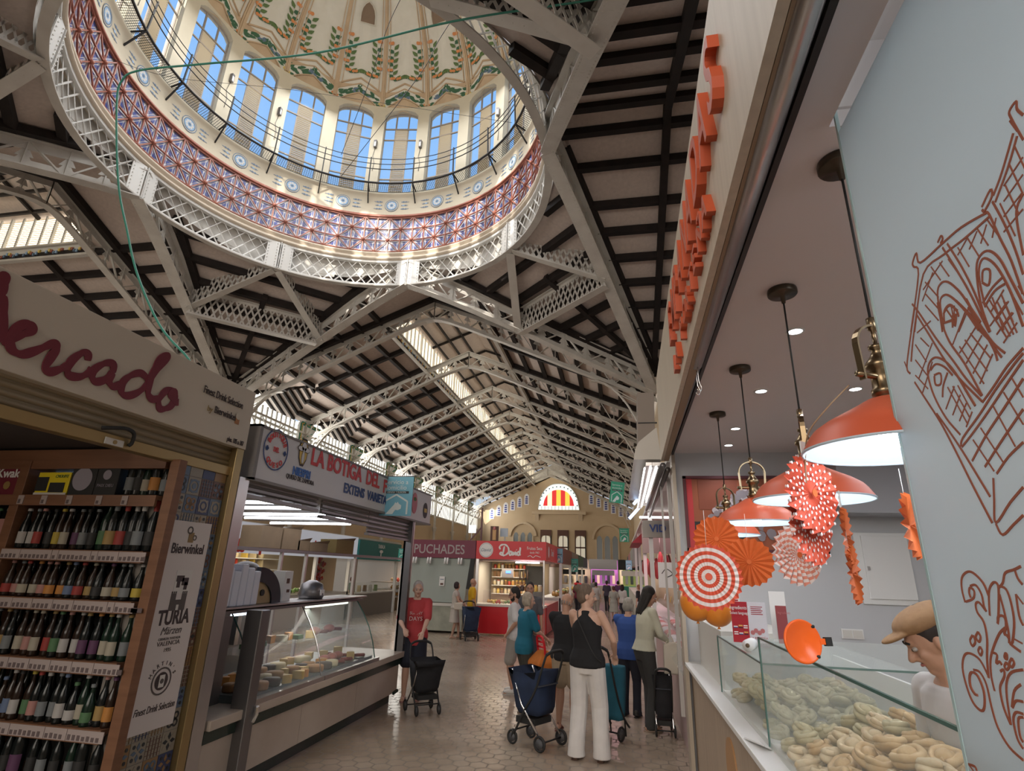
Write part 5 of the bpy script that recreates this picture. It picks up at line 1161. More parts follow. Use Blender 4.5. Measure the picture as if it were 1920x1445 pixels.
# counter
t = thing('serving_counter', 'wood-fronted serving counter with a white ledge', 'counter', (.9, 3.3, 0), absolute=True)
mb = MB(); mb.box((.66, -.6, 0), (1.5, 6.12, .93), lamv); mb.build('front', t)
mb = MB(); mb.box((.60, -.6, .93), (1.5, 6.12, .96), M['white']); mb.build('ledge', t, bevel=.003)
mb = MB(); cc = at(1375, 1440, X=.655); disc(mb, (.66, cc.y+.05, cc.z-.02), .17, (-1, 0, 0), mat('round_wood_emblem', (.40, .22, .10), .5), 30, .01); mb.build('round_emblem', t)
mb = MB(); p = at(1293, 1262, X=.66); mb.cbox(p+Vector((-.005, 0, 0)), (.01, .05, .05), lamv); mb.build('socket_cover', t)
# far white box and upstand at the end of the counter
mb = MB(); mb.box((.74, 4.70, .96), (1.30, 6.0, 1.36), M['offwhite']); tag(settle(mb.build('counter_cabinet')), 'plain white cabinet box on the far end of the counter', 'cabinet')
# glass case
t = thing('glass_case', 'rectangular glass case piled with empanadas', 'display case', (1.0, 3.0, .96), absolute=True)
G_ = .70
mb = MB(); mb.box((G_, 3.28, .965), (G_+.006, 4.60, 1.335), M['vglass']); mb.build('front_pane', t)
mb = MB(); mb.box((G_, 1.10, .965), (G_+.008, 3.27, 1.455), M['vglass']); mb.build('front_pane', t)
mb = MB(); mb.box((G_, 3.27, .965), (G_+.75, 3.278, 1.455), M['vglass']); mb.build('end_pane', t)
mb = MB(); mb.box((G_, 4.60, .965), (G_+.75, 4.607, 1.335), M['vglass']); mb.build('end_pane', t)
mb = MB(); mb.box((G_, 3.28, 1.335), (G_+.7, 4.6, 1.341), M['vglass']); mb.build('top_pane', t)
for a, b in (((G_, 1.10, 1.457), (G_, 3.27, 1.457)), ((G_, 3.28, 1.338), (G_, 4.60, 1.338)), ((G_, 3.275, .97), (G_, 3.275, 1.457)), ((G_, 3.275, 1.335), (G_+.72, 3.275, 1.335)), ((G_, 4.605, .97), (G_, 4.605, 1.335))):
    mb = MB(); mb.beam(a, b, .009, .009, M['gedge']); mb.build('pane_edge', t)
mb = MB(); mb.box((G_+.01, 1.10, .96), (G_+.78, 4.6, .985), mat('tray_white', (.62, .60, .56), .4)); mb.build('tray', t)
mb = MB(); mb.box((G_+.76, 1.1, .96), (G_+.78, 4.6, 1.25), M['white']); mb.build('back_board', t)
# empanadas
dough = [mat('baked_dough', (.56, .40, .21), .55, tex='noise', tcol=(.47, .30, .13), tscale=30, bump=.3), mat('pale_dough', (.60, .49, .31), .55, tex='noise', tcol=(.52, .38, .21), tscale=30, bump=.3), mat('green_tinged_dough', (.46, .41, .25), .55, tex='noise', tcol=(.37, .31, .16), tscale=30, bump=.3)]
def emp_mesh(m, seed):
    rnd = random.Random(seed); mb = MB(); NU, NV = 18, 9; vs = []; fs = []
    for i in range(NV+1):
        t_ = i/NV*pi
        for k in range(NU): g = 2*pi*k/NU; w = 1+.05*sin(3*g+seed); vs.append((.056*w*sin(t_)**.8*cos(g), .051*w*sin(t_)**.8*sin(g), .022+.022*cos(t_)))
    for i in range(NV):
        for k in range(NU): fs.append((i*NU+k, (i+1)*NU+k, (i+1)*NU+(k+1) % NU, i*NU+(k+1) % NU))
    mb.add(vs, fs, m, True); mb.ell((.004*sin(seed), .003, .036), (.031, .026, .024), m, 14, 8)
    # rope of folded dough wrapped round the filling, its ends crossing
    Q = []
    for q in range(21):
        a = seed+.3+pi*1.95*q/20; rr = .0435-.010*(q/20)**3; Q.append(Vector((rr*cos(a), rr*.9*sin(a), .037+.004*sin(a*2)+.010*(q/20)**4)))
    mb.tube(spline(Q, 2), [(.0135-.004*(q/40)**2)*(1+.06*sin(q*1.1)) for q in range(41)], m, 8)
    o = mb.build('empanada'); return o
protos = [emp_mesh(dough[i % 3], i) for i in range(6)]
for o in protos: o.location = (1.2, 2, 1.02)
used = set(); rnd = random.Random(11); cnt = 0
def height(x, y):      # the heap: highest away from the customer and near the stall's middle
    return .985+.24*max(0, 1-((y-2.35)/1.25)**2)*min(1, (x-.72)/.35)
for L_ in range(4):
    y = 1.25+.05*(L_ % 2)
    while y < 4.4:
        x = .775+.05*(L_ % 2)
        while x < 1.40:
            xx = x+rnd.uniform(-.012, .012); yy = y+rnd.uniform(-.012, .012); z = .985+L_*.058
            top = height(xx, yy) if yy < 3.25 else .985+.13*max(0, 1-((yy-3.9)/.6)**2)
            if z <= top+.02 and not (3.2 < yy < 3.36) and (z+.058 > top-.05):
                k = 2 if rnd.random() < .2 else rnd.choice([0, 1, 3, 4, 0, 1]); 
                if yy > 3.1: k = rnd.choice([2, 5])
                src = protos[k]
                if k in used: o = src.copy(); C.objects.link(o)
                else: o = src; used.add(k)
                o.location = (xx, yy, z); o.rotation_euler = (rnd.uniform(-.3, .3), rnd.uniform(-.5, 0), rnd.uniform(0, 6.28)); s_ = rnd.uniform(.92, 1.12); o.scale = (s_, s_, s_)
                ar = 'in the far compartment of the glass case' if yy > 3.3 else 'heaped in the near glass case'
                kn = {0: 'golden baked', 1: 'pale baked', 2: 'green tinged', 3: 'golden baked', 4: 'pale baked', 5: 'green tinged'}[k]
                tag(o, f'{kn} round empanada {ar}', 'empanada', f'{kn} empanadas {ar}'); cnt += 1
            x += .128
        y += .134
for k, o in enumerate(protos):
    if k not in used: bpy.data.objects.remove(o)
# downlights and pendants
dl = mat('downlight_glow', (1, 1, 1), .4, emit=(.95, .96, 1), es=16)
for i, p in enumerate([(1491, 622), (1427, 734), (1604, 730), (1379, 804), (1366, 835)]):
    q = at(*p, Z=3.015); t = thing('downlight', ['recessed ceiling downlight nearest the camera', 'recessed ceiling downlight, second back along the pendants', 'recessed ceiling downlight at the right behind the nearest shade', 'recessed ceiling downlight, third back along the pendants', 'recessed ceiling downlight nearest the back wall'][i], 'downlight', q, absolute=True)
    mb = MB(); mb.lathe([(.036, .0), (.046, -.003), (.046, .006), (.036, .006)], q, M['white'], 20); mb.build('rim', t)
    mb = MB(); mb.lathe([(0, .001), (.036, .001)], q, dl, 20); mb.build('lens', t)
    light('downlight_lamp', 'SPOT', q-Vector((0, 0, .03)), 16, (.95, .97, 1), .03, aim=q-Vector((0, 0, 2)), spot=2.2)
bulb = mat('bulb_glow', (1, 1, 1), .4, emit=(1, 1, 1), es=14); inner = mat('white_shade_lining', (.55, .66, .76), .5)
def pendant(px, py, rimy, label, rot, first=None):
    c = at(px, py, Z=3.015); t = thing('pendant_lamp', label, 'pendant lamp', (c.x, c.y, 2.05), absolute=True, group='orange pendant lamps')
    x, y = c.x, c.y; zr = rimy
    mb = MB(); mb.lathe([(0, 3.02), (.062, 3.02), (.064, 3.012), (.064, 2.995), (.06, 2.99), (.012, 2.985), (.008, 2.95), (0, 2.95)], (x, y, 0), mat('bronze_dark', (.07, .055, .04), .35, metal=.7), 24); mb.build('ceiling_rose', t)
    mb = MB(); mb.tube([(x, y, 2.99), (x, y, zr+.37)], .004, M['dark'], 6); mb.build('cord', t)
    # brass yoke
    ca, sa = cos(rot), sin(rot); P = []
    for k in range(13):
        g = pi*k/12; P.append((x+.075*cos(g)*ca, y+.075*cos(g)*sa, zr+.29+.065*sin(g)))
    P = [(x+.07*ca, y+.07*sa, zr+.185)]+P+[(x-.07*ca, y-.07*sa, zr+.185)]
    mb = MB()
    for a, b in zip(P[:-1], P[1:]): mb.beam(a, b, .018, .006, M['brass'], up=(Vector((x, y, zr+.2))-Vector(a)))
    mb.tube([(x-.09*ca, y-.09*sa, zr+.20), (x+.09*ca, y+.09*sa, zr+.20)], .009, M['brass'], 8); mb.build('yoke', t)
    mb = MB(); mb.lathe([(0, .385), (.012, .38), (.012, .345), (.006, .34), (.006, .30), (.02, .295), (.02, .285), (.012, .28), (.022, .26), (.03, .25), (.036, .24), (.036, .228), (.027, .222), (.027, .17), (.032, .165), (.032, .15), (.026, .148), (.026, .13), (0, .13)], (x, y, zr), M['brass'], 20); mb.build('lamp_holder', t)
    mb = MB(); mb.lathe([(.028, .142), (.05, .135), (.09, .112), (.155, .078), (.188, .055), (.203, .036), (.222, .003), (.224, 0)], (x, y, zr), mat('orange_shade', (.58, .105, .045), .42), 40)
    sh_ = mb.build('lamp_shade', t)
    mb = MB(); mb.lathe([(.222, -.001), (.2, .033), (.185, .051), (.152, .074), (.09, .107), (.03, .135)], (x, y, zr), inner, 40); mb.lathe([(.226, .0), (.226, -.006), (.221, -.006), (.221, .0)], (x, y, zr), inner, 40); mb.build('lining', sh_)
    mb = MB(); mb.ell((x, y, zr+.045), (.036, .036, .045), bulb, 14, 10); mb.build('bulb', t)
    light('pendant_light', 'POINT', (x, y, zr-.01), 2.6, (.92, .96, 1), .03)
    return t, Vector((x, y, zr))
pens = []
for (px, py), rim, lb_, rot in (((1573, 305), 2.085, 'orange pendant lamp nearest the camera, cut by the frosted glass screen', .5), ((1466, 545), 2.06, 'orange pendant lamp, second from the camera', 1.3), ((1387, 690), 2.055, 'orange pendant lamp, third from the camera', .1), ((1345, 775), 2.055, 'orange pendant lamp farthest from the camera', .4)):
    pens.append(pendant(px, py, rim, lb_, rot))
# paper rosettes
pw = mat('white_paper', (.74, .70, .70), .7); po = mat('orange_paper', (.60, .13, .03), .7); pr_ = mat('red_orange_paper', (.62, .10, .055), .7); pk = mat('salmon_paper', (.66, .26, .19), .7)
def rosette(name, label, c, r, rot, kind, pleats=24):
    """pleated paper fan disc, facing local +X"""
    t = thing(name, label, 'paper decoration', c, group=None)
    mb = MB(); N = pleats*2
    if kind in ('stripe', 'swirl'):
        rings = 9 if kind == 'stripe' else 10
        for k in range(N):
            a0, a1 = 2*pi*k/N, 2*pi*(k+1)/N
            for j in range(rings):
                r0, r1 = r*j/rings, r*(j+1)/rings
                d0, d1 = (.012*(k % 2)), (.012*((k+1) % 2))
                if kind == 'stripe': m_ = pw if j % 2 else pr_
                else: m_ = pw if (k//2*1+j) % 2 else pk
                q = lambda rr, a, d: (d*min(1, rr/r*1.4), rr*cos(a), rr*sin(a))
                e0 = r1*(1.0 if j < rings-1 else (1.03 if k % 2 == 0 else .95)); e1 = r1*(1.0 if j < rings-1 else (1.03 if (k+1) % 2 == 0 else .95))
                mb.poly([q(r0, a0, d0), q(e0, a0, d0), q(e1, a1, d1), q(r0, a1, d1)], m_)
    else:
        for k in range(N):
            a0, a1 = 2*pi*k/N, 2*pi*(k+1)/N; d0, d1 = (.016*(k % 2)), (.016*((k+1) % 2)); e0 = r*(1.04 if k % 2 == 0 else .95); e1 = r*(1.04 if (k+1) % 2 == 0 else .95)
            mb.poly([(0, 0, 0), (d0, e0*cos(a0), e0*sin(a0)), (d1, e1*cos(a1), e1*sin(a1))], po if kind != 'dots' else pr_)
            if kind == 'dots':
                for j in (1, 2, 3):
                    am = (a0+a1)/2; rr = r*(.12+.25*j+(.13 if k % 2 else 0)); cc = Vector(((d0+d1)/2*rr/r+.003, rr*cos(am), rr*sin(am)))
                    for s in (1, -1): mb.poly([cc+Vector((s*.003-.003, .005*cos(g), .005*sin(g))) for g in [i*pi/3 for i in range(6)]], pw)
    mb.build('pleated_disc', t)
    mb = MB(); disc(mb, (.014, 0, 0), r*.10, (1, 0, 0), pr_ if kind == 'stripe' else po, 10, .002); mb.build('centre_button', t)
    t.rotation_euler = rot; return t
def placed(px, py, Y): return at(px, py, Y=Y)
def face_cam(p, off=0):
    d = CAM-p; return (0, 0, atan2(d.y, d.x)+off)
specs = [('paper_rosette', 'large paper rosette with orange and white rings in front of the balloons', 1329, 1081, 2.9, .151, 'stripe', 0, 30),
         ('paper_rosette', 'plain orange paper rosette, the upper left one', 1343, 1010, 3.25, .118, 'plain', .1, 20),
         ('paper_rosette', 'plain orange paper rosette, the lower right one', 1405, 1053, 3.05, .115, 'plain', -.1, 20),
         ('paper_rosette', 'pink and white swirled paper rosette behind the dotted one', 1494, 1040, 2.35, .112, 'swirl', .75, 22),
         ('paper_rosette', 'orange paper rosette with white polka dots, upper of the dotted pair', 1519, 925, 1.75, .115, 'dots', 1.0, 18),
         ('paper_rosette', 'orange paper rosette with white polka dots, lower of the dotted pair', 1517, 985, 1.80, .115, 'dots', 1.12, 18),
         ('folded_rosette', 'orange paper rosette seen edge-on hanging by a white tab, upper half', 1585, 1005, 2.2, .10, 'plain', 1.45, 20),
         ('folded_rosette', 'orange paper rosette seen edge-on, lower half of the folded pair', 1598, 1075, 2.2, .10, 'plain', 1.42, 20),
         ('folded_rosette', 'sliver of an orange paper rosette beside the frosted glass edge', 1706, 985, 1.75, .09, 'plain', 1.35, 16)]
for nm, lb_, px, py, Y, r, kd, off, pl in specs:
    p = placed(px, py, Y); o = rosette(nm, lb_, p, r, face_cam(p, off), kd, pl)
    tgt = 2.05 if p.z < 2.0 else 2.1
    mb = MB(); mb.tube([(0, 0, r*.9), (0, 0, max(r, 2.06-p.z))], .0012, M['white'], 4); mb.build('thread', o)
    if 'edge-on hanging' in lb_ or 'upper of the dotted' in lb_:
        mb = MB(); mb.cbox((0, 0, r+.015), (.004, .028, .05), M['white']); mb.build('tab', o)
# knotted string off the nearest lamp
p0 = pens[0][1]
cable('twine', 'thin twine tied to the nearest lamp and falling to the dotted rosettes', 'twine', [at(1592, 722, Y=p0.y), at(1548, 768, Y=p0.y), at(1516, 812, Y=p0.y+.05), at(1510, 860, Y=1.7), at(1512, 905, Y=1.72)], .0022, mat('twine_tan', (.35, .24, .15), .8), 5)
# balloons
for px, py, lb_ in ((1306, 1128, 'orange balloon at the left, behind the striped rosette'), (1345, 1138, 'orange balloon at the right, beside the leaflets')):
    p = placed(px, py, 4.2); t = thing('balloon', lb_, 'balloon', p, absolute=True); mb = MB(); mb.ell(p, (.11, .11, .125), mat('orange_rubber', (.72, .24, .03), .3), 20, 14); mb.build('skin', t); mb = MB(); mb.lathe([(.003, 0), (.012, -.015), (0, -.015)], p-Vector((0, 0, .122)), MATS['orange_rubber'], 8); mb.build('knot', t)
# back wall fittings
def onwall(px, py, dy=0): return at(px, py, Y=YWk-.002-dy)
t = thing('framed_picture', 'red and orange framed picture of a gloved hand on the back wall', 'picture', at(1417, 970, Y=YWk-.03), absolute=True)
a = onwall(1279, 893); b = onwall(1555, 1042)
x0, x1, z0, z1 = a.x, b.x, onwall(1284, 1033).z, a.z
mb = MB()
for q in (((x0, z0), (x0+.03, z1)), ((x1-.03, z0), (x1, z1)), ((x0, z0), (x1, z0+.03)), ((x0, z1-.03), (x1, z1))): mb.box((q[0][0], YWk-.04, q[0][1]), (q[1][0], YWk-.001, q[1][1]), mat('dark_red_frame', (.09, .015, .02), .4))
mb.build('frame', t)
mb = MB(); mb.box((x0+.03, YWk-.02, z0+.03), (x1-.03, YWk-.005, z1-.03), mat('print_rust', (.26, .07, .03), .5)); mb.box((x0+.03, YWk-.024, z0+.03), (x0+.09, YWk-.02, z1-.03), mat('print_red', (.42, .03, .035), .5)); mb.box((x1-.09, YWk-.024, z0+.03), (x1-.03, YWk-.02, z1-.03), MATS['print_red'])
mb.box((x0+.15, YWk-.024, z1-.35), (x0+.55, YWk-.02, z1-.03), mat('print_brown', (.20, .05, .025), .5)); mb.box((x0+.09, YWk-.024, z0+.03), (x0+.6, YWk-.02, z0+.3), M['dark']); mb.build('print', t)
mb = MB(); gm = mat('print_grey', (.22, .19, .21), .6); rnd = random.Random(4)
for i in range(24):
    s = i/24; x = x0+.28+.38*s+rnd.uniform(-.04, .04); z = z0+.38+.25*s+rnd.uniform(-.05, .05); disc(mb, (x, YWk-.026-.0005*i, z), rnd.uniform(.025, .05), NEAR, gm if i % 3 else mat('print_light', (.42, .36, .38), .6), 8, .001)
for i in range(18): disc(mb, (x0+.85+rnd.uniform(-.13, .13), YWk-.026-.0005*i, z0+.25+rnd.uniform(-.12, .12)), rnd.uniform(.03, .05), NEAR, [M['steeld'], MATS['print_rust'], gm][i % 3], 8, .001)
for i in range(8): disc(mb, (x0+1.05+rnd.uniform(-.07, .07), YWk-.028-.0005*i, z0+.42+rnd.uniform(-.1, .1)), .035, NEAR, mat('print_salmon', (.48, .2, .12), .6), 8, .001)
mb.build('printed_shapes', t)
t = thing('electric_panel', 'white electric meter panel with a small keyhole on the back wall', 'panel', at(1655, 1070, Y=YWk), absolute=True)
a = onwall(1597, 998); b = onwall(1722, 1136); mb = MB(); mb.box((a.x, YWk-.02, b.z), (b.x, YWk, a.z), M['white']); mb.box((a.x+.06, YWk-.035, b.z+.05), (b.x, YWk-.02, a.z-.03), M['white']); mb.build('door', t, bevel=.004)
mb = MB(); p = onwall(1626, 1065); mb.cbox((p.x, YWk-.04, p.z), (.02, .015, .035), M['steel']); mb.build('lock', t)
mb = MB(); a = onwall(1576, 1178); mb.box((a.x, YWk-.015, a.z-.085), (a.x+.19, YWk, a.z), M['white']); mb.box((a.x+.01, YWk-.02, a.z-.075), (a.x+.09, YWk-.015, a.z-.01), M['offwhite']); mb.box((a.x+.1, YWk-.02, a.z-.075), (a.x+.18, YWk-.015, a.z-.01), M['offwhite']); tag(settle(mb.build('light_switch')), 'double white light switch on the back wall', 'switch')
mb = MB(); a = onwall(1553, 968); mb.box((a.x, 5.75, a.z), (4.2, YWk, 3.02), mat('grey_soffit', (.40, .41, .44), .7)); tag(settle(mb.build('wall_cabinet')), 'grey boxed-in cupboard high on the back wall at the right', 'cabinet')
# leaflets on a stand
t = thing('leaflet_stand', 'acrylic stand holding a red and a white leaflet on the glass case', 'leaflet stand', (.9, 4.0, 1.34), absolute=True)
YL = 4.0; P = lambda px, py: at(px, py, Y=YL)
redp = mat('leaflet_red', (.36, .015, .025), .4); whp = mat('leaflet_white', (.58, .56, .60), .4)
a = P(1369, 1127); b = P(1406, 1192); z_t, z_b = a.z, 1.36
mb = MB(); mb.box((a.x, YL, z_b), (b.x, YL+.004, z_t), redp); lf = mb.build('red_leaflet', t)
c_ = P(1441, 1192); mb = MB(); mb.box((b.x+.002, YL, z_b), (c_.x, YL+.004, z_t), whp); wf = mb.build('white_leaflet', t)
w = b.x-a.x
text('Ingredients ?', ((a.x+w/2, YL-.002, z_t-.045), (1, 0, 0), UPZ), M['white'], 'lettering', lf, size=.030, align='CENTER', depth=.001, sx=.8); text('Select language', ((a.x+w/2, YL-.002, z_t-.075), (1, 0, 0), UPZ), M['white'], 'lettering', lf, size=.024, align='CENTER', depth=.001, sx=.8)
mb = MB(); rnd = random.Random(2)
for i in range(3):
    for j in range(2):
        x = a.x+w*(.2+.3*i); z = z_b+.045+.038*j; cols_ = [(M['white'], redp, M['white']), (MATS['sign_blue'], M['white'], redp), (M['dark'], redp, MATS['emblem_yellow'])][(i+j) % 3]
        for q in range(3): mb.box((x-.012, YL-.002, z+q*.006), (x+.012, YL, z+q*.006+.006), cols_[q])
mb.build('flags', lf)
text('LA PORTE\u00d1A', (((b.x+c_.x)/2, YL-.002, z_b+.02), (1, 0, 0), UPZ), redp, 'lettering', wf, size=.022, align='CENTER', depth=.001, sx=.8)
mb = MB(); 
for q in range(5): mb.box((b.x+.02, YL-.002, z_t-.03-.011*q), (c_.x-.02-.008*(q % 2), YL, z_t-.026-.011*q), redp)
for q in range(4): disc(mb, (b.x+w*.5+.02*(q-1.5), YL-.002, z_b+.06+.012*(q % 2)), .014, NEAR, mat('leaflet_pink', (.45, .15, .15), .6), 8, .001)
mb.build('small_print', wf)
mb = MB(); mb.box((a.x-.01, YL-.03, 1.342), (c_.x+.005, YL+.03, 1.352), mat('clear_acrylic', (.8, .85, .9), .05, alpha=.25)); mb.build('base', t)
t = thing('tall_white_card', 'tall blank white card standing behind the leaflets', 'card', P(1462, 1150), absolute=True); a = at(1440, 1108, Y=4.3); b = at(1480, 1190, Y=4.3); mb = MB(); mb.box((a.x, 4.3, 1.345), (b.x, 4.306, a.z), M['white']); mb.build('card', t)
t = thing('small_red_card', 'small dull red card behind the white card', 'card', P(1465, 1170), absolute=True); a = at(1453, 1135, Y=4.2); b = at(1480, 1190, Y=4.2); mb = MB(); mb.box((a.x, 4.2, 1.345), (b.x, 4.206, a.z), mat('dull_red_card', (.26, .05, .055), .5)); mb.build('card', t)
text('Ingredients', ((a.x+.01, 4.197, a.z-.05), (1, 0, 0), UPZ), MATS['leaflet_pink'], 'lettering', t, size=.022, depth=.001, sx=.8)
t = thing('patterned_card', 'red and white patterned card hanging behind the striped rosette', 'card', at(1378, 1120, Y=4.4), absolute=True); a = at(1366, 1096, Y=4.4); b = at(1389, 1150, Y=4.4); mb = MB(); mb.box((a.x, 4.4, b.z), (b.x, 4.404, a.z), M['white'])
for i in range(14): z = b.z+.01+(a.z-b.z-.02)*i/14; mb.box((a.x+.01+.01*(i % 3), 4.397, z), (b.x-.01-.012*(i % 2), 4.4, z+.009), redp)
mb.build('card', t)
for px, lb_, hh, m_ in ((1408, 'white paper roll standing on the glass case', .05, M['white']),):
    p = at(px, 1208, Y=3.7); t = thing('paper_roll', lb_, 'paper roll', p, absolute=True); mb = MB(); mb.tube([p+Vector((-.03, -.06, 0)), p+Vector((.02, .06, 0))], .032, m_, 14); mb.build('roll', t)
    mb = MB(); mb.tube([p+Vector((-.032, -.063, 0)), p+Vector((.021, .062, 0))], .012, carton, 10); mb.build('core', t)
# orange basin on its side
p = at(1503, 1202, Z=1.545); t = thing('orange_lid', 'bright orange round plastic lid with a black clip standing on the case', 'lid', p)
mb = MB(); mb.lathe([(0, .0), (.078, .0), (.081, .005), (.087, .003), (.089, .010), (.084, .016), (.078, .010), (0, .008)], (0, 0, 0), dko, 40); mb.build('disc', t)
mb = MB(); mb.box((.08, -.012, .003), (.11, .012, .014), dko); mb.box((.105, -.018, .0), (.135, .018, .018), M['dark']); mb.build('clip', t)
for g in (.8, -.8): mb = MB(); mb.tube([(.083*cos(g), .083*sin(g), .0), (.083*cos(g), .083*sin(g), .018)], .007, M['dark'], 8); mb.build('bolt', t)
t.rotation_euler = (pi/2-.1, 0, .35); t.scale = (.8,)*3
p = at(1478, 1190, Z=1.50); t = thing('mirror_block', 'small clear acrylic ticket holder in front of the orange lid', 'ticket holder', p, absolute=True); mb = MB(); mb.prism([p+Vector(v) for v in ((-.014, 0, -.035), (.018, .01, -.035), (.026, .01, .01), (-.01, 0, .01))], (0, .015, 0), mat('mirror_acrylic', (.6, .6, .62), .05, metal=.8)); mb.build('holder', t)
p = at(1400, 1375, X=.66); t = thing('folded_napkin', 'folded white paper slip on the white counter ledge', 'paper', (p.x, 3.35, .962), absolute=True); mb = MB(); mb.prism([(.61, 3.42, .962), (.68, 3.5, .962), (.70, 3.25, .962), (.66, 3.2, .985)], (0, 0, .006), M['white']); mb.build('sheet', t)
# frosted glass screen with its drawing
GX = .66
fg = bpy.data.materials.new('frosted_glass_screen'); fg.use_nodes = True; n = fg.node_tree.nodes; L = fg.node_tree.links; b = n['Principled BSDF']
b.inputs['Base Color'].default_value = (.58, .61, .61, 1); b.inputs['Roughness'].default_value = .42; b.inputs['Specular IOR Level'].default_value = .5
trn = n.new('ShaderNodeBsdfTranslucent'); trn.inputs[0].default_value = (.80, .88, .92, 1); mx = n.new('ShaderNodeMixShader'); mx.inputs[0].default_value = .45
L.new(b.outputs[0], mx.inputs[1]); L.new(trn.outputs[0], mx.inputs[2]); L.new(mx.outputs[0], n['Material Output'].inputs[0])
t = thing('glass_screen', 'tall frosted glass screen drawn with a terracotta sketch of a building and scrolls', 'glass screen', (GX, 1.0, .96), absolute=True)
mb = MB(); mb.box((GX, .2, .965), (GX+.010, 1.395, 2.965), fg); mb.build('frosted_pane', t)
mb = MB(); mb.box((GX, .2, 2.968), (GX+.010, 1.395, 3.31), M['vglass']); mb.build('clear_pane', t)
mb = MB(); mb.beam((GX+.003, 1.398, .965), (GX+.003, 1.398, 3.3), .009, .009, mat('glass_edge_light', (.40, .55, .56), .1)); mb.build('pane_edge', t)
skm = mat('terracotta_ink', (.30, .085, .045), .7)
def tr(ox, oy, s, L_): return [[(ox+x/s, oy+y/s) for x, y in l] for l in L_]
A_ = tr(1660, 100, 2.777, [
 [(135, 1450), (175, 1150), (150, 1110), (145, 1090), (165, 1040), (185, 1090), (300, 990), (400, 905), (530, 830)], [(155, 1450), (200, 1150), (310, 1045), (420, 960), (545, 850)], [(275, 985), (292, 950), (302, 965), (290, 990)],
 [(505, 800), (550, 710), (558, 745), (520, 820), (508, 812)], [(525, 825), (545, 840), (600, 960), (660, 1080), (720, 1250)], [(560, 770), (620, 880), (680, 1020), (722, 1150)], [(565, 740), (610, 620), (670, 415)], [(575, 775), (640, 600), (690, 430)],
 [(722, 450), (660, 340), (650, 300), (685, 250), (690, 290), (722, 320)], [(650, 350), (690, 405)], [(300, 1010), (370, 1120), (440, 1240), (500, 1360), (545, 1450)], [(325, 990), (400, 1110), (470, 1250), (520, 1380)],
 [(300, 1450), (275, 1260), (290, 1200), (330, 1190), (390, 1240), (440, 1310), (500, 1400)], [(310, 1440), (288, 1300), (310, 1258), (350, 1270), (420, 1340), (490, 1440)], [(310, 1400), (310, 1340), (340, 1308), (375, 1340), (385, 1370)], [(360, 1390), (320, 1330)], [(360, 1390), (345, 1310)], [(360, 1390), (362, 1312)], [(360, 1390), (310, 1405)], [(360, 1400), (355, 1380), (368, 1380), (362, 1410), (355, 1390)], [(385, 1450), (435, 1330)],
 [(550, 1450), (500, 1300), (478, 1120), (500, 1050), (545, 1028), (600, 1070), (660, 1180), (722, 1300)], [(520, 1310), (490, 1150), (510, 1070), (560, 1085), (610, 1150), (665, 1260), (722, 1420)], [(508, 1190), (512, 1130), (548, 1130), (542, 1205), (508, 1192)], [(510, 1300), (560, 1220), (620, 1160)], [(520, 1320), (570, 1240), (625, 1200)],
 [(722, 1050), (690, 880), (690, 800), (722, 730)]]+[[(240+i*45, 1110-i*20), (290+i*45, 1180-i*20)] for i in range(3)]+[[(300-i*50, 1080+i*60), (200-i*5, 1230+i*60)] for i in range(2)]+[[(210+0*i, 1190+i*60), (280, 1270+i*60)] for i in range(3)]+[[(380+i*50, 1010-i*50), (440+i*50, 1110-i*55)] for i in range(4)]+[[(430+i*50, 960-i*35), (380+i*60, 1050-i*30)] for i in range(4)]+[[(600+i*25, 780-i*100), (680+i*20, 950-i*110)] for i in range(4)]+[[(720, 540+i*90), (620, 690+i*80)] for i in range(4)]+[[(560+i*45, 1270-i*20), (620+i*50, 1440-i*40)] for i in range(4)]+[[(620+i*25, 1230+i*60), (550+i*30, 1350+i*40)] for i in range(3)])
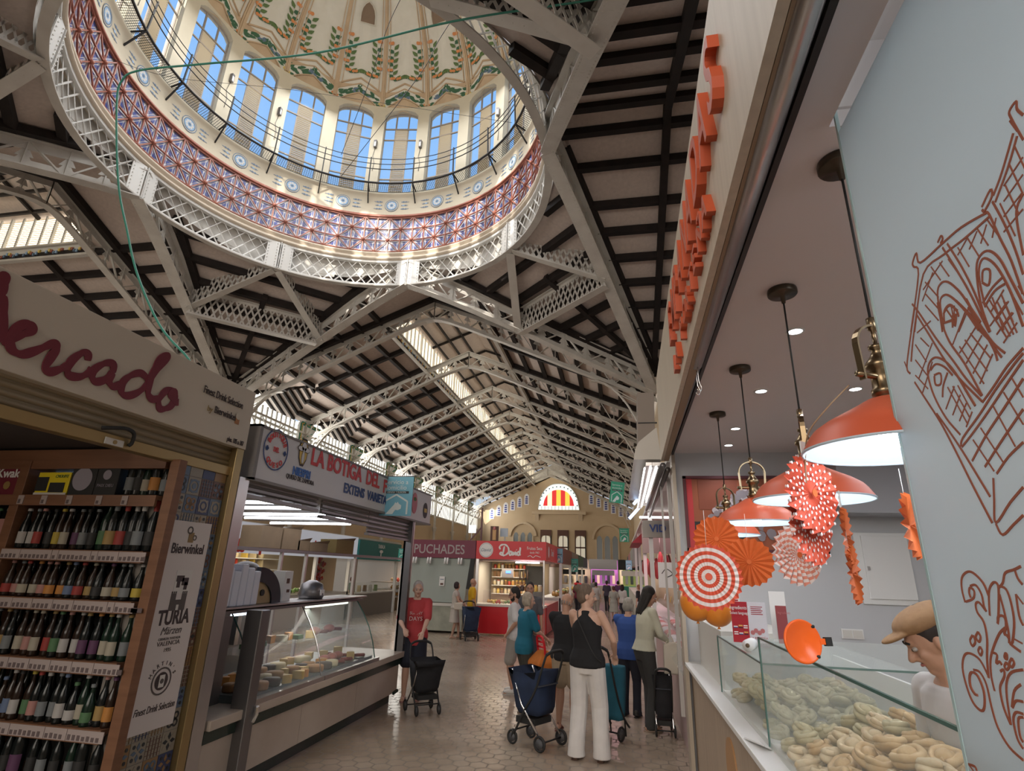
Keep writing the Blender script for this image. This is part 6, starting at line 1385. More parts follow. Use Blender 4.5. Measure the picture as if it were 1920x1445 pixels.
B_ = tr(1660, 560, 3.142, [
 [(160, 30), (200, 80), (300, 230), (400, 360), (480, 470), (570, 570)], [(185, 90), (260, 210), (360, 370), (450, 480), (575, 605)], [(175, 60), (150, 230), (130, 400), (150, 440)], [(190, 60), (165, 250), (155, 370)], [(115, 370), (130, 410)], [(175, 490), (240, 590), (330, 730), (420, 900), (520, 1100), (635, 1320)], [(305, 675), (380, 780), (460, 900), (540, 1030), (622, 1165)],
 [(445, 800), (360, 700), (290, 570), (255, 450), (262, 380), (300, 345), (360, 370), (420, 440), (480, 540), (535, 630)], [(270, 420), (300, 385), (350, 400), (400, 450)], [(290, 450), (328, 440), (330, 500), (300, 505), (292, 455)], [(340, 580), (345, 510), (370, 435)],
 [(575, 610), (640, 520), (720, 400), (817, 290)], [(450, 870), (460, 820), (560, 680), (650, 540), (760, 390), (817, 320)], [(455, 872), (520, 790), (620, 650), (720, 500), (817, 360)],
 [(310, 20), (330, 120), (380, 250), (470, 380), (575, 570)], [(490, 50), (560, 150), (640, 260), (710, 320)], [(420, 10), (500, 90), (590, 210), (690, 345)], [(480, 0), (550, 130), (640, 290), (665, 365)], [(480, 60), (400, 270)],
 [(640, 1055), (645, 1180), (655, 1320), (740, 1200), (817, 1110)], [(655, 1325), (695, 1390), (760, 1330), (817, 1275)], [(660, 1030), (730, 930), (817, 845)],
 [(350, 140), (400, 120)], [(400, 170), (400, 100), (420, 100), (415, 160), (405, 120)], [(345, 90), (380, 40), (430, 70)], [(360, 60), (395, 110)], [(430, 80), (415, 110)]]
 +[[(475+i*45, 160+i*18-i*i*4), (600+i*20, 420-i*60)] if False else [(440+i*32, 280-i*38), (585-0*i+i*20, 500-i*75)] for i in range(4)]+[[(540+i*32, 160+i*55), (440+i*40, 320+i*60)] for i in range(4)]+[[(370+i*30, 520-i*5), (490+i*8, 740-i*45)] for i in range(4)]+[[(410+i*35, 515+i*50), (360+i*40, 650+i*35)] for i in range(4)]
 +[[(520, 830), (645, 1015)], [(565, 760), (700, 965)], [(635, 625), (770, 870)], [(700, 550), (817, 740)], [(745, 460), (817, 580)], [(515, 955), (600, 800), (700, 650), (817, 470)], [(590, 990), (700, 820), (817, 650)]]
 +[[(190+i*20, 200+i*30), (270-i*10, 130+i*150)] for i in range(2)]+[[(180, 270+i*90), (245+i*5, 370+i*80)] for i in range(3)]+[[(280, 260+i*110), (200+i*20, 470+i*90)] for i in range(2)]+[[(580+i*40, 10+i*0), (720+i*20, 230-i*10)] for i in range(4)]+[[(720+i*30, 20+i*60), (620+i*40, 160+i*50)] for i in range(3)])
C_ = tr(1780, 1000, 3.25, [
 [(100, 420), (80, 340), (80, 270), (110, 235), (150, 240), (210, 300), (245, 380)], [(105, 415), (150, 395), (155, 350), (130, 330), (125, 360), (135, 390)], [(130, 320), (165, 315), (200, 370), (215, 440), (230, 475)], [(225, 470), (185, 420), (165, 430), (175, 480), (215, 540), (235, 640), (235, 760), (245, 880)], [(250, 500), (245, 360), (265, 305), (290, 300), (305, 340), (305, 480), (300, 550)],
 [(145, 620), (130, 650), (145, 685), (163, 660), (150, 620)], [(178, 600), (165, 630), (185, 660), (195, 630), (180, 600)], [(190, 690), (180, 715), (195, 742), (205, 715), (192, 690)],
 [(242, 870), (190, 770), (130, 730), (95, 745), (85, 820), (110, 930), (150, 1030), (200, 1080), (220, 1050), (215, 960), (180, 870), (145, 845), (130, 870), (135, 930), (160, 975), (178, 985)], [(150, 830), (190, 845), (230, 920), (260, 1050), (300, 1180), (370, 1300), (455, 1380)],
 [(280, 960), (260, 870), (255, 770), (275, 690), (310, 610), (345, 575)], [(300, 550), (300, 510), (325, 500), (345, 520), (350, 570), (340, 610), (355, 620), (370, 640)], [(305, 330), (330, 300), (345, 240), (400, 220), (440, 200)], [(310, 320), (350, 340), (380, 420), (400, 540), (390, 660), (375, 670), (440, 720)], [(310, 370), (340, 480), (365, 600), (370, 670)], [(395, 640), (450, 670)], [(410, 370), (430, 500), (455, 560)], [(410, 370), (455, 430)], [(400, 210), (420, 270), (450, 310)],
 [(270, 725), (295, 740), (290, 790), (310, 780), (325, 800)], [(315, 840), (335, 830), (340, 870), (315, 930), (320, 990), (340, 1070), (380, 1165)], [(345, 730), (340, 755), (355, 765), (355, 735), (346, 730)], [(385, 760), (370, 790), (385, 815), (400, 790), (386, 760)], [(350, 785), (340, 810), (355, 830), (368, 810), (352, 786)],
 [(380, 1165), (355, 1000), (355, 900), (385, 845), (455, 830)], [(385, 1060), (400, 960), (440, 920)], [(390, 1060), (410, 1020), (455, 1025)], [(455, 1100), (410, 1090), (395, 1140), (420, 1250), (455, 1310)], [(455, 1120), (425, 1130), (435, 1230), (455, 1270)], [(120, 1405), (160, 1420), (170, 1445)], [(120, 1405), (150, 1445)]])
for nm, LL in (('tower_sketch', A_), ('lower_sketch', B_), ('scroll_sketch', C_)):
    mb = MB()
    for k, l in enumerate(LL):
        P_ = [at(x, y, X=GX)-Vector((.0006, 0, 0)) for x, y in l]
        P_ = [p for p in P_ if .965 < p.z < 2.96]
        if len(P_) < 2: continue
        Q = spline(P_, 4 if len(P_) > 2 else 2)
        ribbon(mb, Q, .0044 if len(l) > 2 else .0028, (-1, 0, 0), skm, .0008+k*2e-6)
    mb.build(nm, t)
light('stall_fill', 'AREA', (2.4, 3.0, 2.98), 30, (.90, .94, 1), 1.5, 3, aim=(2.4, 3.0, 0))
light('screen_fill', 'AREA', (2.2, .4, 2.9), 24, (.85, .93, 1), .8, 1, aim=(1.2, .6, 1.6))  # lamp added behind the frosted screen to brighten it
# ================================================================== stalls farther down the market
glow_w = lambda nm, c, e: mat(nm, c, .4, emit=c, es=e)
JC = [mat('jar_amber', (.50, .26, .07), .3), mat('jar_red', (.42, .05, .03), .3), mat('jar_brown', (.20, .10, .04), .4), mat('jar_cream', (.60, .50, .32), .4), mat('jar_green', (.14, .24, .07), .4), mat('jar_yellow', (.62, .44, .10), .4), mat('jar_white', (.60, .58, .54), .4), mat('jar_dark', (.06, .04, .035), .3)]
JN = ['amber', 'red', 'brown', 'cream', 'green', 'yellow', 'white', 'dark']
_proto = {}
def good(kind, c, loc, label, group, s=1):
    key = (kind, c)
    if key not in _proto:
        if kind == 'jar':
            r = thing('glass_jar', label, 'jar', loc, group=group); MB().lathe([(0, 0), (.05, 0), (.055, .02), (.055, .12), (.04, .14), (0, .14)], (0, 0, 0), JC[c], 10).build('contents', r); MB().lathe([(.045, .14), (.045, .165), (0, .165)], (0, 0, 0), JC[(c+3) % 8], 10).build('lid', r)
        elif kind == 'packet':
            mb = MB(); mb.add([(-.06, -.03, 0), (.06, -.03, 0), (.06, .03, 0), (-.06, .03, 0), (-.05, -.02, .17), (.05, -.02, .17), (.05, .02, .17), (-.05, .02, .17), (-.06, 0, .19), (.06, 0, .19)], [(0, 3, 2, 1), (0, 1, 5, 4), (1, 2, 6, 5), (2, 3, 7, 6), (3, 0, 4, 7), (4, 5, 9, 8), (6, 7, 8, 9), (5, 6, 9), (7, 4, 8)], JC[c]); r = tag(mb.build('food_packet'), label, 'packet', group)
        else:
            mb = MB(); rnd = random.Random(c)
            for i in range(9): mb.ell((rnd.uniform(-.07, .07), rnd.uniform(-.07, .07), .03+rnd.uniform(0, .05)), (.035, .035, .035), JC[c], 7, 5)
            r = tag(mb.build('fruit_heap'), label, 'fruit', group, 'stuff')
        r.location = loc; r.scale = (s,)*3; _proto[key] = r; return r
    r = dup(_proto[key], loc, None, label, group); r.scale = (s,)*3; return r
def sign_box(name, label, a, b, z0, z1, m, face, th=.25):
    """a, b = (x, y) ends of the visible face"""
    t = thing(name, label, 'sign', ((a[0]+b[0])/2, (a[1]+b[1])/2, z0), absolute=True)
    n = Vector(face); mb = MB(); mb.prism([(a[0], a[1], z0), (b[0], b[1], z0), (b[0], b[1], z1), (a[0], a[1], z1)], -n*th, m); mb.build('board', t); return t
# ---- PUCHADES
YP = 16.4; burg = mat('burgundy_sign', (.15, .02, .045), .5)
t = sign_box('stall_signboard', 'burgundy stall signboard with silver art deco lettering', (-6.15, YP), (-4.14, YP), 2.05, 2.56, burg, (0, -1, 0), .3)
text('PUCHADES', ((-6.07, YP-.004, 2.17), (1, 0, 0), UPZ), mat('silver_letter', (.30, .26, .26), .4), 'lettering', t, size=.37, sx=.86, bold=.004)
t = thing('closed_stall', 'closed stall with a grey green shutter and marbled counter front', 'stall', (-5.1, YP+.4, 0), absolute=True)
mb = MB(); mb.prism([(-6.15, YP+.1, 2.05), (-4.28, YP+.1, 2.05), (-4.42, YP-.02, .82), (-6.15, YP-.02, .82)], (0, .04, 0), mat('grey_green_shutter', (.30, .34, .31), .5)); mb.build('shutter', t)
mb = MB(); mb.box((-6.15, YP-.05, .72), (-4.42, YP+.02, .80), M['offwhite']); mb.build('ledge', t)
mb = MB(); mb.box((-6.15, YP, .06), (-4.45, YP+.5, .72), mat('mottled_grey_marble', (.42, .43, .36), .4, tex='noise', tcol=(.28, .30, .25), tscale=3)); mb.build('counter_front', t)
mb = MB(); mb.box((-6.2, YP+.5, 0), (-4.14, YP+2.6, 2.05), M['offwhite']); mb.build('body', t)
mb = MB(); mb.prism([(-4.28, YP, 2.05), (-4.16, YP, 2.05), (-4.2, YP, 1.2), (-4.38, YP, 1.2)], (0, .1, 0), M['dark']); mb.build('bunched_cover', t)
p = at(829, 1089, Y=YP-.0); mb = MB(); mb.cbox((p.x, YP-.02, p.z), (.16, .004, .26), M['white']); mb.build('notice', t)
mb = MB(); mb.cbox((p.x, YP-.024, p.z+.05), (.11, .002, .02), M['greyblue']); mb.cbox((p.x, YP-.024, p.z-.08), (.09, .002, .05), MATS['dark_wood']); mb.build('print', t)
for i, x in enumerate((-5.98, -5.53, -5.0, -4.58)):
    t = thing('spotlight_pair', f'pair of white spotlights under the burgundy sign, {ORD[i]} from the left', 'spotlight', (x, YP-.05, 1.9), absolute=True)
    for dx in (-.04, .04): mb = MB(); mb.tube([(x+dx, YP-.06, 2.05), (x+dx, YP-.10, 1.88)], .028, M['white'], 10); mb.build('spot', t)
# ---- DAVID
dred = mat('bright_red_sign', (.55, .012, .02), .4); XD0, XD1 = -4.12, -2.04
t = sign_box('stall_signboard', 'bright red stall signboard with white script lettering and a round logo', (XD0, YP), (XD1, YP), 2.05, 2.56, dred, (0, -1, 0), .3)
mb = MB(); mb.prism([(XD1, YP+.301, 2.05), (XD1, 20.4, 2.02), (XD1, 20.4, 2.56), (XD1, YP+.301, 2.56)], (-.2, 0, 0), dred); mb.build('side_board', t)
wl_ = M['white']
mb = MB(); S_ = lambda pts: [Vector((-3.36+x*.0042, YP-.004, 2.30-y*.0042)) for x, y in pts]
for l in ([(20, -28), (14, 10), (8, 30), (-8, 26), (-4, 14), (10, 20)], [(-8, -6), (-14, -22), (0, -36), (25, -38), (46, -22), (52, 2), (40, 24), (18, 34), (6, 26)],
          [(72, 10), (62, 6), (56, 18), (60, 30), (70, 26), (76, 8), (74, 26), (82, 30)], [(84, 8), (88, 28), (98, 14), (98, 6)], [(104, 8), (102, 26), (108, 30)], [(106, -6), (108, -4)],
          [(128, 10), (118, 8), (112, 20), (118, 30), (128, 22), (134, -22), (130, 20), (136, 30)]):
    P_ = spline(S_(l), 6); ribbon(mb, P_, [.034+.018*abs(sin(i*.4)) for i in range(len(P_))], NEAR, wl_, .004)
mb.build('script_lettering', t)
mb = MB(); disc(mb, (-3.82, YP-.004, 2.30), .21, NEAR, wl_, 28, .004); disc(mb, (-3.82, YP-.009, 2.30), .19, NEAR, M['greyblue'], 28, .002, r0=.183); mb.build('round_logo', t)
text('David', ((-3.83, YP-.012, 2.26), (1, 0, 0), UPZ), M['greyblue'], 'lettering', t, size=.13, align='CENTER', shear=.3, depth=.002)
text('Fruites Secs', ((-2.38, YP-.006, 2.33), (1, 0, 0), UPZ), wl_, 'lettering', t, size=.13, align='CENTER', sx=.72); text('desde 1963', ((-2.38, YP-.006, 2.23), (1, 0, 0), UPZ), wl_, 'lettering', t, size=.08, align='CENTER', sx=.75)
mb = MB(); ribbon(mb, spline([(-2.58, YP-.004, 2.14), (-2.5, YP-.004, 2.17), (-2.42, YP-.004, 2.12), (-2.34, YP-.004, 2.17), (-2.2, YP-.004, 2.13)], 6), .014, NEAR, wl_); disc(mb, (XD1+.004, 17.0, 2.3), .16, (1, 0, 0), wl_, 20, .004); mb.build('flourish', t)
text('David', ((XD1+.006, 17.6, 2.2), (0, 1, 0), UPZ), wl_, 'lettering', t, size=.3, sx=1)
t = thing('market_stall', 'red-fronted dried fruit stall under the bright red signboard', 'stall', (-3.0, 17.5, 0), absolute=True)
mb = MB(); mb.box((XD0+.03, YP+.02, .05), (XD1-.06, YP+.6, .76), dred); mb.box((XD1-.65, YP+.6, .05), (XD1-.04, 20.2, .80), mat('dull_red_side', (.33, .05, .06), .5)); mb.build('counter_front', t)
mb = MB(); mb.box((XD0+.02, YP-.03, .76), (XD1-.04, YP+.62, .82), M['offwhite']); mb.build('ledge', t)
mb = MB(); mb.box((XD0-.0, YP+.05, 0), (XD0+.08, YP+.1, 2.05), M['steel']); mb.box((XD1-.09, YP+.05, 0), (XD1-.05, YP+.1, 2.05), M['steel']); mb.build('post', t)
mb = MB(); mb.box((XD0+.25, YP+.05, .82), (XD1-.1, YP+.06, 1.18), M['glass']); mb.box((XD0+.25, YP+.05, 1.18), (XD1-.1, YP+.4, 1.19), M['glass']); mb.build('display_glass', t)
backw = mat('warm_stall_wall', (.62, .50, .34), .6)
mb = MB(); mb.box((XD0, 18.6, 0), (XD1-.9, 18.7, 2.1), backw); mb.box((XD0, YP+.3, 2.0), (XD1-.1, 20.2, 2.05), M['offwhite']); mb.build('back_wall', t)
for z in (1.05, 1.3, 1.55, 1.8): mb = MB(); mb.box((XD0+.1, 18.2, z-.02), (-2.95, 18.6, z), M['white']); mb.build('shelf', t)
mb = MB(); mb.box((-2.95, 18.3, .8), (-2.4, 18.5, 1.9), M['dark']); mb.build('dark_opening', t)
rnd = random.Random(8)
for j, z in enumerate((1.05, 1.3, 1.55, 1.8)):
    for i in range(9):
        c = rnd.choice([0, 3, 5, 2, 6, 1]); good('jar' if j != 2 else 'packet', c, (XD0+.18+i*.12, 18.32, z), f'{JN[c]} {"jar" if j!=2 else "packet"}, {ORD[i]} from left, {["lowest","second","third","top"][j]} shelf of the red stall', f'goods on the {["lowest","second","third","top"][j]} shelf of the red stall', .9)
for i in range(11):
    c = [0, 5, 1, 3, 4, 1, 5, 0, 4, 3, 1][i]; good('heap', c, (XD0+.4+i*.135, YP+.22, .83), f'{JN[c]} sweets heaped behind the red stall glass, {ORD[i]} from the left', 'fruit heaps of the red stall')
for i in range(6):
    c = [2, 7, 2, 1, 5, 3][i]; good('jar', c, (-2.9+i*.13, YP+.3, 1.19), f'{JN[c]} jar standing on the glass of the red stall, {ORD[i]} from the left', 'jars on the glass of the red stall', 1.1)
t = thing('weighing_scale', 'hanging grey scale with a glowing blue display in the red stall', 'scale', (-3.2, 17.0, 1.55), absolute=True)
p = at(952, 1074, Y=17.0); mb = MB(); mb.cbox(p, (.34, .12, .26), mat('scale_grey', (.35, .33, .33), .4)); mb.build('body', t); mb = MB(); mb.cbox(p+Vector((.03, -.065, .03)), (.15, .01, .07), glow_w('blue_display', (.08, .20, .8), 3)); mb.build('display', t)
for i in range(3):
    p = at(975+i*7, 1077, Y=18.1); tag(settle(MB().ell(p, (.03, .03, .16), JC[7], 8, 6).build('hanging_sausage')), f'dark sausage hanging at the back of the red stall, {ORD[i]} from the left', 'sausage', 'hanging sausages')
light('red_stall_light', 'AREA', (-3.1, 17.3, 1.98), 45, (1, .86, .62), 1.6, 1.2, aim=(-3.1, 17.4, 0))
mb = MB(); mb.box((-2.95, YP+.1, 1.96), (-2.25, YP+.16, 1.99), tube_m); tag(settle(mb.build('tube_light')), 'white tube light under the bright red signboard', 'light')
# ---- left row across the side aisle: white and teal signs
XL = -9.2
def zy(px, py): p = at(px, py, X=XL); return p
t = sign_box('stall_signboard', 'white lit signboard with red letters beyond the cheese stall', (XL, zy(440, 1020).y-2), (XL, zy(670, 1030).y), 1.98, 2.72, mat('lit_white_sign', (.6, .62, .66), .5, emit=(.62, .68, .78), es=.3), (1, 0, 0), .3)
for s_, px, py, sz in (('Fruits', 398, 1030, .5), ('T', 478, 1038, .62), ('i', 588, 1030, .4), ('T', 622, 1040, .62)): text(s_, (zy(px, py)+Vector((.01, 0, 0)), (0, 1, 0), UPZ), bred, 'lettering', t, size=sz, bold=.02)
teal = mat('teal_sign', (.015, .17, .17), .5); a, b = zy(671, 1030), zy(750, 1035)
t = sign_box('stall_signboard', 'dark teal signboard with a small tree emblem at the end of the left row', (XL+.05, a.y), (XL+.05, b.y), 1.98, 2.66, teal, (1, 0, 0), .3)
p = zy(713, 1026); text('TABALA', (Vector((XL+.06, p.y, 2.42)), (0, 1, 0), UPZ), M['white'], 'lettering', t, size=.2, align='CENTER', sx=.9)
mb = MB(); mb.cbox((XL+.06, p.y, 2.2), (.01, .06, .2), M['white']); disc(mb, (XL+.06, p.y, 2.3), .16, (1, 0, 0), M['white'], 12, .01, ry=.06); mb.build('tree_emblem', t)
y_a, y_b = a.y, b.y
t = thing('market_stall', 'cream delicatessen stall with lit shelves under the white signboard', 'stall', (XL-1, 15, 0), absolute=True)
cream_w = mat('cream_stall_wall', (.56, .47, .34), .7)
mb = MB(); mb.box((XL-3.2, 6, 0), (XL-3.1, y_b+.4, 2.7), cream_w); mb.build('back_wall', t)
mb = MB(); mb.box((XL-.9, 6, 0), (XL-.1, y_a-.2, .85), M['offwhite']); mb.build('counter_front', t)
mb = MB(); mb.box((XL-.9, 6, .85), (XL-.1, y_a-.2, .9), M['steel']); mb.build('ledge', t)
for z in (1.2, 1.55, 1.9): mb = MB(); mb.box((XL-3.1, 7, z-.03), (XL-2.7, y_a-.4, z), M['white']); mb.build('shelf', t)
mb = MB(); mb.box((XL-3.2, 6, 2.7), (XL-.2, y_b+.5, 2.76), M['offwhite']); mb.build('roof', t)
for y in (y_a-2.6, y_a-.3): mb = MB(); mb.box((XL-.2, y, 0), (XL-.1, y+.1, 2.0), M['white']); mb.build('post', t)
rnd = random.Random(21)
for j, z in enumerate((1.2, 1.55, 1.9)):
    for i in range(20):
        c = rnd.choice([5, 3, 0, 5, 2, 1]); good('packet' if (i+j) % 3 else 'jar', c, (XL-2.85, 9.2+i*.45, z), f'{JN[c]} goods on the {["lower","middle","upper"][j]} shelf of the far delicatessen, {ORD[i]} along', 'goods in the far left delicatessen', 1.7)
for i in range(16):
    c = rnd.choice([1, 3, 4, 6, 2]); good('heap', c, (XL-.5, 9+i*.55, .9), f'{JN[c]} produce on the far delicatessen counter, {ORD[i]} along', 'produce on the far left counter', 1.6)
light('delicatessen_light', 'AREA', (XL-1.5, 13.5, 2.6), 150, (1, .86, .62), 2, 8, aim=(XL-1.5, 13.5, 0))
t = thing('market_stall', 'small cafe counter with grey front under the teal signboard', 'stall', (XL-.8, (y_a+y_b)/2, 0), absolute=True)
mb = MB(); mb.box((XL-.8, y_a+.3, 0), (XL-.05, y_b-.3, .78), mat('taupe_front', (.20, .17, .15), .6)); mb.build('counter_front', t); mb = MB(); mb.box((XL-.8, y_a+.3, .78), (XL-.05, y_b-.3, .82), M['offwhite']); mb.build('ledge', t)
mb = MB(); mb.box((XL-.1, y_b-.25, 0), (XL, y_b-.1, 2.0), M['white']); mb.build('post', t); mb = MB(); mb.box((XL-.12, y_a, 0), (XL-.02, y_a+.15, 2.0), M['frame']); mb.build('post', t)
mb = MB(); mb.box((XL-.6, y_a+.6, .82), (XL-.15, y_b-.6, 1.15), M['vglass']); mb.build('display_glass', t)
for i in range(5): good('packet', [4, 3, 2, 6, 4][i], (XL-.4, y_a+.8+i*.5, .83), f'small cake or packet in the cafe counter case, {ORD[i]} from the left', 'cakes in the cafe case', 1.2)
t = thing('flower_garland', 'dark pink flower garland hanging on the cafe wall', 'garland', (XL-3.0, 20.5, 1.2), absolute=True); mb = MB(); rnd = random.Random(3)
for i in range(40): mb.ell((XL-3.0, (y_a+y_b)/2+.9+.25*sin(i*.5)+rnd.uniform(-.2, .2), 1.15+i*.022), (.04, .08, .07), [JC[1], mat('dusty_pink', (.35, .12, .16), .7)][i % 2], 6, 4)
mb.build('flowers', t)
t = thing('bakery_stall', 'meat and bakery stall glowing orange beside the cafe', 'stall', (XL-.6, y_b+1.2, 0), absolute=True)
mb = MB(); mb.box((XL-1.6, y_b+.5, 0), (XL-.2, y_b+4, .5), MATS['brown_cardboard']); mb.build('counter_front', t)
for z in (.5, .8, 1.1): mb = MB(); mb.box((XL-1.4, y_b+.5, z), (XL-.3, y_b+4, z+.03), M['steel']); mb.build('shelf', t)
for j, z in enumerate((.53, .83, 1.13)):
    for i in range(8): c = [1, 0, 3, 1, 0, 5, 3, 1][(i+j) % 8]; good('heap', c, (XL-.5, y_b+.8+i*.42, z), f'{JN[c]} loaves, {["lower","middle","upper"][j]} tier of the glowing stall, {ORD[i]} along', 'tiered goods of the glowing stall', 1.6)
light('glowing_stall_light', 'AREA', (XL-.6, y_b+2, 1.9), 30, (1, .7, .5), 1, 3, aim=(XL-.6, y_b+2, 0))
# ---- neighbours on the right: fishmonger/butcher row
steelp = mat('pale_post_paint', (.48, .46, .44), .45)
t = thing('canopy_hood', 'pale sheet metal hood rising over the neighbouring stall', 'hood', (.5, 8, 3.25), absolute=True)
H8 = lambda px, py, Y=8.0: at(px, py, Y=Y)
mb = MB(); P_ = [H8(1195, 736), H8(1226, 736), H8(1228, 812), H8(1237, 870), H8(1187, 870), H8(1190, 850), H8(1196, 838)]
mb.prism([P_[0], P_[1], P_[2]+Vector((0, 0, 0)), P_[6]], (0, .5, 0), mat('brown_duct', (.22, .18, .15), .6)); mb.build('duct', t)
mb = MB(); mb.prism([P_[6], P_[2], P_[3], P_[4], P_[5]], (0, -.35, 0), mat('beige_hood', (.46, .42, .37), .4)); mb.prism([H8(1187, 870), H8(1240, 870), H8(1240, 867), H8(1187, 867)], (0, 4.2, 0), MATS['beige_hood']); mb.build('hood', t)
for z in (3.55, 3.85): mb = MB(); mb.box((P_[0].x-.01, 7.99, z), (P_[1].x+.02, 8.02, z+.015), M['dark']); mb.build('seam', t)
tube_p = glow_w('fishmonger_tube', (1, .97, .95), 4)
for i, (a, b) in enumerate((((1209, 876), (1195, 955)), ((1221, 876), (1203, 950)), ((1232, 876), (1211, 942)))):
    p, q = at(*a, Z=2.95), at(*b, Z=2.95); t = thing('tube_light', f'long bright tube light over the neighbouring stall, {ORD[i]} from the left', 'light', (p+q)/2, absolute=True)
    for k in range(2): mb = MB(); mb.tube([p.lerp(q, k*.5+.01), p.lerp(q, k*.5+.48)], .011, tube_p, 8); mb.build('tube', t)
    mb = MB(); mb.beam(p+Vector((.05, 0, .04)), q+Vector((.05, 0, .04)), .07, .04, M['steel']); mb.build('batten', t)
for i, (a, b) in enumerate((((1243, 872), (1212, 955)), ((1252, 880), (1218, 968)))):
    p, q = at(*a, Z=2.85), at(*b, Z=2.85); mb = MB(); mb.tube([p, q], .03, M['steeld'], 10); tag(settle(mb.build('shutter_tube')), f'dark steel shutter tube beside the bright tube lights, {"left" if i==0 else "right"} one', 'rail')
mb = MB(); p, q = at(1240, 990, X=.58), at(1246, 1330, X=.58); mb.box((.56, 7.3, 1.0), (.585, 7.325, 2.95), steelp); tag(settle(mb.build('stall_post')), 'thin pale post nearest the woman in the cream blouse', 'post')
mb = MB(); mb.box((.60, 6.75, .35), (.64, 6.8, 2.98), steelp); tag(settle(mb.build('stall_post')), 'wider pale post of the neighbouring stall next to the corner', 'post')
t = thing('butcher_counter', 'glass-fronted counter with meat and fish in the neighbouring stall', 'counter', (1, 9, 0), absolute=True)
mb = MB(); mb.box((.66, 6.4, 0), (1.5, 14.5, .72), mat('pinkish_front', (.42, .30, .30), .4)); mb.build('front', t); mb = MB(); mb.prism([(.66, 6.4, .72), (.60, 6.4, .8), (.95, 6.4, 1.22), (1.0, 6.4, 1.22)], (0, 8.1, 0), M['vglass']); mb.build('sloping_glass', t)
mb = MB(); mb.box((.66, 6.4, .72), (1.5, 14.5, .76), M['steel']); mb.build('ledge', t)
pw_ = mat('pink_tile_wall', (.60, .40, .42), .5); mb = MB(); mb.box((2.4, 6.3, 0), (2.5, 14.45, 3.0), pw_); mb.build('back_wall', t); mb = MB(); mb.box((.58, 6.4, 2.97), (2.4, 14.45, 3.03), M['offwhite']); mb.build('roof', t); mb = MB(); mb.box((.50, 11.6, 2.45), (2.4, 11.7, 2.78), mat('grey_steel_sheet', (.24, .22, .20), .35, metal=.6)); mb.build('cross_panel', t); mb = MB(); mb.box((.62, 11.7, 0), (.70, 11.78, 2.95), M['white']); mb.build('post', t)
text('VID', ((.64, 11.59, 2.56), (1, 0, 0), UPZ), bblue, 'lettering', t, size=.2, bold=.006); mb = MB(); mb.box((.45, 11.55, 2.82), (1.6, 11.6, 2.86), tube_p); mb.build('strip_light', t)
rnd = random.Random(17); pkm = [mat('raw_pink', (.52, .18, .17), .4), mat('raw_red', (.36, .045, .05), .35), mat('ice_white', (.62, .60, .62), .4)]
for i in range(26):
    for j in range(2):
        y = 6.6+i*.3; x = .85+j*.28; c = rnd.randint(0, 2); mb = MB(); mb.ell((x, y, .80), (.10, .12, .05), pkm[c], 10, 6); tag(settle(mb.build('meat_cut')), f'{["pink","red","white"][c]} piece of meat or fish on the neighbouring counter, {["front","back"][j]} row', 'meat', f'{["pink","red","white"][c]} cuts in the {["front","back"][j]} row')
t = thing('butcher_stall', 'pink-lit butcher stall with hanging meat beyond the neighbouring counter', 'stall', (1.2, 13, 0), absolute=True)
mb = MB(); mb.box((.60, 14.5, 2.25), (2.4, 14.6, 2.95), mat('grey_steel_sheet', (.24, .22, .20), .35, metal=.6)); mb.build('end_panel', t)
mb = MB(); mb.box((2.4, 14.5, 0), (2.5, 24, 3.0), pw_); mb.build('back_wall', t); mb = MB(); mb.box((.58, 14.5, 2.97), (2.5, 24, 3.03), M['offwhite']); mb.build('roof', t)
for y in (14.65, 18.0, 22): mb = MB(); mb.box((.62, y, 0), (.70, y+.08, 2.95), M['white']); mb.build('post', t)
mb = MB(); mb.box((.62, 14.6, 0), (1.4, 23, .8), pkm[2]); mb.build('far_counter', t)
mb = MB(); mb.prism([(.35, 14.7, 2.5), (.62, 14.7, 2.75), (.62, 14.7, 2.5)], (0, 3, 0), mat('red_awning', (.30, .02, .03), .6)); mb.build('awning', t)
for i in range(22):
    y = 12+i*.5; p = Vector((.95+.35*((i*7) % 3), y, 1.9+.1*(i % 2))); mb = MB(); mb.ell(p, (.07, .07, .26), [pkm[1], pkm[0], MATS['dark_rind']][i % 3], 10, 8); mb.tube([p+Vector((0, 0, .25)), p+Vector((0, 0, .6))], .006, M['steel'], 4); tag(settle(mb.build('hanging_meat')), f'joint of meat hanging in the pink-lit stall, {ORD[i] if i<20 else str("last but one" if i==20 else "last")} along', 'meat', 'hanging meat')
for y in (8.5, 13.0, 18.5): light('butcher_light', 'AREA', (1.3, y, 2.9), 50 if y > 9 else 22, (1, .50, .56) if y > 9 else (1, .85, .84), 1, 3.5, aim=(1.2, y, 0))
for i, (x, y, z) in enumerate(((.72, 10.4, 1.75),)):
    t = thing('poster_card', 'white hand-drawn card hung in the pink-lit stall', 'card', (x, y, z), absolute=True); mb = MB(); mb.cbox((x+.12, y, z), (.32, .01, .42), M['white']); mb.build('card', t); mb = MB(); ribbon(mb, spline([(x+.02, y-.01, z+.02), (x+.1, y-.01, z+.1), (x+.2, y-.01, z+.02), (x+.1, y-.01, z-.04)], 5), .012, NEAR, M['dark']); mb.build('drawing', t)
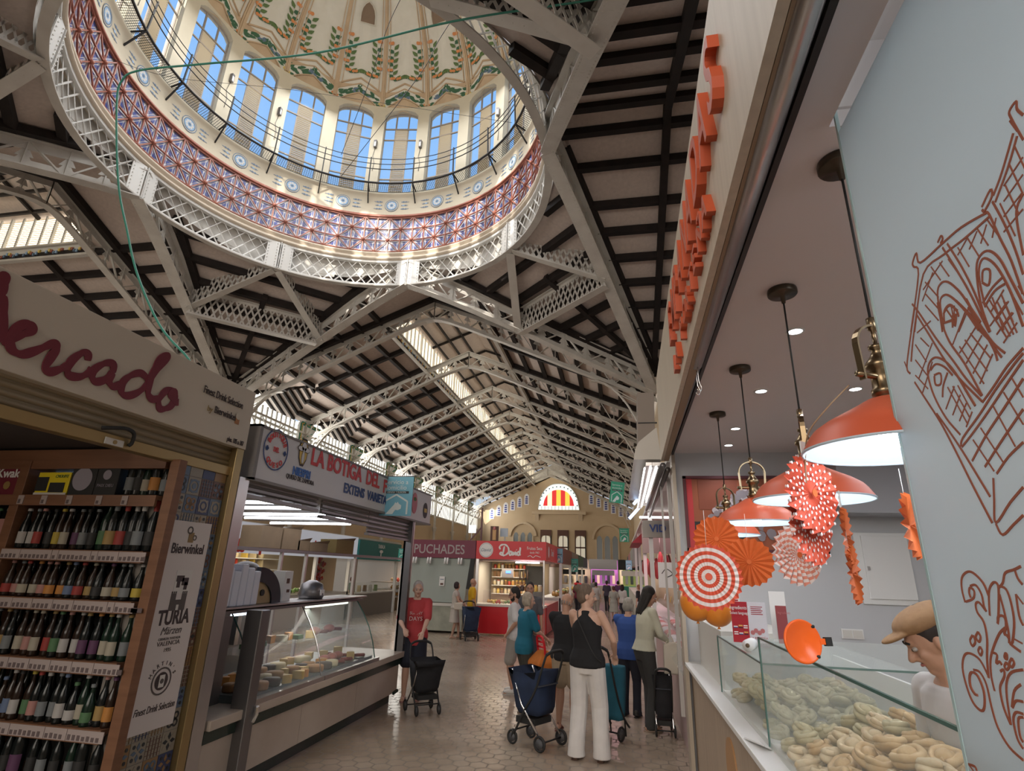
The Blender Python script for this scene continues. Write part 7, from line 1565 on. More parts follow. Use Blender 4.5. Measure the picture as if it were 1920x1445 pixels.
# ---- rows beyond, down the aisle
cols = [('dull red', (.22, .06, .06)), ('grey', (.22, .20, .20)), ('dark green', (.03, .12, .10)), ('navy', (.04, .06, .14))]
for i in range(4):
    y0 = 21.2+i*4.2; nm, c = cols[i]; t = thing('market_stall', f'market stall with {nm} fascia left of the aisle, {ORD[i]} beyond the red stall', 'stall', (-2.5, y0+2, 0), absolute=True)
    mb = MB(); mb.box((-2.3, y0, 2.05), (-2.0, y0+4, 2.6), mat(nm.replace(' ', '_')+'_fascia', c, .5)); mb.build('fascia', t); mb = MB(); mb.box((-2.9, y0, 0), (-2.1, y0+4, .85), [M['offwhite'], M['steel']][i % 2]); mb.build('counter_front', t); mb = MB(); mb.box((-4.6, y0, 0), (-4.5, y0+4, 2.6), backw); mb.build('back_wall', t); mb = MB(); mb.box((-2.15, y0, 0), (-2.05, y0+.1, 2.1), M['white']); mb.build('post', t)
    for k in range(7): c_ = (i*3+k*2) % 8; good('heap', c_, (-2.35, y0+.4+k*.5, .86), f'{JN[c_]} produce on the {ORD[i]} counter beyond the red stall, {ORD[k]} along', f'produce on the {ORD[i]} counter beyond the red stall', 1.8)
    light('row_light', 'AREA', (-3.2, y0+2, 2.3), 30, (1, .86, .7), 1, 3, aim=(-3.2, y0+2, 0))
for i in range(3):
    x0 = -4.2+i*2.1; nm = ['pale grey', 'violet-lit', 'black and green'][i]; t = thing('market_stall', f'{nm} stall closing the far end of the aisle', 'stall', (x0+1, 42, 0), absolute=True)
    mb = MB(); mb.box((x0, 42, 2.0), (x0+2.0, 42.3, 2.7), [M['offwhite'], M['steeld'], M['dark']][i]); mb.build('fascia', t); mb = MB(); mb.box((x0, 42.2, 0), (x0+2.0, 42.8, .9), [M['steel'], M['offwhite'], M['green']][i]); mb.build('counter_front', t)
    mb = MB(); mb.box((x0, 45, 0), (x0+2.05, 45.1, 2.7), [backw, mat('violet_glow_wall', (.5, .15, .5), .5, emit=(.45, .16, .44), es=.5), mat('green_glow_wall', (.35, .40, .12), .5, emit=(.3, .34, .12), es=.3)][i]); mb.build('back_wall', t)  # violet and green stall glow put into the walls as emission
    mb = MB()
    for q in range(5): mb.box((x0+.1+q*.38, 44.2, 1.0+.0*q), (x0+.3+q*.38, 44.9, 1.5+.3*((q*3+i) % 3)), [M['steeld'], M['dark'], backw][(q+i) % 3])
    mb.box((x0+.2, 42.05, 1.6), (x0+1.8, 42.1, 1.95), [M['dark'], M['steeld'], M['white']][i]); mb.build('fittings', t)
    light('end_stall_light', 'AREA', (x0+1, 43, 2.6), 60, [(1, .9, .75), (1, .6, 1), (.9, 1, .7)][i], 1.5, 1.5, aim=(x0+1, 43, 0))
for i in range(3):   # right row far along
    y0 = 24.5+i*5.5; t = thing('market_stall', f'market stall with lit counters on the right of the aisle, {ORD[i]} beyond the butcher', 'stall', (1.2, y0+2.5, 0), absolute=True)
    mb = MB(); mb.box((.6, y0, 2.1), (.9, y0+5.2, 2.8), [M['steeld'], MATS['dull_red_side'], M['dark']][i]); mb.build('fascia', t); mb = MB(); mb.box((.65, y0, 0), (1.4, y0+5.2, .9), M['offwhite']); mb.build('counter_front', t); mb = MB(); mb.box((2.6, y0, 0), (2.7, y0+5.4, 2.8), pkm[0]); mb.build('back_wall', t)
    light('row_light', 'AREA', (1.6, y0+2.5, 2.6), 30, (1, .75, .75), 1, 4, aim=(1.6, y0+2.5, 0))
# blocks of stalls filling the hall behind the front rows (roofs seen only between gaps)
for i, (x0, y0, x1, y1, lb_) in enumerate(((-6.1, 19.5, -5.0, 34, 'plain stall block behind the burgundy sign'), (-8.4, 36, -5.0, 50, 'plain stall block far down the nave on the left'), (-16.5, 27, -10.5, 45, 'plain stall block across the left aisle'))):
    t = thing('stall_block', lb_, 'stall', ((x0+x1)/2, (y0+y1)/2, 0), absolute=True); mb = MB(); mb.box((x0, y0, 0), (x1, y1, 2.1), M['offwhite']); mb.build('body', t); mb = MB(); mb.box((x0-.1, y0-.1, 2.1), (x1+.1, y1+.1, 2.6), mat('brown_fascia', (.2, .12, .1), .6)); mb.build('fascia', t)
# equipment on the stall roofs behind the signs
t = thing('roof_clutter_screen', 'pale square panel on a pole above the bright red sign', 'panel', at(945, 1000, Y=19), absolute=True); a = at(938, 990, Y=19); b = at(952, 1006, Y=19); mb = MB(); mb.box((a.x, 19, b.z), (b.x, 19.04, a.z), mat('pale_blue_panel', (.5, .58, .66), .5)); mb.beam((b.x-.1, 19, b.z), (b.x-.1, 19, 2.05), .04, .04, M['steeld']); mb.build('panel', t)
t = thing('framed_figure', 'dark framed red and gold figure panel standing on the stall roofs', 'panel', at(927, 1000, Y=18.5), absolute=True); a = at(920, 986, Y=18.5); b = at(934, 1013, Y=18.5); mb = MB(); mb.box((a.x, 18.5, 2.05), (b.x, 18.55, a.z), MATS['dark_wood']); mb.build('frame', t); mb = MB(); mb.cbox(((a.x+b.x)/2, 18.49, (a.z+b.z)/2-.05), (.12, .01, .34), JC[0]); mb.ell(((a.x+b.x)/2, 18.48, (a.z+b.z)/2+.16), (.05, .02, .06), pkm[0], 8, 6); mb.build('figure', t)
t = thing('floodlight', 'white floodlight panel above the burgundy sign', 'floodlight', at(885, 993, Y=17.5), absolute=True); a = at(879, 984, Y=17.5); b = at(892, 999, Y=17.5); mb = MB(); mb.box((a.x, 17.5, b.z), (b.x, 17.55, a.z), glow_w('flood_face', (.8, .85, .85), .8)); mb.beam((a.x+.1, 17.55, b.z), (a.x+.1, 17.55, 2.05), .03, .03, M['steeld']); mb.build('lamp', t)
mb = MB(); p = at(902, 1012, Y=17.2); mb.beam((p.x, 17.2, 2.5), (p.x, 17.2, 3.6), .05, .05, MATS['dark_red_frame']); mb.beam((p.x, 17.2, 3.0), (p.x-.35, 17.2, 2.6), .04, .04, MATS['dark_red_frame']); tag(settle(mb.build('roof_post')), 'dark red post rising between the burgundy and bright red signs', 'post')
# ---- hanging service banners
bb = mat('banner_blue', (.16, .40, .52), .6); bgn = mat('banner_green', (.03, .30, .18), .6); btl = mat('banner_teal', (.05, .34, .28), .6); bw = mat('banner_print', (.60, .68, .68), .6)
def banner(px0, py0, px1, py1, Y, m, label, big=False, tilt=0):
    a = at(px0, py0, Y=Y); b = at(px1, py1, Y=Y); w = b.x-a.x; h = a.z-b.z; c = Vector(((a.x+b.x)/2, Y, a.z))
    t = thing('hanging_banner', label, 'banner', c); mb = MB(); mb.box((-w/2, 0, -h), (w/2, .012, 0), m); mb.build('sheet', t)
    mb = MB(); mb.tube([(-w/2-.03, .005, 0), (w/2+.03, .005, 0)], .008*max(1, w), M['steeld'], 6); mb.build('rod', t)
    text('Servicio a', ((-w*.4, -.003, -h*.2), (1, 0, 0), UPZ), bw, 'lettering', t, size=w*.19, depth=.002); text('domicilio', ((-w*.4, -.003, -h*.34), (1, 0, 0), UPZ), bw, 'lettering', t, size=w*.19, depth=.002)
    mb = MB(); mb.box((-w*.36, -.005, -h*.44), (w*.38, 0, -h*.38), M['dark']); mb.build('ribbon_print', t); text('ESPA\u00d1A Y EUROPA', ((0, -.008, -h*.43), (1, 0, 0), UPZ), bw, 'lettering', t, size=w*.07, depth=.002, align='CENTER')
    mb = MB(); P_ = [Vector((x*w, -.003, -h*z)) for x, z in ((-.36, .96), (-.36, .64), (0, .47), (.36, .64), (.36, .96))]; 
    for u, v in zip(P_[:-1], P_[1:]): mb.beam(u, v, .004, w*.05, bw, up=(v-u).cross(Vector((0, 1, 0))))
    mb.prism([(x*w, -.004, -h*z) for x, z in ((-.30, .96), (-.05, .72), (-.02, .66), (.02, .69), (.06, .65), (.10, .70), (.18, .74), (.17, .82), (.08, .86), (.0, .85), (-.08, .96))], (0, .003, 0), bw); mb.build('horse_emblem', t)
    if tilt: t.rotation_euler = (0, tilt, 0)
    return t
banner(718, 893, 770, 967, 6.9, bb, 'large pale blue hanging service banner in front of the cheese stall sign')
banner(1146, 903, 1173, 943, 12.5, bgn, 'tilted green hanging service banner high on the right', tilt=.12)
banner(1161, 990, 1180, 1016, 18, bgn, 'green hanging service banner below the tilted one on the right')
banner(1071, 1047, 1084, 1072, 24, btl, 'small teal hanging service banner beyond the red stall')
banner(1040, 1028, 1055, 1055, 19.5, bb, 'blue hanging service banner at the corner of the red stall')
banner(1173, 1050, 1185, 1068, 20, bb, 'tiny pale blue banner hanging by the butcher stall')
banner(748, 1028, 766, 1051, 15, btl, 'teal hanging service banner beside the dark teal signboard')
for i, (px, py) in enumerate(((1188, 945), (1180, 972))): p = at(px, py, Y=12); mb = MB(); mb.tube([p, p+Vector((.22, 0, .24))], .03, glow_w('blue_white_spot', (.5, .7, 1), 4), 8); tag(settle(mb.build('spotlight')), f'small bluish spotlight tube beside the tube lights, {["upper","lower"][i]} one', 'light')

rnd = random.Random(31)
for i in range(14):
    y = 7.2+i*1.15; z = 1.25+.35*(i % 3); c = [1, 6, 3, 1, 2][i % 5]; good('packet', c, (2.2, y, z), f'{JN[c]} packet on the back wall shelf of the pink-lit stalls, {ORD[i]} along', 'packets on the pink-lit back wall', 2.2)
for i, z in enumerate((1.23, 1.58, 1.93)):
    mb = MB(); mb.box((2.05, 6.6, z-.02), (2.4, 23, z), M['white']); tag(settle(mb.build('wall_shelf')), f'long white {["lower", "middle", "upper"][i]} shelf along the back of the pink-lit stalls', 'shelf')
for i in range(10):
    p = Vector((.98, 6.9+i*.72, 1.24)); mb = MB(); mb.prism([p, p+Vector((0, .12, 0)), p+Vector((.03, .12, .11)), p+Vector((.03, 0, .11))], (.006, 0, 0), [M['white'], MATS['emblem_yellow']][i % 3 == 1]); tag(settle(mb.build('price_card')), f'small price card on top of the fish counter glass, {ORD[i]} from the camera', 'price card', 'price cards on the fish counter')
# ================================================================== people
def V(*a): return Vector(a)
class Body:
    """closed capsules and ringed tubes fused by a voxel remesh into one continuous surface"""
    def __init__(s): s.mb = MB()
    def cap(s, p, q, r0, r1, n=12):
        p, q = V(*p), V(*q); d = q-p
        if d.length < 1e-5: s.mb.ell(p, (r0,)*3, DUM, n, 8); return s
        u = d.normalized(); pts = []; rs = []
        for k in range(5): a = pi/2*(1-k/4.0); pts.append(p-u*(r0*sin(a))); rs.append(max(1e-4, r0*cos(a)))
        for k in range(5): a = pi/2*k/4.0; pts.append(q+u*(r1*sin(a))); rs.append(max(1e-4, r1*cos(a)))
        s.mb.tube(pts, rs, DUM, n); return s
    def chain(s, P, R_):
        for i in range(len(P)-1): s.cap(P[i], P[i+1], R_[i], R_[i+1])
        return s
    def rings(s, L_, n=20, tw=0):
        """L_ = [(centre, rx, ry)] stacked from below"""
        vs = []; fs = []; ct, st = cos(tw), sin(tw)
        for c, rx, ry in L_:
            for k in range(n): a = 2*pi*k/n; x, y = rx*cos(a), ry*sin(a); vs.append((c[0]+x*ct-y*st, c[1]+x*st+y*ct, c[2]))
        for i in range(len(L_)-1):
            for k in range(n): fs.append((i*n+k, i*n+(k+1) % n, (i+1)*n+(k+1) % n, (i+1)*n+k))
        fs += [tuple(range(n-1, -1, -1)), tuple(range((len(L_)-1)*n, len(L_)*n))]
        s.mb.add(vs, fs, DUM, True); return s
    def ell(s, c, r, rot=None): s.mb.ell(c, r, DUM, 16, 12, rot); return s
    def done(s, name, m, parent, vox=.010, smooth=3):
        s.mb.mats = [m]; s.mb.mi = [0]*len(s.mb.mi); o = s.mb.build(name, parent)
        r = o.modifiers.new('fuse', 'REMESH'); r.mode = 'VOXEL'; r.voxel_size = vox; r.use_smooth_shade = True
        if smooth: q = o.modifiers.new('soften', 'SMOOTH'); q.iterations = smooth; q.factor = .5
        return o
DUM = M['white']
def ik(a, c, l1, l2, hint):
    a, c, hint = V(*a), V(*c), V(*hint); d = c-a; L_ = min(d.length, (l1+l2)*.995); u = d.normalized(); c = a+u*L_
    x = (l1*l1-l2*l2+L_*L_)/(2*L_); h = sqrt(max(0, l1*l1-x*x)); n = (hint-u*hint.dot(u)).normalized(); return a+u*x+n*h, c
SK = {k: mat('skin_'+k, c, .5) for k, c in dict(light=(.52, .32, .235), tan=(.42, .235, .16), deep=(.30, .16, .10)).items()}
def hand(b, w, d, pn, curl, sc=1, side=1):
    """wrist w, direction d, palm normal pn"""
    d = V(*d).normalized(); pn = V(*pn); pn = (pn-d*pn.dot(d)).normalized(); s_ = d.cross(pn)*side; w = V(*w)
    b.cap(w, w+d*.045*sc, .021*sc, .026*sc); 
    for k in (-1.1, 0, 1.1): b.cap(w+d*.03*sc+s_*(.013*k), w+d*.078*sc+s_*(.018*k), .016*sc, .0125*sc)
    for i, (o_, L_) in enumerate(((-.030, .072), (-.010, .082), (.010, .077), (.029, .060))):
        p = w+d*.082*sc+s_*o_*sc; dd = d.copy(); r = .0092*sc; segs = (.45, .31, .24)
        for j in range(3):
            a = curl*(.75 if j == 0 else 1.0); dd = (dd*cos(a)+pn*sin(a)).normalized(); q = p+dd*L_*segs[j]*sc; b.cap(p, q, r, r*.93, 8); p = q; r *= .93
        
    p = w+d*.022*sc-s_*.020*sc; q = p+(d*.6-s_*.6+pn*.35).normalized()*.040*sc; b.cap(p, q, .0125*sc, .0105*sc, 8); b.cap(q, q+(d*.85-s_*.1+pn*(.3+curl*.5)).normalized()*.030*sc, .0105*sc, .009*sc, 8)
def person(label, loc, rz, h, sk='light', lean=0, look=(0, 0), feet=((0, .10), (0, -.10)), hands=(None, None), shirt=None, sleeve=.45, hem=.90, low=None, lowlen=.1, lowr=1.0, skirt=None, hair=('short', (.1, .07, .05)), shoe=(.05, .04, .04), halter=False, bulk=1.0, vox=.010, beard=None, glasses=False, curl=.45, barefoot=True):
    t = thing('person', label, 'person', loc, rz); t.scale = (h/1.70,)*3
    skin = SK[sk]; X_ = lambda z: (z-.93)*tan(lean) if z > .93 else 0
    B = lambda z, y=0, x=0: V(X_(z)+x, y, z)
    wS = .165*bulk; sh = [B(1.385, wS), B(1.385, -wS)]; hp = [V(0, .088, .90), V(0, -.088, .90)]
    an = [V(feet[0][0], feet[0][1], .085+(feet[0][2] if len(feet[0]) > 2 else 0)), V(feet[1][0], feet[1][1], .085+(feet[1][2] if len(feet[1]) > 2 else 0))]
    kn = []
    for i in (0, 1): k, a = ik(hp[i], an[i], .42, .405, (1, 0, 0)); kn.append(k); an[i] = a
    el = []; wr = []; hd_ = []
    for i, s_ in ((0, 1), (1, -1)):
        tgt = hands[i] or (.03+X_(1.1)*.6, s_*(wS+.07), .86)
        e_, w_ = ik(sh[i], V(*tgt), .275, .25, (-.6, s_*.5, -.25)); el.append(e_); wr.append(w_)
    b = Body()
    tors = lambda k=1.0, z0=.80, z1=1.42, g=0: [(B(z), rx*k+g, ry*k*bulk+g) for z, rx, ry in ((.80, .085, .13), (.88, .108, .165), (.95, .105, .162), (1.05, .096, .135), (1.14, .100, .138), (1.24, .112, .155), (1.32, .108, .160), (1.385, .085, .150), (1.42, .060, .10), (1.45, .05, .06)) if z0-.001 <= z <= z1+.001]
    b.rings(tors(.97, .80, 1.45))
    nk = B(1.44, 0, .0); hc = B(1.575, 0, .012+lean*.06); yaw, nod = look
    hr = Matrix.Rotation(yaw, 3, 'Z') @ Matrix.Rotation(nod, 3, 'Y'); HD = lambda x, y, z: hc+hr @ V(x, y, z)
    b.cap(nk-V(.0, 0, .04), HD(-.012, 0, -.05), .054, .050)
    b.ell(HD(-.008, 0, .022), (.092, .074, .098), hr); b.ell(HD(.022, 0, -.035), (.062, .056, .075), hr); b.cap(HD(.048, 0, -.088), HD(.058, 0, -.082), .026, .022)
    b.cap(HD(.083, 0, .012), HD(.104, 0, -.024), .009, .014, 8); b.cap(HD(.083, .012, -.030), HD(.083, -.012, -.030), .012, .012, 8); b.cap(HD(.076, .022, .030), HD(.076, -.022, .030), .014, .014, 8)
    for s_ in (1, -1): b.ell(HD(-.012, s_*.076, -.008), (.020, .010, .032), hr); b.ell(HD(.052, s_*.036, -.022), (.024, .02, .024), hr)
    for i, s_ in ((0, 1), (1, -1)):
        b.chain([sh[i]-V(0, s_*.012, .0), sh[i].lerp(el[i], .4), el[i], el[i].lerp(wr[i], .3), wr[i]], [.050*bulk, .044*bulk, .034*bulk, .036*bulk, .024])
        d = (wr[i]-el[i]).normalized(); pn = V(.15, -s_, -.1) if not hands[i] else V(.2, -s_*.3, -1); 
        hand(b, wr[i], d if not hands[i] else (d+V(.1, 0, -.1)), pn, curl, 1, 1 if i == 0 else -1)
        b.chain([hp[i]-V(0, 0, -.02), hp[i].lerp(kn[i], .5), kn[i], kn[i].lerp(an[i], .35), an[i]], [.090*bulk, .075*bulk, .050*bulk, .052*bulk, .033])
        f0 = an[i]-V(.03, 0, .045); b.cap(an[i]-V(.02, 0, .03), f0-V(.01, 0, .0)+V(0, 0, -.005), .033, .034); b.cap(f0+V(.02, 0, .012), f0+V(.13, s_*.012, -.008), .036, .028)
        for k in range(5): b.cap(f0+V(.13, s_*(.030-.014*k), -.014), f0+V(.178-.008*abs(k-1), s_*(.034-.015*k), -.018), .011, .009, 8)
    body = b.done('body', skin, t, vox*.62)
    e_m = mat('eye_white', (.34, .31, .29), .3); ep = mat('eye_dark', (.04, .025, .02), .2); lp = mat('lip', (.36, .13, .11), .5)
    for s_ in (1, -1):
        mb = MB(); mb.ell(HD(.072, s_*.030, .006), (.012, .015, .009), e_m, 10, 8, hr); mb.ell(HD(.081, s_*.030, .006), (.005, .006, .006), ep, 8, 6, hr); mb.build('eye', body)
        mb = MB(); mb.tube([HD(.080, s_*.046, .030), HD(.087, s_*.030, .036), HD(.088, s_*.014, .031)], .0045, mat('brow_'+hair[0], tuple(c*.8 for c in hair[1]), .8), 6); mb.build('eyebrow', body)
    mb = MB(); mb.tube([HD(.070, .024, -.056), HD(.0835, .010, -.053), HD(.085, 0, -.054), HD(.0835, -.010, -.053), HD(.070, -.024, -.056)], [.002, .005, .006, .005, .002], lp, 6); mb.build('mouth', body)
    if glasses:
        mb = MB()
        for s_ in (1, -1): mb.tube([HD(.095, s_*.032+.021*cos(a), .006+.016*sin(a)) for a in [2*pi*k/12 for k in range(12)]], .0022, M['dark'], 5, closed=True); mb.tube([HD(.093, s_*.053, .01), HD(0, s_*.082, .008)], .002, M['dark'], 5)
        mb.build('glasses', t)
    hk, hcol = hair; hm = mat('hair_'+'_'.join(str(int(c*100)) for c in hcol), hcol, .7, tex='noise', tcol=tuple(c*.65 for c in hcol), tscale=(60, 60, 10))
    g = Body()
    if hk != 'bald': g.ell(HD(-.026, 0, .040), (.094, .083, .098), hr); g.ell(HD(-.048, 0, .0), (.068, .078, .09), hr)
    if hk == 'bald':
        for k in range(9): a = pi*(.42+1.16*k/8); g.cap(HD(-.012+.088*cos(a), .076*sin(a), -.005), HD(-.012+.084*cos(a), .072*sin(a), -.045), .010, .008, 8)
    if hk == 'bob': g.ell(HD(-.03, 0, -.015), (.078, .092, .085), hr); [g.cap(HD(-.01, s_*.078, .03), HD(.0, s_*.080, -.06), .024, .018) for s_ in (1, -1)]
    if hk == 'long': [g.cap(HD(-.02+x, y, .0), HD(-.045+x*.6, y*1.05, -.25), .040, .022) for x, y in ((-.05, -.03), (-.05, .03), (.0, .065), (.0, -.065))]
    if hk == 'bun': g.ell(HD(-.115, 0, .075), (.045, .05, .045), hr); g.cap(HD(-.08, 0, .03), HD(-.11, 0, .06), .04, .035)
    if hk == 'thin': pass
    g.done('hair', hm, t, vox*.75, 2)
    if hk == 'bun': mb = MB(); [mb.ell(HD(-.112+.03*cos(k), .045*sin(k*1.3), .115), (.016, .02, .014), dred, 8, 6) for k in range(4)]; mb.build('hair_clip', t)
    if beard: g = Body(); g.ell(HD(.035, 0, -.075), (.056, .056, .042), hr); g.cap(HD(.02, .062, -.03), HD(.04, .045, -.075), .014, .018); g.cap(HD(.02, -.062, -.03), HD(.04, -.045, -.075), .014, .018); g.done('beard', hm, t, vox*.8, 1)
    if shirt:
        g = Body(); sm = mat('cloth_'+'_'.join(str(int(c*100)) for c in shirt), shirt, .85, tex='noise', tcol=tuple(c*.86 for c in shirt), tscale=5)
        zt_ = 1.36 if halter else 1.43; L_ = [(c, rx+(.014 if c.z < 1 else 0), ry+(.016 if c.z < 1 else 0)) for c, rx, ry in tors(1.0, .80, zt_, .016)]
        L_ = [l for l in L_ if l[0].z >= hem-.08]; c0 = L_[0]; L_[0] = ((B(hem)), c0[1]+.012, c0[2]+.016)
        if halter: L_ = [(c, rx, ry*(1 if c.z < 1.26 else .76)) for c, rx, ry in L_]+[(B(1.43), .062, .065)]
        g.rings(L_)
        for i, s_ in ((0, 1), (1, -1)):
            if sleeve <= 0: continue
            if not halter: g.cap(B(1.40, s_*.07), sh[i]-V(0, 0, .002), .055, .060*bulk)
            if sleeve <= .6: g.cap(sh[i], sh[i].lerp(el[i], sleeve*1.6), .062*bulk, .060*bulk)
            else: g.chain([sh[i], el[i], el[i].lerp(wr[i], min(1, (sleeve-.5)*2*.95))], [.061*bulk, .048*bulk, .034])
        g.done('shirt' if not skirt or skirt[0] != 'dress' else 'dress_top', sm, t, vox, 2)
    if low:
        g = Body(); lm_ = mat('trouser_'+'_'.join(str(int(c*100)) for c in low), low, .85, tex='noise', tcol=tuple(c*.85 for c in low), tscale=5)
        g.rings([(B(.80), .10, .155), (B(.88), .122, .18*bulk), (B(.96), .112, .170*bulk), (B(1.0), .108, .160*bulk)])
        for i in (0, 1):
            P_ = [hp[i], kn[i], kn[i].lerp(an[i], .7)]; R2 = [.104*bulk, .070*lowr, .062*lowr]
            if lowlen > .45: fq = (1-(lowlen-.45)/.45); P_ = [hp[i], hp[i].lerp(kn[i], fq)]; R2 = [.104*bulk, .088*lowr]
            g.chain(P_, R2)
            if lowlen < .3: g.mb.tube([kn[i].lerp(an[i], .5), an[i], an[i]-V(0, 0, .062)], [.062*lowr, .066*lowr, .070*lowr], DUM, 16)
        g.done('trousers' if lowlen < .3 else 'shorts', lm_, t, vox, 2)
    if skirt:
        kind_, col, z1, fl = skirt; g = Body(); sm = mat('cloth_'+'_'.join(str(int(c*100)) for c in col), col, .85)
        g.rings([(B(z1), .13*fl, .19*fl), (B((z1+.9)/2), .125*(fl+1)/2, .185*(fl+1)/2), (B(.92), .125, .178), (B(1.02), .108, .150)], 28); g.done('skirt', sm, t, vox, 2)
    for i, s_ in ((0, 1), (1, -1)):
        f0 = an[i]-V(.03, 0, .045); sh_m = mat('shoe_'+'_'.join(str(int(c*100)) for c in shoe), shoe, .5); mb = MB()
        z0 = an[i].z-.085; O = [(f0.x+x, f0.y+s_*y, z0+.001) for x, y in ((-.05, -.03), (.06, -.032), (.15, -.038), (.19, -.02), (.195, .02), (.15, .048), (.05, .036), (-.05, .03), (-.065, 0))]
        if s_ < 0: O = O[::-1]
        mb.prism(O, (0, 0, .014), sh_m)
        if barefoot: mb.tube([(f0.x+.10, f0.y-.045, z0+.014), (f0.x+.09, f0.y, z0+.075), (f0.x+.10, f0.y+.045, z0+.014)], .008, sh_m, 6); mb.tube([(f0.x-.02, f0.y-.036, z0+.02), (f0.x-.0, f0.y, z0+.10), (f0.x-.02, f0.y+.036, z0+.02)], .007, sh_m, 6)
        else: mb.ell((f0.x+.06, f0.y+s_*.006, z0+.045), (.13, .047, .045), sh_m, 14, 8); mb.ell((f0.x-.0, f0.y, z0+.06), (.06, .045, .06), sh_m, 12, 8)
        mb.build('shoe', t)
    t['_hd'] = 0; del t['_hd']
    return t, dict(wr=wr, sh=sh, hc=hc)
def deg(a): return a*pi/180
P = {}
P['black'] = person('woman seen from behind in a black halter top and wide white trousers', (-.35, 6.33, 0), deg(78), 1.63, 'light', .02, (-1.15, .1), feet=((.0, .13), (.04, -.13)), hands=((.42, .16, 1.0), (.24, -.25, .98)), shirt=(.012, .012, .014), sleeve=0, halter=True, hem=.86, low=(.62, .59, .57), lowr=1.35, hair=('bun', (.16, .11, .08)), shoe=(.06, .03, .02), bulk=1.02, vox=.009)[0]
P['bald'] = person('bald man seen from behind in a black shirt and beige shorts', (-.66, 7.3, 0), deg(80), 1.50, 'tan', .10, (-.5, .35), hands=((.35, .05, 1.0), (.3, -.1, 1.0)), shirt=(.013, .013, .015), sleeve=.45, hem=.84, low=(.34, .26, .18), lowlen=.55, lowr=1.15, hair=('bald', (.3, .28, .26)), shoe=(.12, .04, .03), bulk=1.15)[0]
P['teal'] = person('older woman in a teal shirt and dark trousers reaching for a red trolley handle', (-1.30, 8.1, 0), deg(35), 1.46, 'light', .08, (-.25, .12), feet=((.05, .09), (-.05, -.10)), hands=((.36, .10, 1.0), (.34, -.10, 1.02)), shirt=(.012, .13, .20), sleeve=.5, hem=.80, low=(.05, .045, .035), hair=('bob', (.42, .35, .27)), shoe=(.14, .10, .07), bulk=1.08)[0]
P['whitet'] = person('bearded man in glasses and a white t-shirt behind the woman in teal', (-1.62, 9.1, 0), deg(185), 1.50, 'tan', 0, (.1, .25), hands=((.1, .22, .95), (.1, -.2, .95)), shirt=(.56, .54, .53), sleeve=.5, hem=.82, low=(.30, .27, .24), lowlen=.5, lowr=1.15, hair=('short', (.02, .016, .014)), shoe=(.5, .48, .45), beard=True, glasses=True, bulk=1.08, barefoot=False)[0]
P['dark'] = person('dark-haired man facing the camera behind the bearded man', (-1.55, 10.2, 0), deg(-85), 1.56, 'tan', 0, (0, .1), shirt=(.10, .10, .11), sleeve=.5, low=(.06, .06, .08), hair=('short', (.02, .016, .014)), barefoot=False)[0]
P['red'] = person('old man in a red t-shirt and navy shorts pushing a black shopping cart', (-2.93, 8.25, 0), deg(-72), 1.56, 'light', .06, (.1, .15), feet=((-.02, .10), (.06, -.10)), hands=((.34, .13, .98), (.30, -.16, 1.02)), shirt=(.44, .05, .055), sleeve=.55, hem=.76, low=(.02, .022, .035), lowlen=.52, lowr=1.35, hair=('thin', (.50, .46, .44)), shoe=(.35, .16, .15), bulk=1.08)[0]
P['lady'] = person('woman with a dark bob in a sleeveless white dress by the closed stall', (-4.36, 15.3, 0), deg(15), 1.41, 'light', .03, (.5, .05), feet=((.16, .06), (-.05, -.08)), hands=((.34, .05, 1.0), (.30, -.12, 1.0)), shirt=(.54, .49, .44), sleeve=.2, hem=.9, skirt=('dress', (.54, .49, .44), .48, 1.35), hair=('bob', (.035, .02, .02)), shoe=(.45, .35, .25), vox=.013)[0]
P['yellow'] = person('man in a yellow t-shirt walking past the red stall', (-4.02, 15.75, 0), deg(25), 1.51, 'tan', .02, (-.1, 0), feet=((.18, .08), (-.1, -.08)), shirt=(.62, .36, .015), sleeve=.55, hem=.83, low=(.10, .14, .20), hair=('bald', (.2, .18, .16)), shoe=(.3, .3, .3), bulk=1.1, vox=.013, barefoot=False)[0]
P['blue'] = person('grey-haired person from behind in a royal blue jumper at the fish counter', (.10, 8.25, 0), deg(72), 1.43, 'light', .10, (-.3, .3), hands=((.30, -.02, 1.0), (.30, -.14, 1.0)), shirt=(.035, .085, .30), sleeve=1, hem=.80, low=(.022, .024, .035), hair=('bob', (.33, .31, .27)), shoe=(.03, .03, .03), bulk=1.15, barefoot=False)[0]
P['cream'] = person('dark-haired woman in a cream blouse and dark jeans leaning to the counter', (.28, 7.65, 0), deg(25), 1.60, 'tan', .14, (-.2, .4), feet=((.08, .08), (.0, -.08)), hands=((.38, .06, 1.02), (.34, -.10, 1.0)), shirt=(.56, .55, .44), sleeve=.95, hem=.92, low=(.05, .05, .05), hair=('long', (.022, .015, .013)), shoe=(.35, .26, .20), bulk=.98)[0]
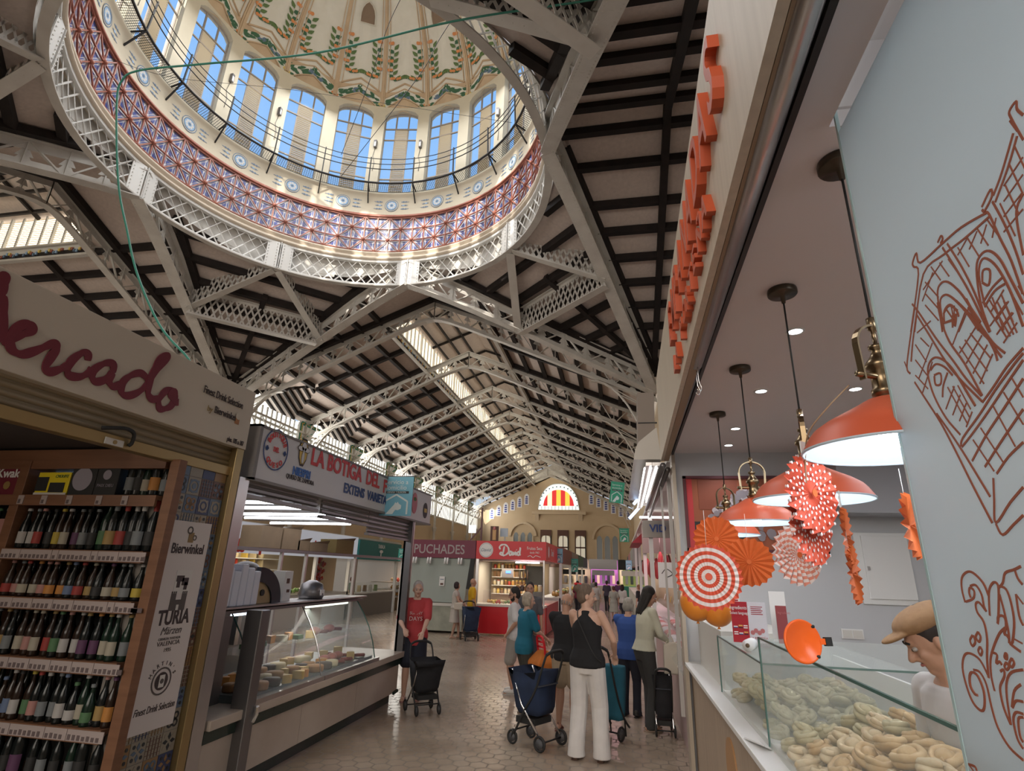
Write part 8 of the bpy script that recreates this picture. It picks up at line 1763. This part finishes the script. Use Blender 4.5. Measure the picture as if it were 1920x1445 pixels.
far = [('woman in a silver grey dress walking away down the aisle', (-.22, 23.1), 88, 1.28, (.36, .37, .33), ('dress', (.36, .37, .33), .45, 1.4), None, ('short', (.12, .05, .04))),
       ('woman in a white top with a black shoulder bag farther down the aisle', (.12, 23.4), 60, 1.34, (.6, .58, .56), None, (.05, .05, .07), ('long', (.04, .02, .02))),
       ('person in a white shirt walking away beyond the woman in white trousers', (-.95, 24.5), 88, 1.38, (.52, .50, .48), None, (.4, .37, .33), ('short', (.04, .03, .03))),
       ('person in a maroon top standing beyond the red stall', (-1.75, 25), 80, 1.40, (.14, .02, .04), None, (.04, .04, .05), ('short', (.02, .015, .015))),
       ('butcher in a black shirt reaching over the counter', (.72, 22.0), 150, 1.38, (.03, .03, .035), None, (.04, .04, .05), ('thin', (.3, .15, .08))),
       ('shopper in dark clothes at the centre of the distant aisle', (-.6, 29), 85, 1.40, (.06, .05, .08), None, (.03, .03, .04), ('short', (.03, .02, .02))),
       ('shopper in a purple top far down the aisle', (-.05, 31), 95, 1.38, (.12, .05, .14), None, (.05, .05, .07), ('bob', (.03, .02, .02))),
       ('shopper in a grey top at the far left of the distant aisle', (-1.4, 33), 70, 1.42, (.2, .2, .22), None, (.06, .06, .08), ('short', (.05, .04, .03))),
       ('small auburn-haired assistant behind the cafe counter', (-9.9, 20.4), 0, 1.35, (.10, .22, .20), None, (.05, .05, .06), ('short', (.14, .03, .02)))]
for lb_, (x, y), a, h, sc_, sk_, lo_, hr_ in far:
    person(lb_, (x, y, 0), deg(a), h, 'light', .03, (0, .1), feet=((.12, .08), (-.08, -.08)), shirt=sc_, sleeve=.5, hem=.84, skirt=sk_, low=lo_, hair=hr_, vox=.020, barefoot=False)
# vendor behind the empanada case
vx = at(1752, 1178, Y=2.55)
tv, vi = person('vendor in a tan flat cap and white t-shirt behind the empanada case', (vx.x+.12, 2.55, .02), deg(190), 1.64, 'tan', .20, (-.45, .50), hands=((.24, .10, .95), (.22, -.16, .95)), shirt=(.50, .48, .47), sleeve=.55, hem=.85, low=(.07, .08, .11), hair=('short', (.03, .02, .018)), vox=.009, barefoot=False)
cm = mat('tan_cap_cloth', (.32, .19, .10), .9, tex='noise', tcol=(.26, .15, .08), tscale=40)
hr = Matrix.Rotation(-.45, 3, 'Z') @ Matrix.Rotation(.50, 3, 'Y'); HD = lambda x, y, z: vi['hc']+hr @ V(x, y, z)
g = Body(); g.ell(HD(-.02, 0, .085), (.118, .105, .052), hr); g.ell(HD(.10, 0, .066), (.062, .072, .014), hr); g.done('flat_cap', cm, tv, .006, 2)
mb = MB(); mb.ell(vi['wr'][1]+V(.05, 0, -.03), (.075, .045, .038), mat('blue_glove', (.05, .13, .36), .45), 14, 10); mb.build('glove', tv)
# printed words on the red t-shirt, halter strap, bags
text('DAYS', ((.135, -.0, 1.12), (0, 1, 0), UPZ), mat('faded_print', (.55, .42, .40), .8), 'printed_word', P['red'], size=.085, align='CENTER', depth=.004); text('SUNNY', ((.139, -.0, 1.21), (0, 1, 0), UPZ), MATS['faded_print'], 'printed_word', P['red'], size=.06, align='CENTER', depth=.004)
mb = MB(); mb.tube(spline([V(-.02, .10, 1.43), V(-.115, .06, 1.33), V(-.13, -.03, 1.15), V(-.125, -.11, 1.0), V(-.08, -.17, .93)], 6), .006, M['dark'], 6); mb.build('bag_strap', P['black'])
tb = mat('tote_canvas', (.58, .53, .45), .9)
t = thing('tote_bag', 'cream canvas tote bag hanging from the arm of the woman in the cream blouse', 'bag', (.60, 7.55, .62)); mb = MB(); mb.prism([(-.10, 0, 0), (.12, 0, 0), (.13, 0, .30), (.05, 0, .36), (-.09, 0, .33)], (0, .09, 0), tb); mb.build('pouch', t, bevel=.02); mb = MB(); mb.tube(spline([V(-.06, .05, .32), V(-.02, .05, .45), V(.04, .05, .34)], 5), .008, tb, 6); mb.build('handle', t)
t = thing('handbag', 'small cream handbag at the hip of the woman in the white dress', 'bag', (-4.22, 15.16, .72)); mb = MB(); mb.box((-.12, -.05, 0), (.12, .05, .18), tb); mb.build('pouch', t, bevel=.02)
# ---- shopping carts
fabric = {k: mat('bag_'+k, c, .85, tex='noise', tcol=tuple(x*.7 for x in c), tscale=6) for k, c in dict(navy=(.018, .032, .075), black=(.022, .022, .026), blue=(.03, .05, .10), teal=(.025, .14, .20), orange=(.55, .17, .03)).items()}
def wheel(t, c, r, ax=(0, 1, 0)):
    c = V(*c); a = V(*ax).normalized(); mb = MB(); n = 18; u = a.orthogonal().normalized(); w = a.cross(u)
    mb.tube([c+u*(r*.86*cos(2*pi*k/n))+w*(r*.86*sin(2*pi*k/n)) for k in range(n)], r*.17, M['dark'], 8, closed=True); mb.tube([c-a*.012, c+a*.012], r*.62, mat('wheel_hub', (.07, .07, .075), .5), 14); mb.build('wheel', t)
def cart(label, loc, rz, s, fab, four=True, W_=.34, D_=.26, H_=.42, zb=.30, hz=.98, metal=None, wr=.075, tall=False):
    t = thing('shopping_cart', label, 'shopping cart', loc, rz); t.scale = (s,)*3; metal = metal or M['dark']
    tp = 1.22 if not tall else .9
    mb = MB(); n = 6; vs = []; L_ = [(zb, .78), (zb+.06, .92), (zb+H_*.6, 1.02), (zb+H_, tp)]
    sh_ = [(-1, -1), (-.2, -1.06), (.2, -1.06), (1, -1), (1.04, 0), (1, 1), (.2, 1.06), (-.2, 1.06), (-1, 1), (-1.04, 0)]
    for z, k in L_:
        for x, y in sh_: vs.append((x*D_/2*k+(z-zb)*.10, y*W_/2*(k if not tall else .98), z+(.03*abs(x) if z > zb+H_-.01 and not tall else 0)))
    m_ = len(sh_); fs = [tuple(range(m_-1, -1, -1))]
    for i in range(3):
        for k in range(m_): fs.append((i*m_+k, i*m_+(k+1) % m_, (i+1)*m_+(k+1) % m_, (i+1)*m_+k))
    top = [(x*.93, y*.93, zb+H_-.05 if not tall else zb+H_+.02) for x, y, z in vs[3*m_:]]; vs += top
    for k in range(m_): fs.append((3*m_+k, 3*m_+(k+1) % m_, 4*m_+(k+1) % m_, 4*m_+k))
    fs.append(tuple(range(4*m_, 5*m_))); mb.add(vs, fs, fabric[fab], True); mb.build('bag', t)
    if not tall: mb = MB(); mb.beam((.0, -W_/2*1.02, zb+H_*.72), (.0, W_/2*1.02, zb+H_*.72), D_*1.06, .012, mat('bag_seam', (.05, .055, .07), .8)); mb.build('seam', t)
    for s_ in (1, -1):
        y = s_*W_*.5
        mb = MB(); mb.tube(spline([V(.16, y, wr+.03), V(.02, y*1.04, zb+.04), V(-.12, y*1.04, zb+H_*.6), V(-.22, y*1.0, hz-.1), V(-.25, y*.9, hz)], 5), .012, metal, 8); mb.build('frame_tube', t)
        if four: mb = MB(); mb.tube([V(-.20, y, wr+.03), V(.06, y*1.05, zb+.10), V(.20, y*1.05, zb+H_+.02)], .011, M['chrome'], 8); mb.build('frame_tube', t)
        wheel(t, (-.20 if four else -.05, y*1.12, wr), wr)
        if four: wheel(t, (.19, y*.95, wr*.92), wr*.92); mb = MB(); mb.tube([V(.17, y, wr+.07), V(.19, y*.95, wr*.95)], .014, M['dark'], 8); mb.build('fork', t)
    mb = MB(); mb.tube(spline([V(-.25, W_*.45, hz), V(-.275, W_*.25, hz+.03), V(-.28, 0, hz+.035), V(-.275, -W_*.25, hz+.03), V(-.25, -W_*.45, hz)], 5), .017, M['dark'], 8); mb.build('handle', t)
    mb = MB(); mb.tube([V(-.2 if four else -.05, -W_*.56, wr), V(-.2 if four else -.05, W_*.56, wr)], .009, metal, 6)
    if four: mb.tube([V(.17, -W_*.5, wr+.06), V(.17, W_*.5, wr+.06)], .009, metal, 6); mb.box((-.10, -W_*.42, zb-.09), (.16, W_*.42, zb-.03), M['dark'])
    else: mb.tube([V(.12, -W_*.4, .02), V(.10, -W_*.4, zb), V(-.04, -W_*.4, zb)], .009, metal, 6); mb.tube([V(.12, W_*.4, .02), V(.10, W_*.4, zb), V(-.04, W_*.4, zb)], .009, metal, 6)
    mb.build('axle', t); return t
cart('navy four-wheeled shopping cart with silver frame tubes in front of the bald man', (-.93, 6.68, 0), deg(150), 1.0, 'navy', W_=.34, D_=.32, H_=.40, zb=.30, hz=.90)
cart('black four-wheeled shopping cart pushed by the man in red', (-2.52, 7.62, 0), deg(-50), .88, 'black', W_=.36, D_=.30, H_=.40, zb=.28, hz=.88)
cart('tall teal shopping trolley beside the woman in white trousers', (-.12, 7.15, 0), deg(60), 1.0, 'teal', four=False, W_=.24, D_=.17, H_=.52, zb=.20, hz=.92, tall=True)
cart('dark blue shopping trolley pulled by the man in yellow', (-3.86, 15.1, 0), deg(-60), 1.0, 'blue', W_=.36, D_=.28, H_=.56, zb=.22, hz=.9, wr=.07)
cart('dark shopping trolley standing between the fish counter and the woman in cream', (.47, 7.55, 0), deg(90), .85, 'black', W_=.22, D_=.24, H_=.5, zb=.2, hz=.8)
t = thing('shopping_trolley', 'orange plastic shopping basket trolley with a red handle held by the woman in teal', 'shopping trolley', (-1.02, 7.95, 0), deg(35)); ob = fabric['orange']
mb = MB(); mb.add([(-.10, -.13, .12), (.12, -.13, .12), (.12, .13, .12), (-.10, .13, .12), (-.16, -.17, .62), (.15, -.17, .62), (.15, .17, .62), (-.16, .17, .62), (-.05, -.07, .76), (.05, -.07, .76), (.05, .07, .76), (-.05, .07, .76)], [(0, 3, 2, 1), (0, 1, 5, 4), (1, 2, 6, 5), (2, 3, 7, 6), (3, 0, 4, 7), (4, 5, 9, 8), (5, 6, 10, 9), (6, 7, 11, 10), (7, 4, 8, 11), (8, 9, 10, 11)], ob); mb.build('basket', t, bevel=.02)
mb = MB(); mb.tube(spline([V(-.02, .09, .2), V(-.02, .10, .7), V(-.05, .085, .90), V(-.06, .0, .93), V(-.05, -.085, .90), V(-.02, -.10, .7), V(-.02, -.09, .2)], 5), .016, dred, 8)
for z in (.80, .86): mb.tube([V(-.035, -.09, z), V(-.035, .09, z)], .012, dred, 6)
mb.build('handle', t); wheel(t, (-.06, .15, .06), .06); wheel(t, (-.06, -.15, .06), .06)
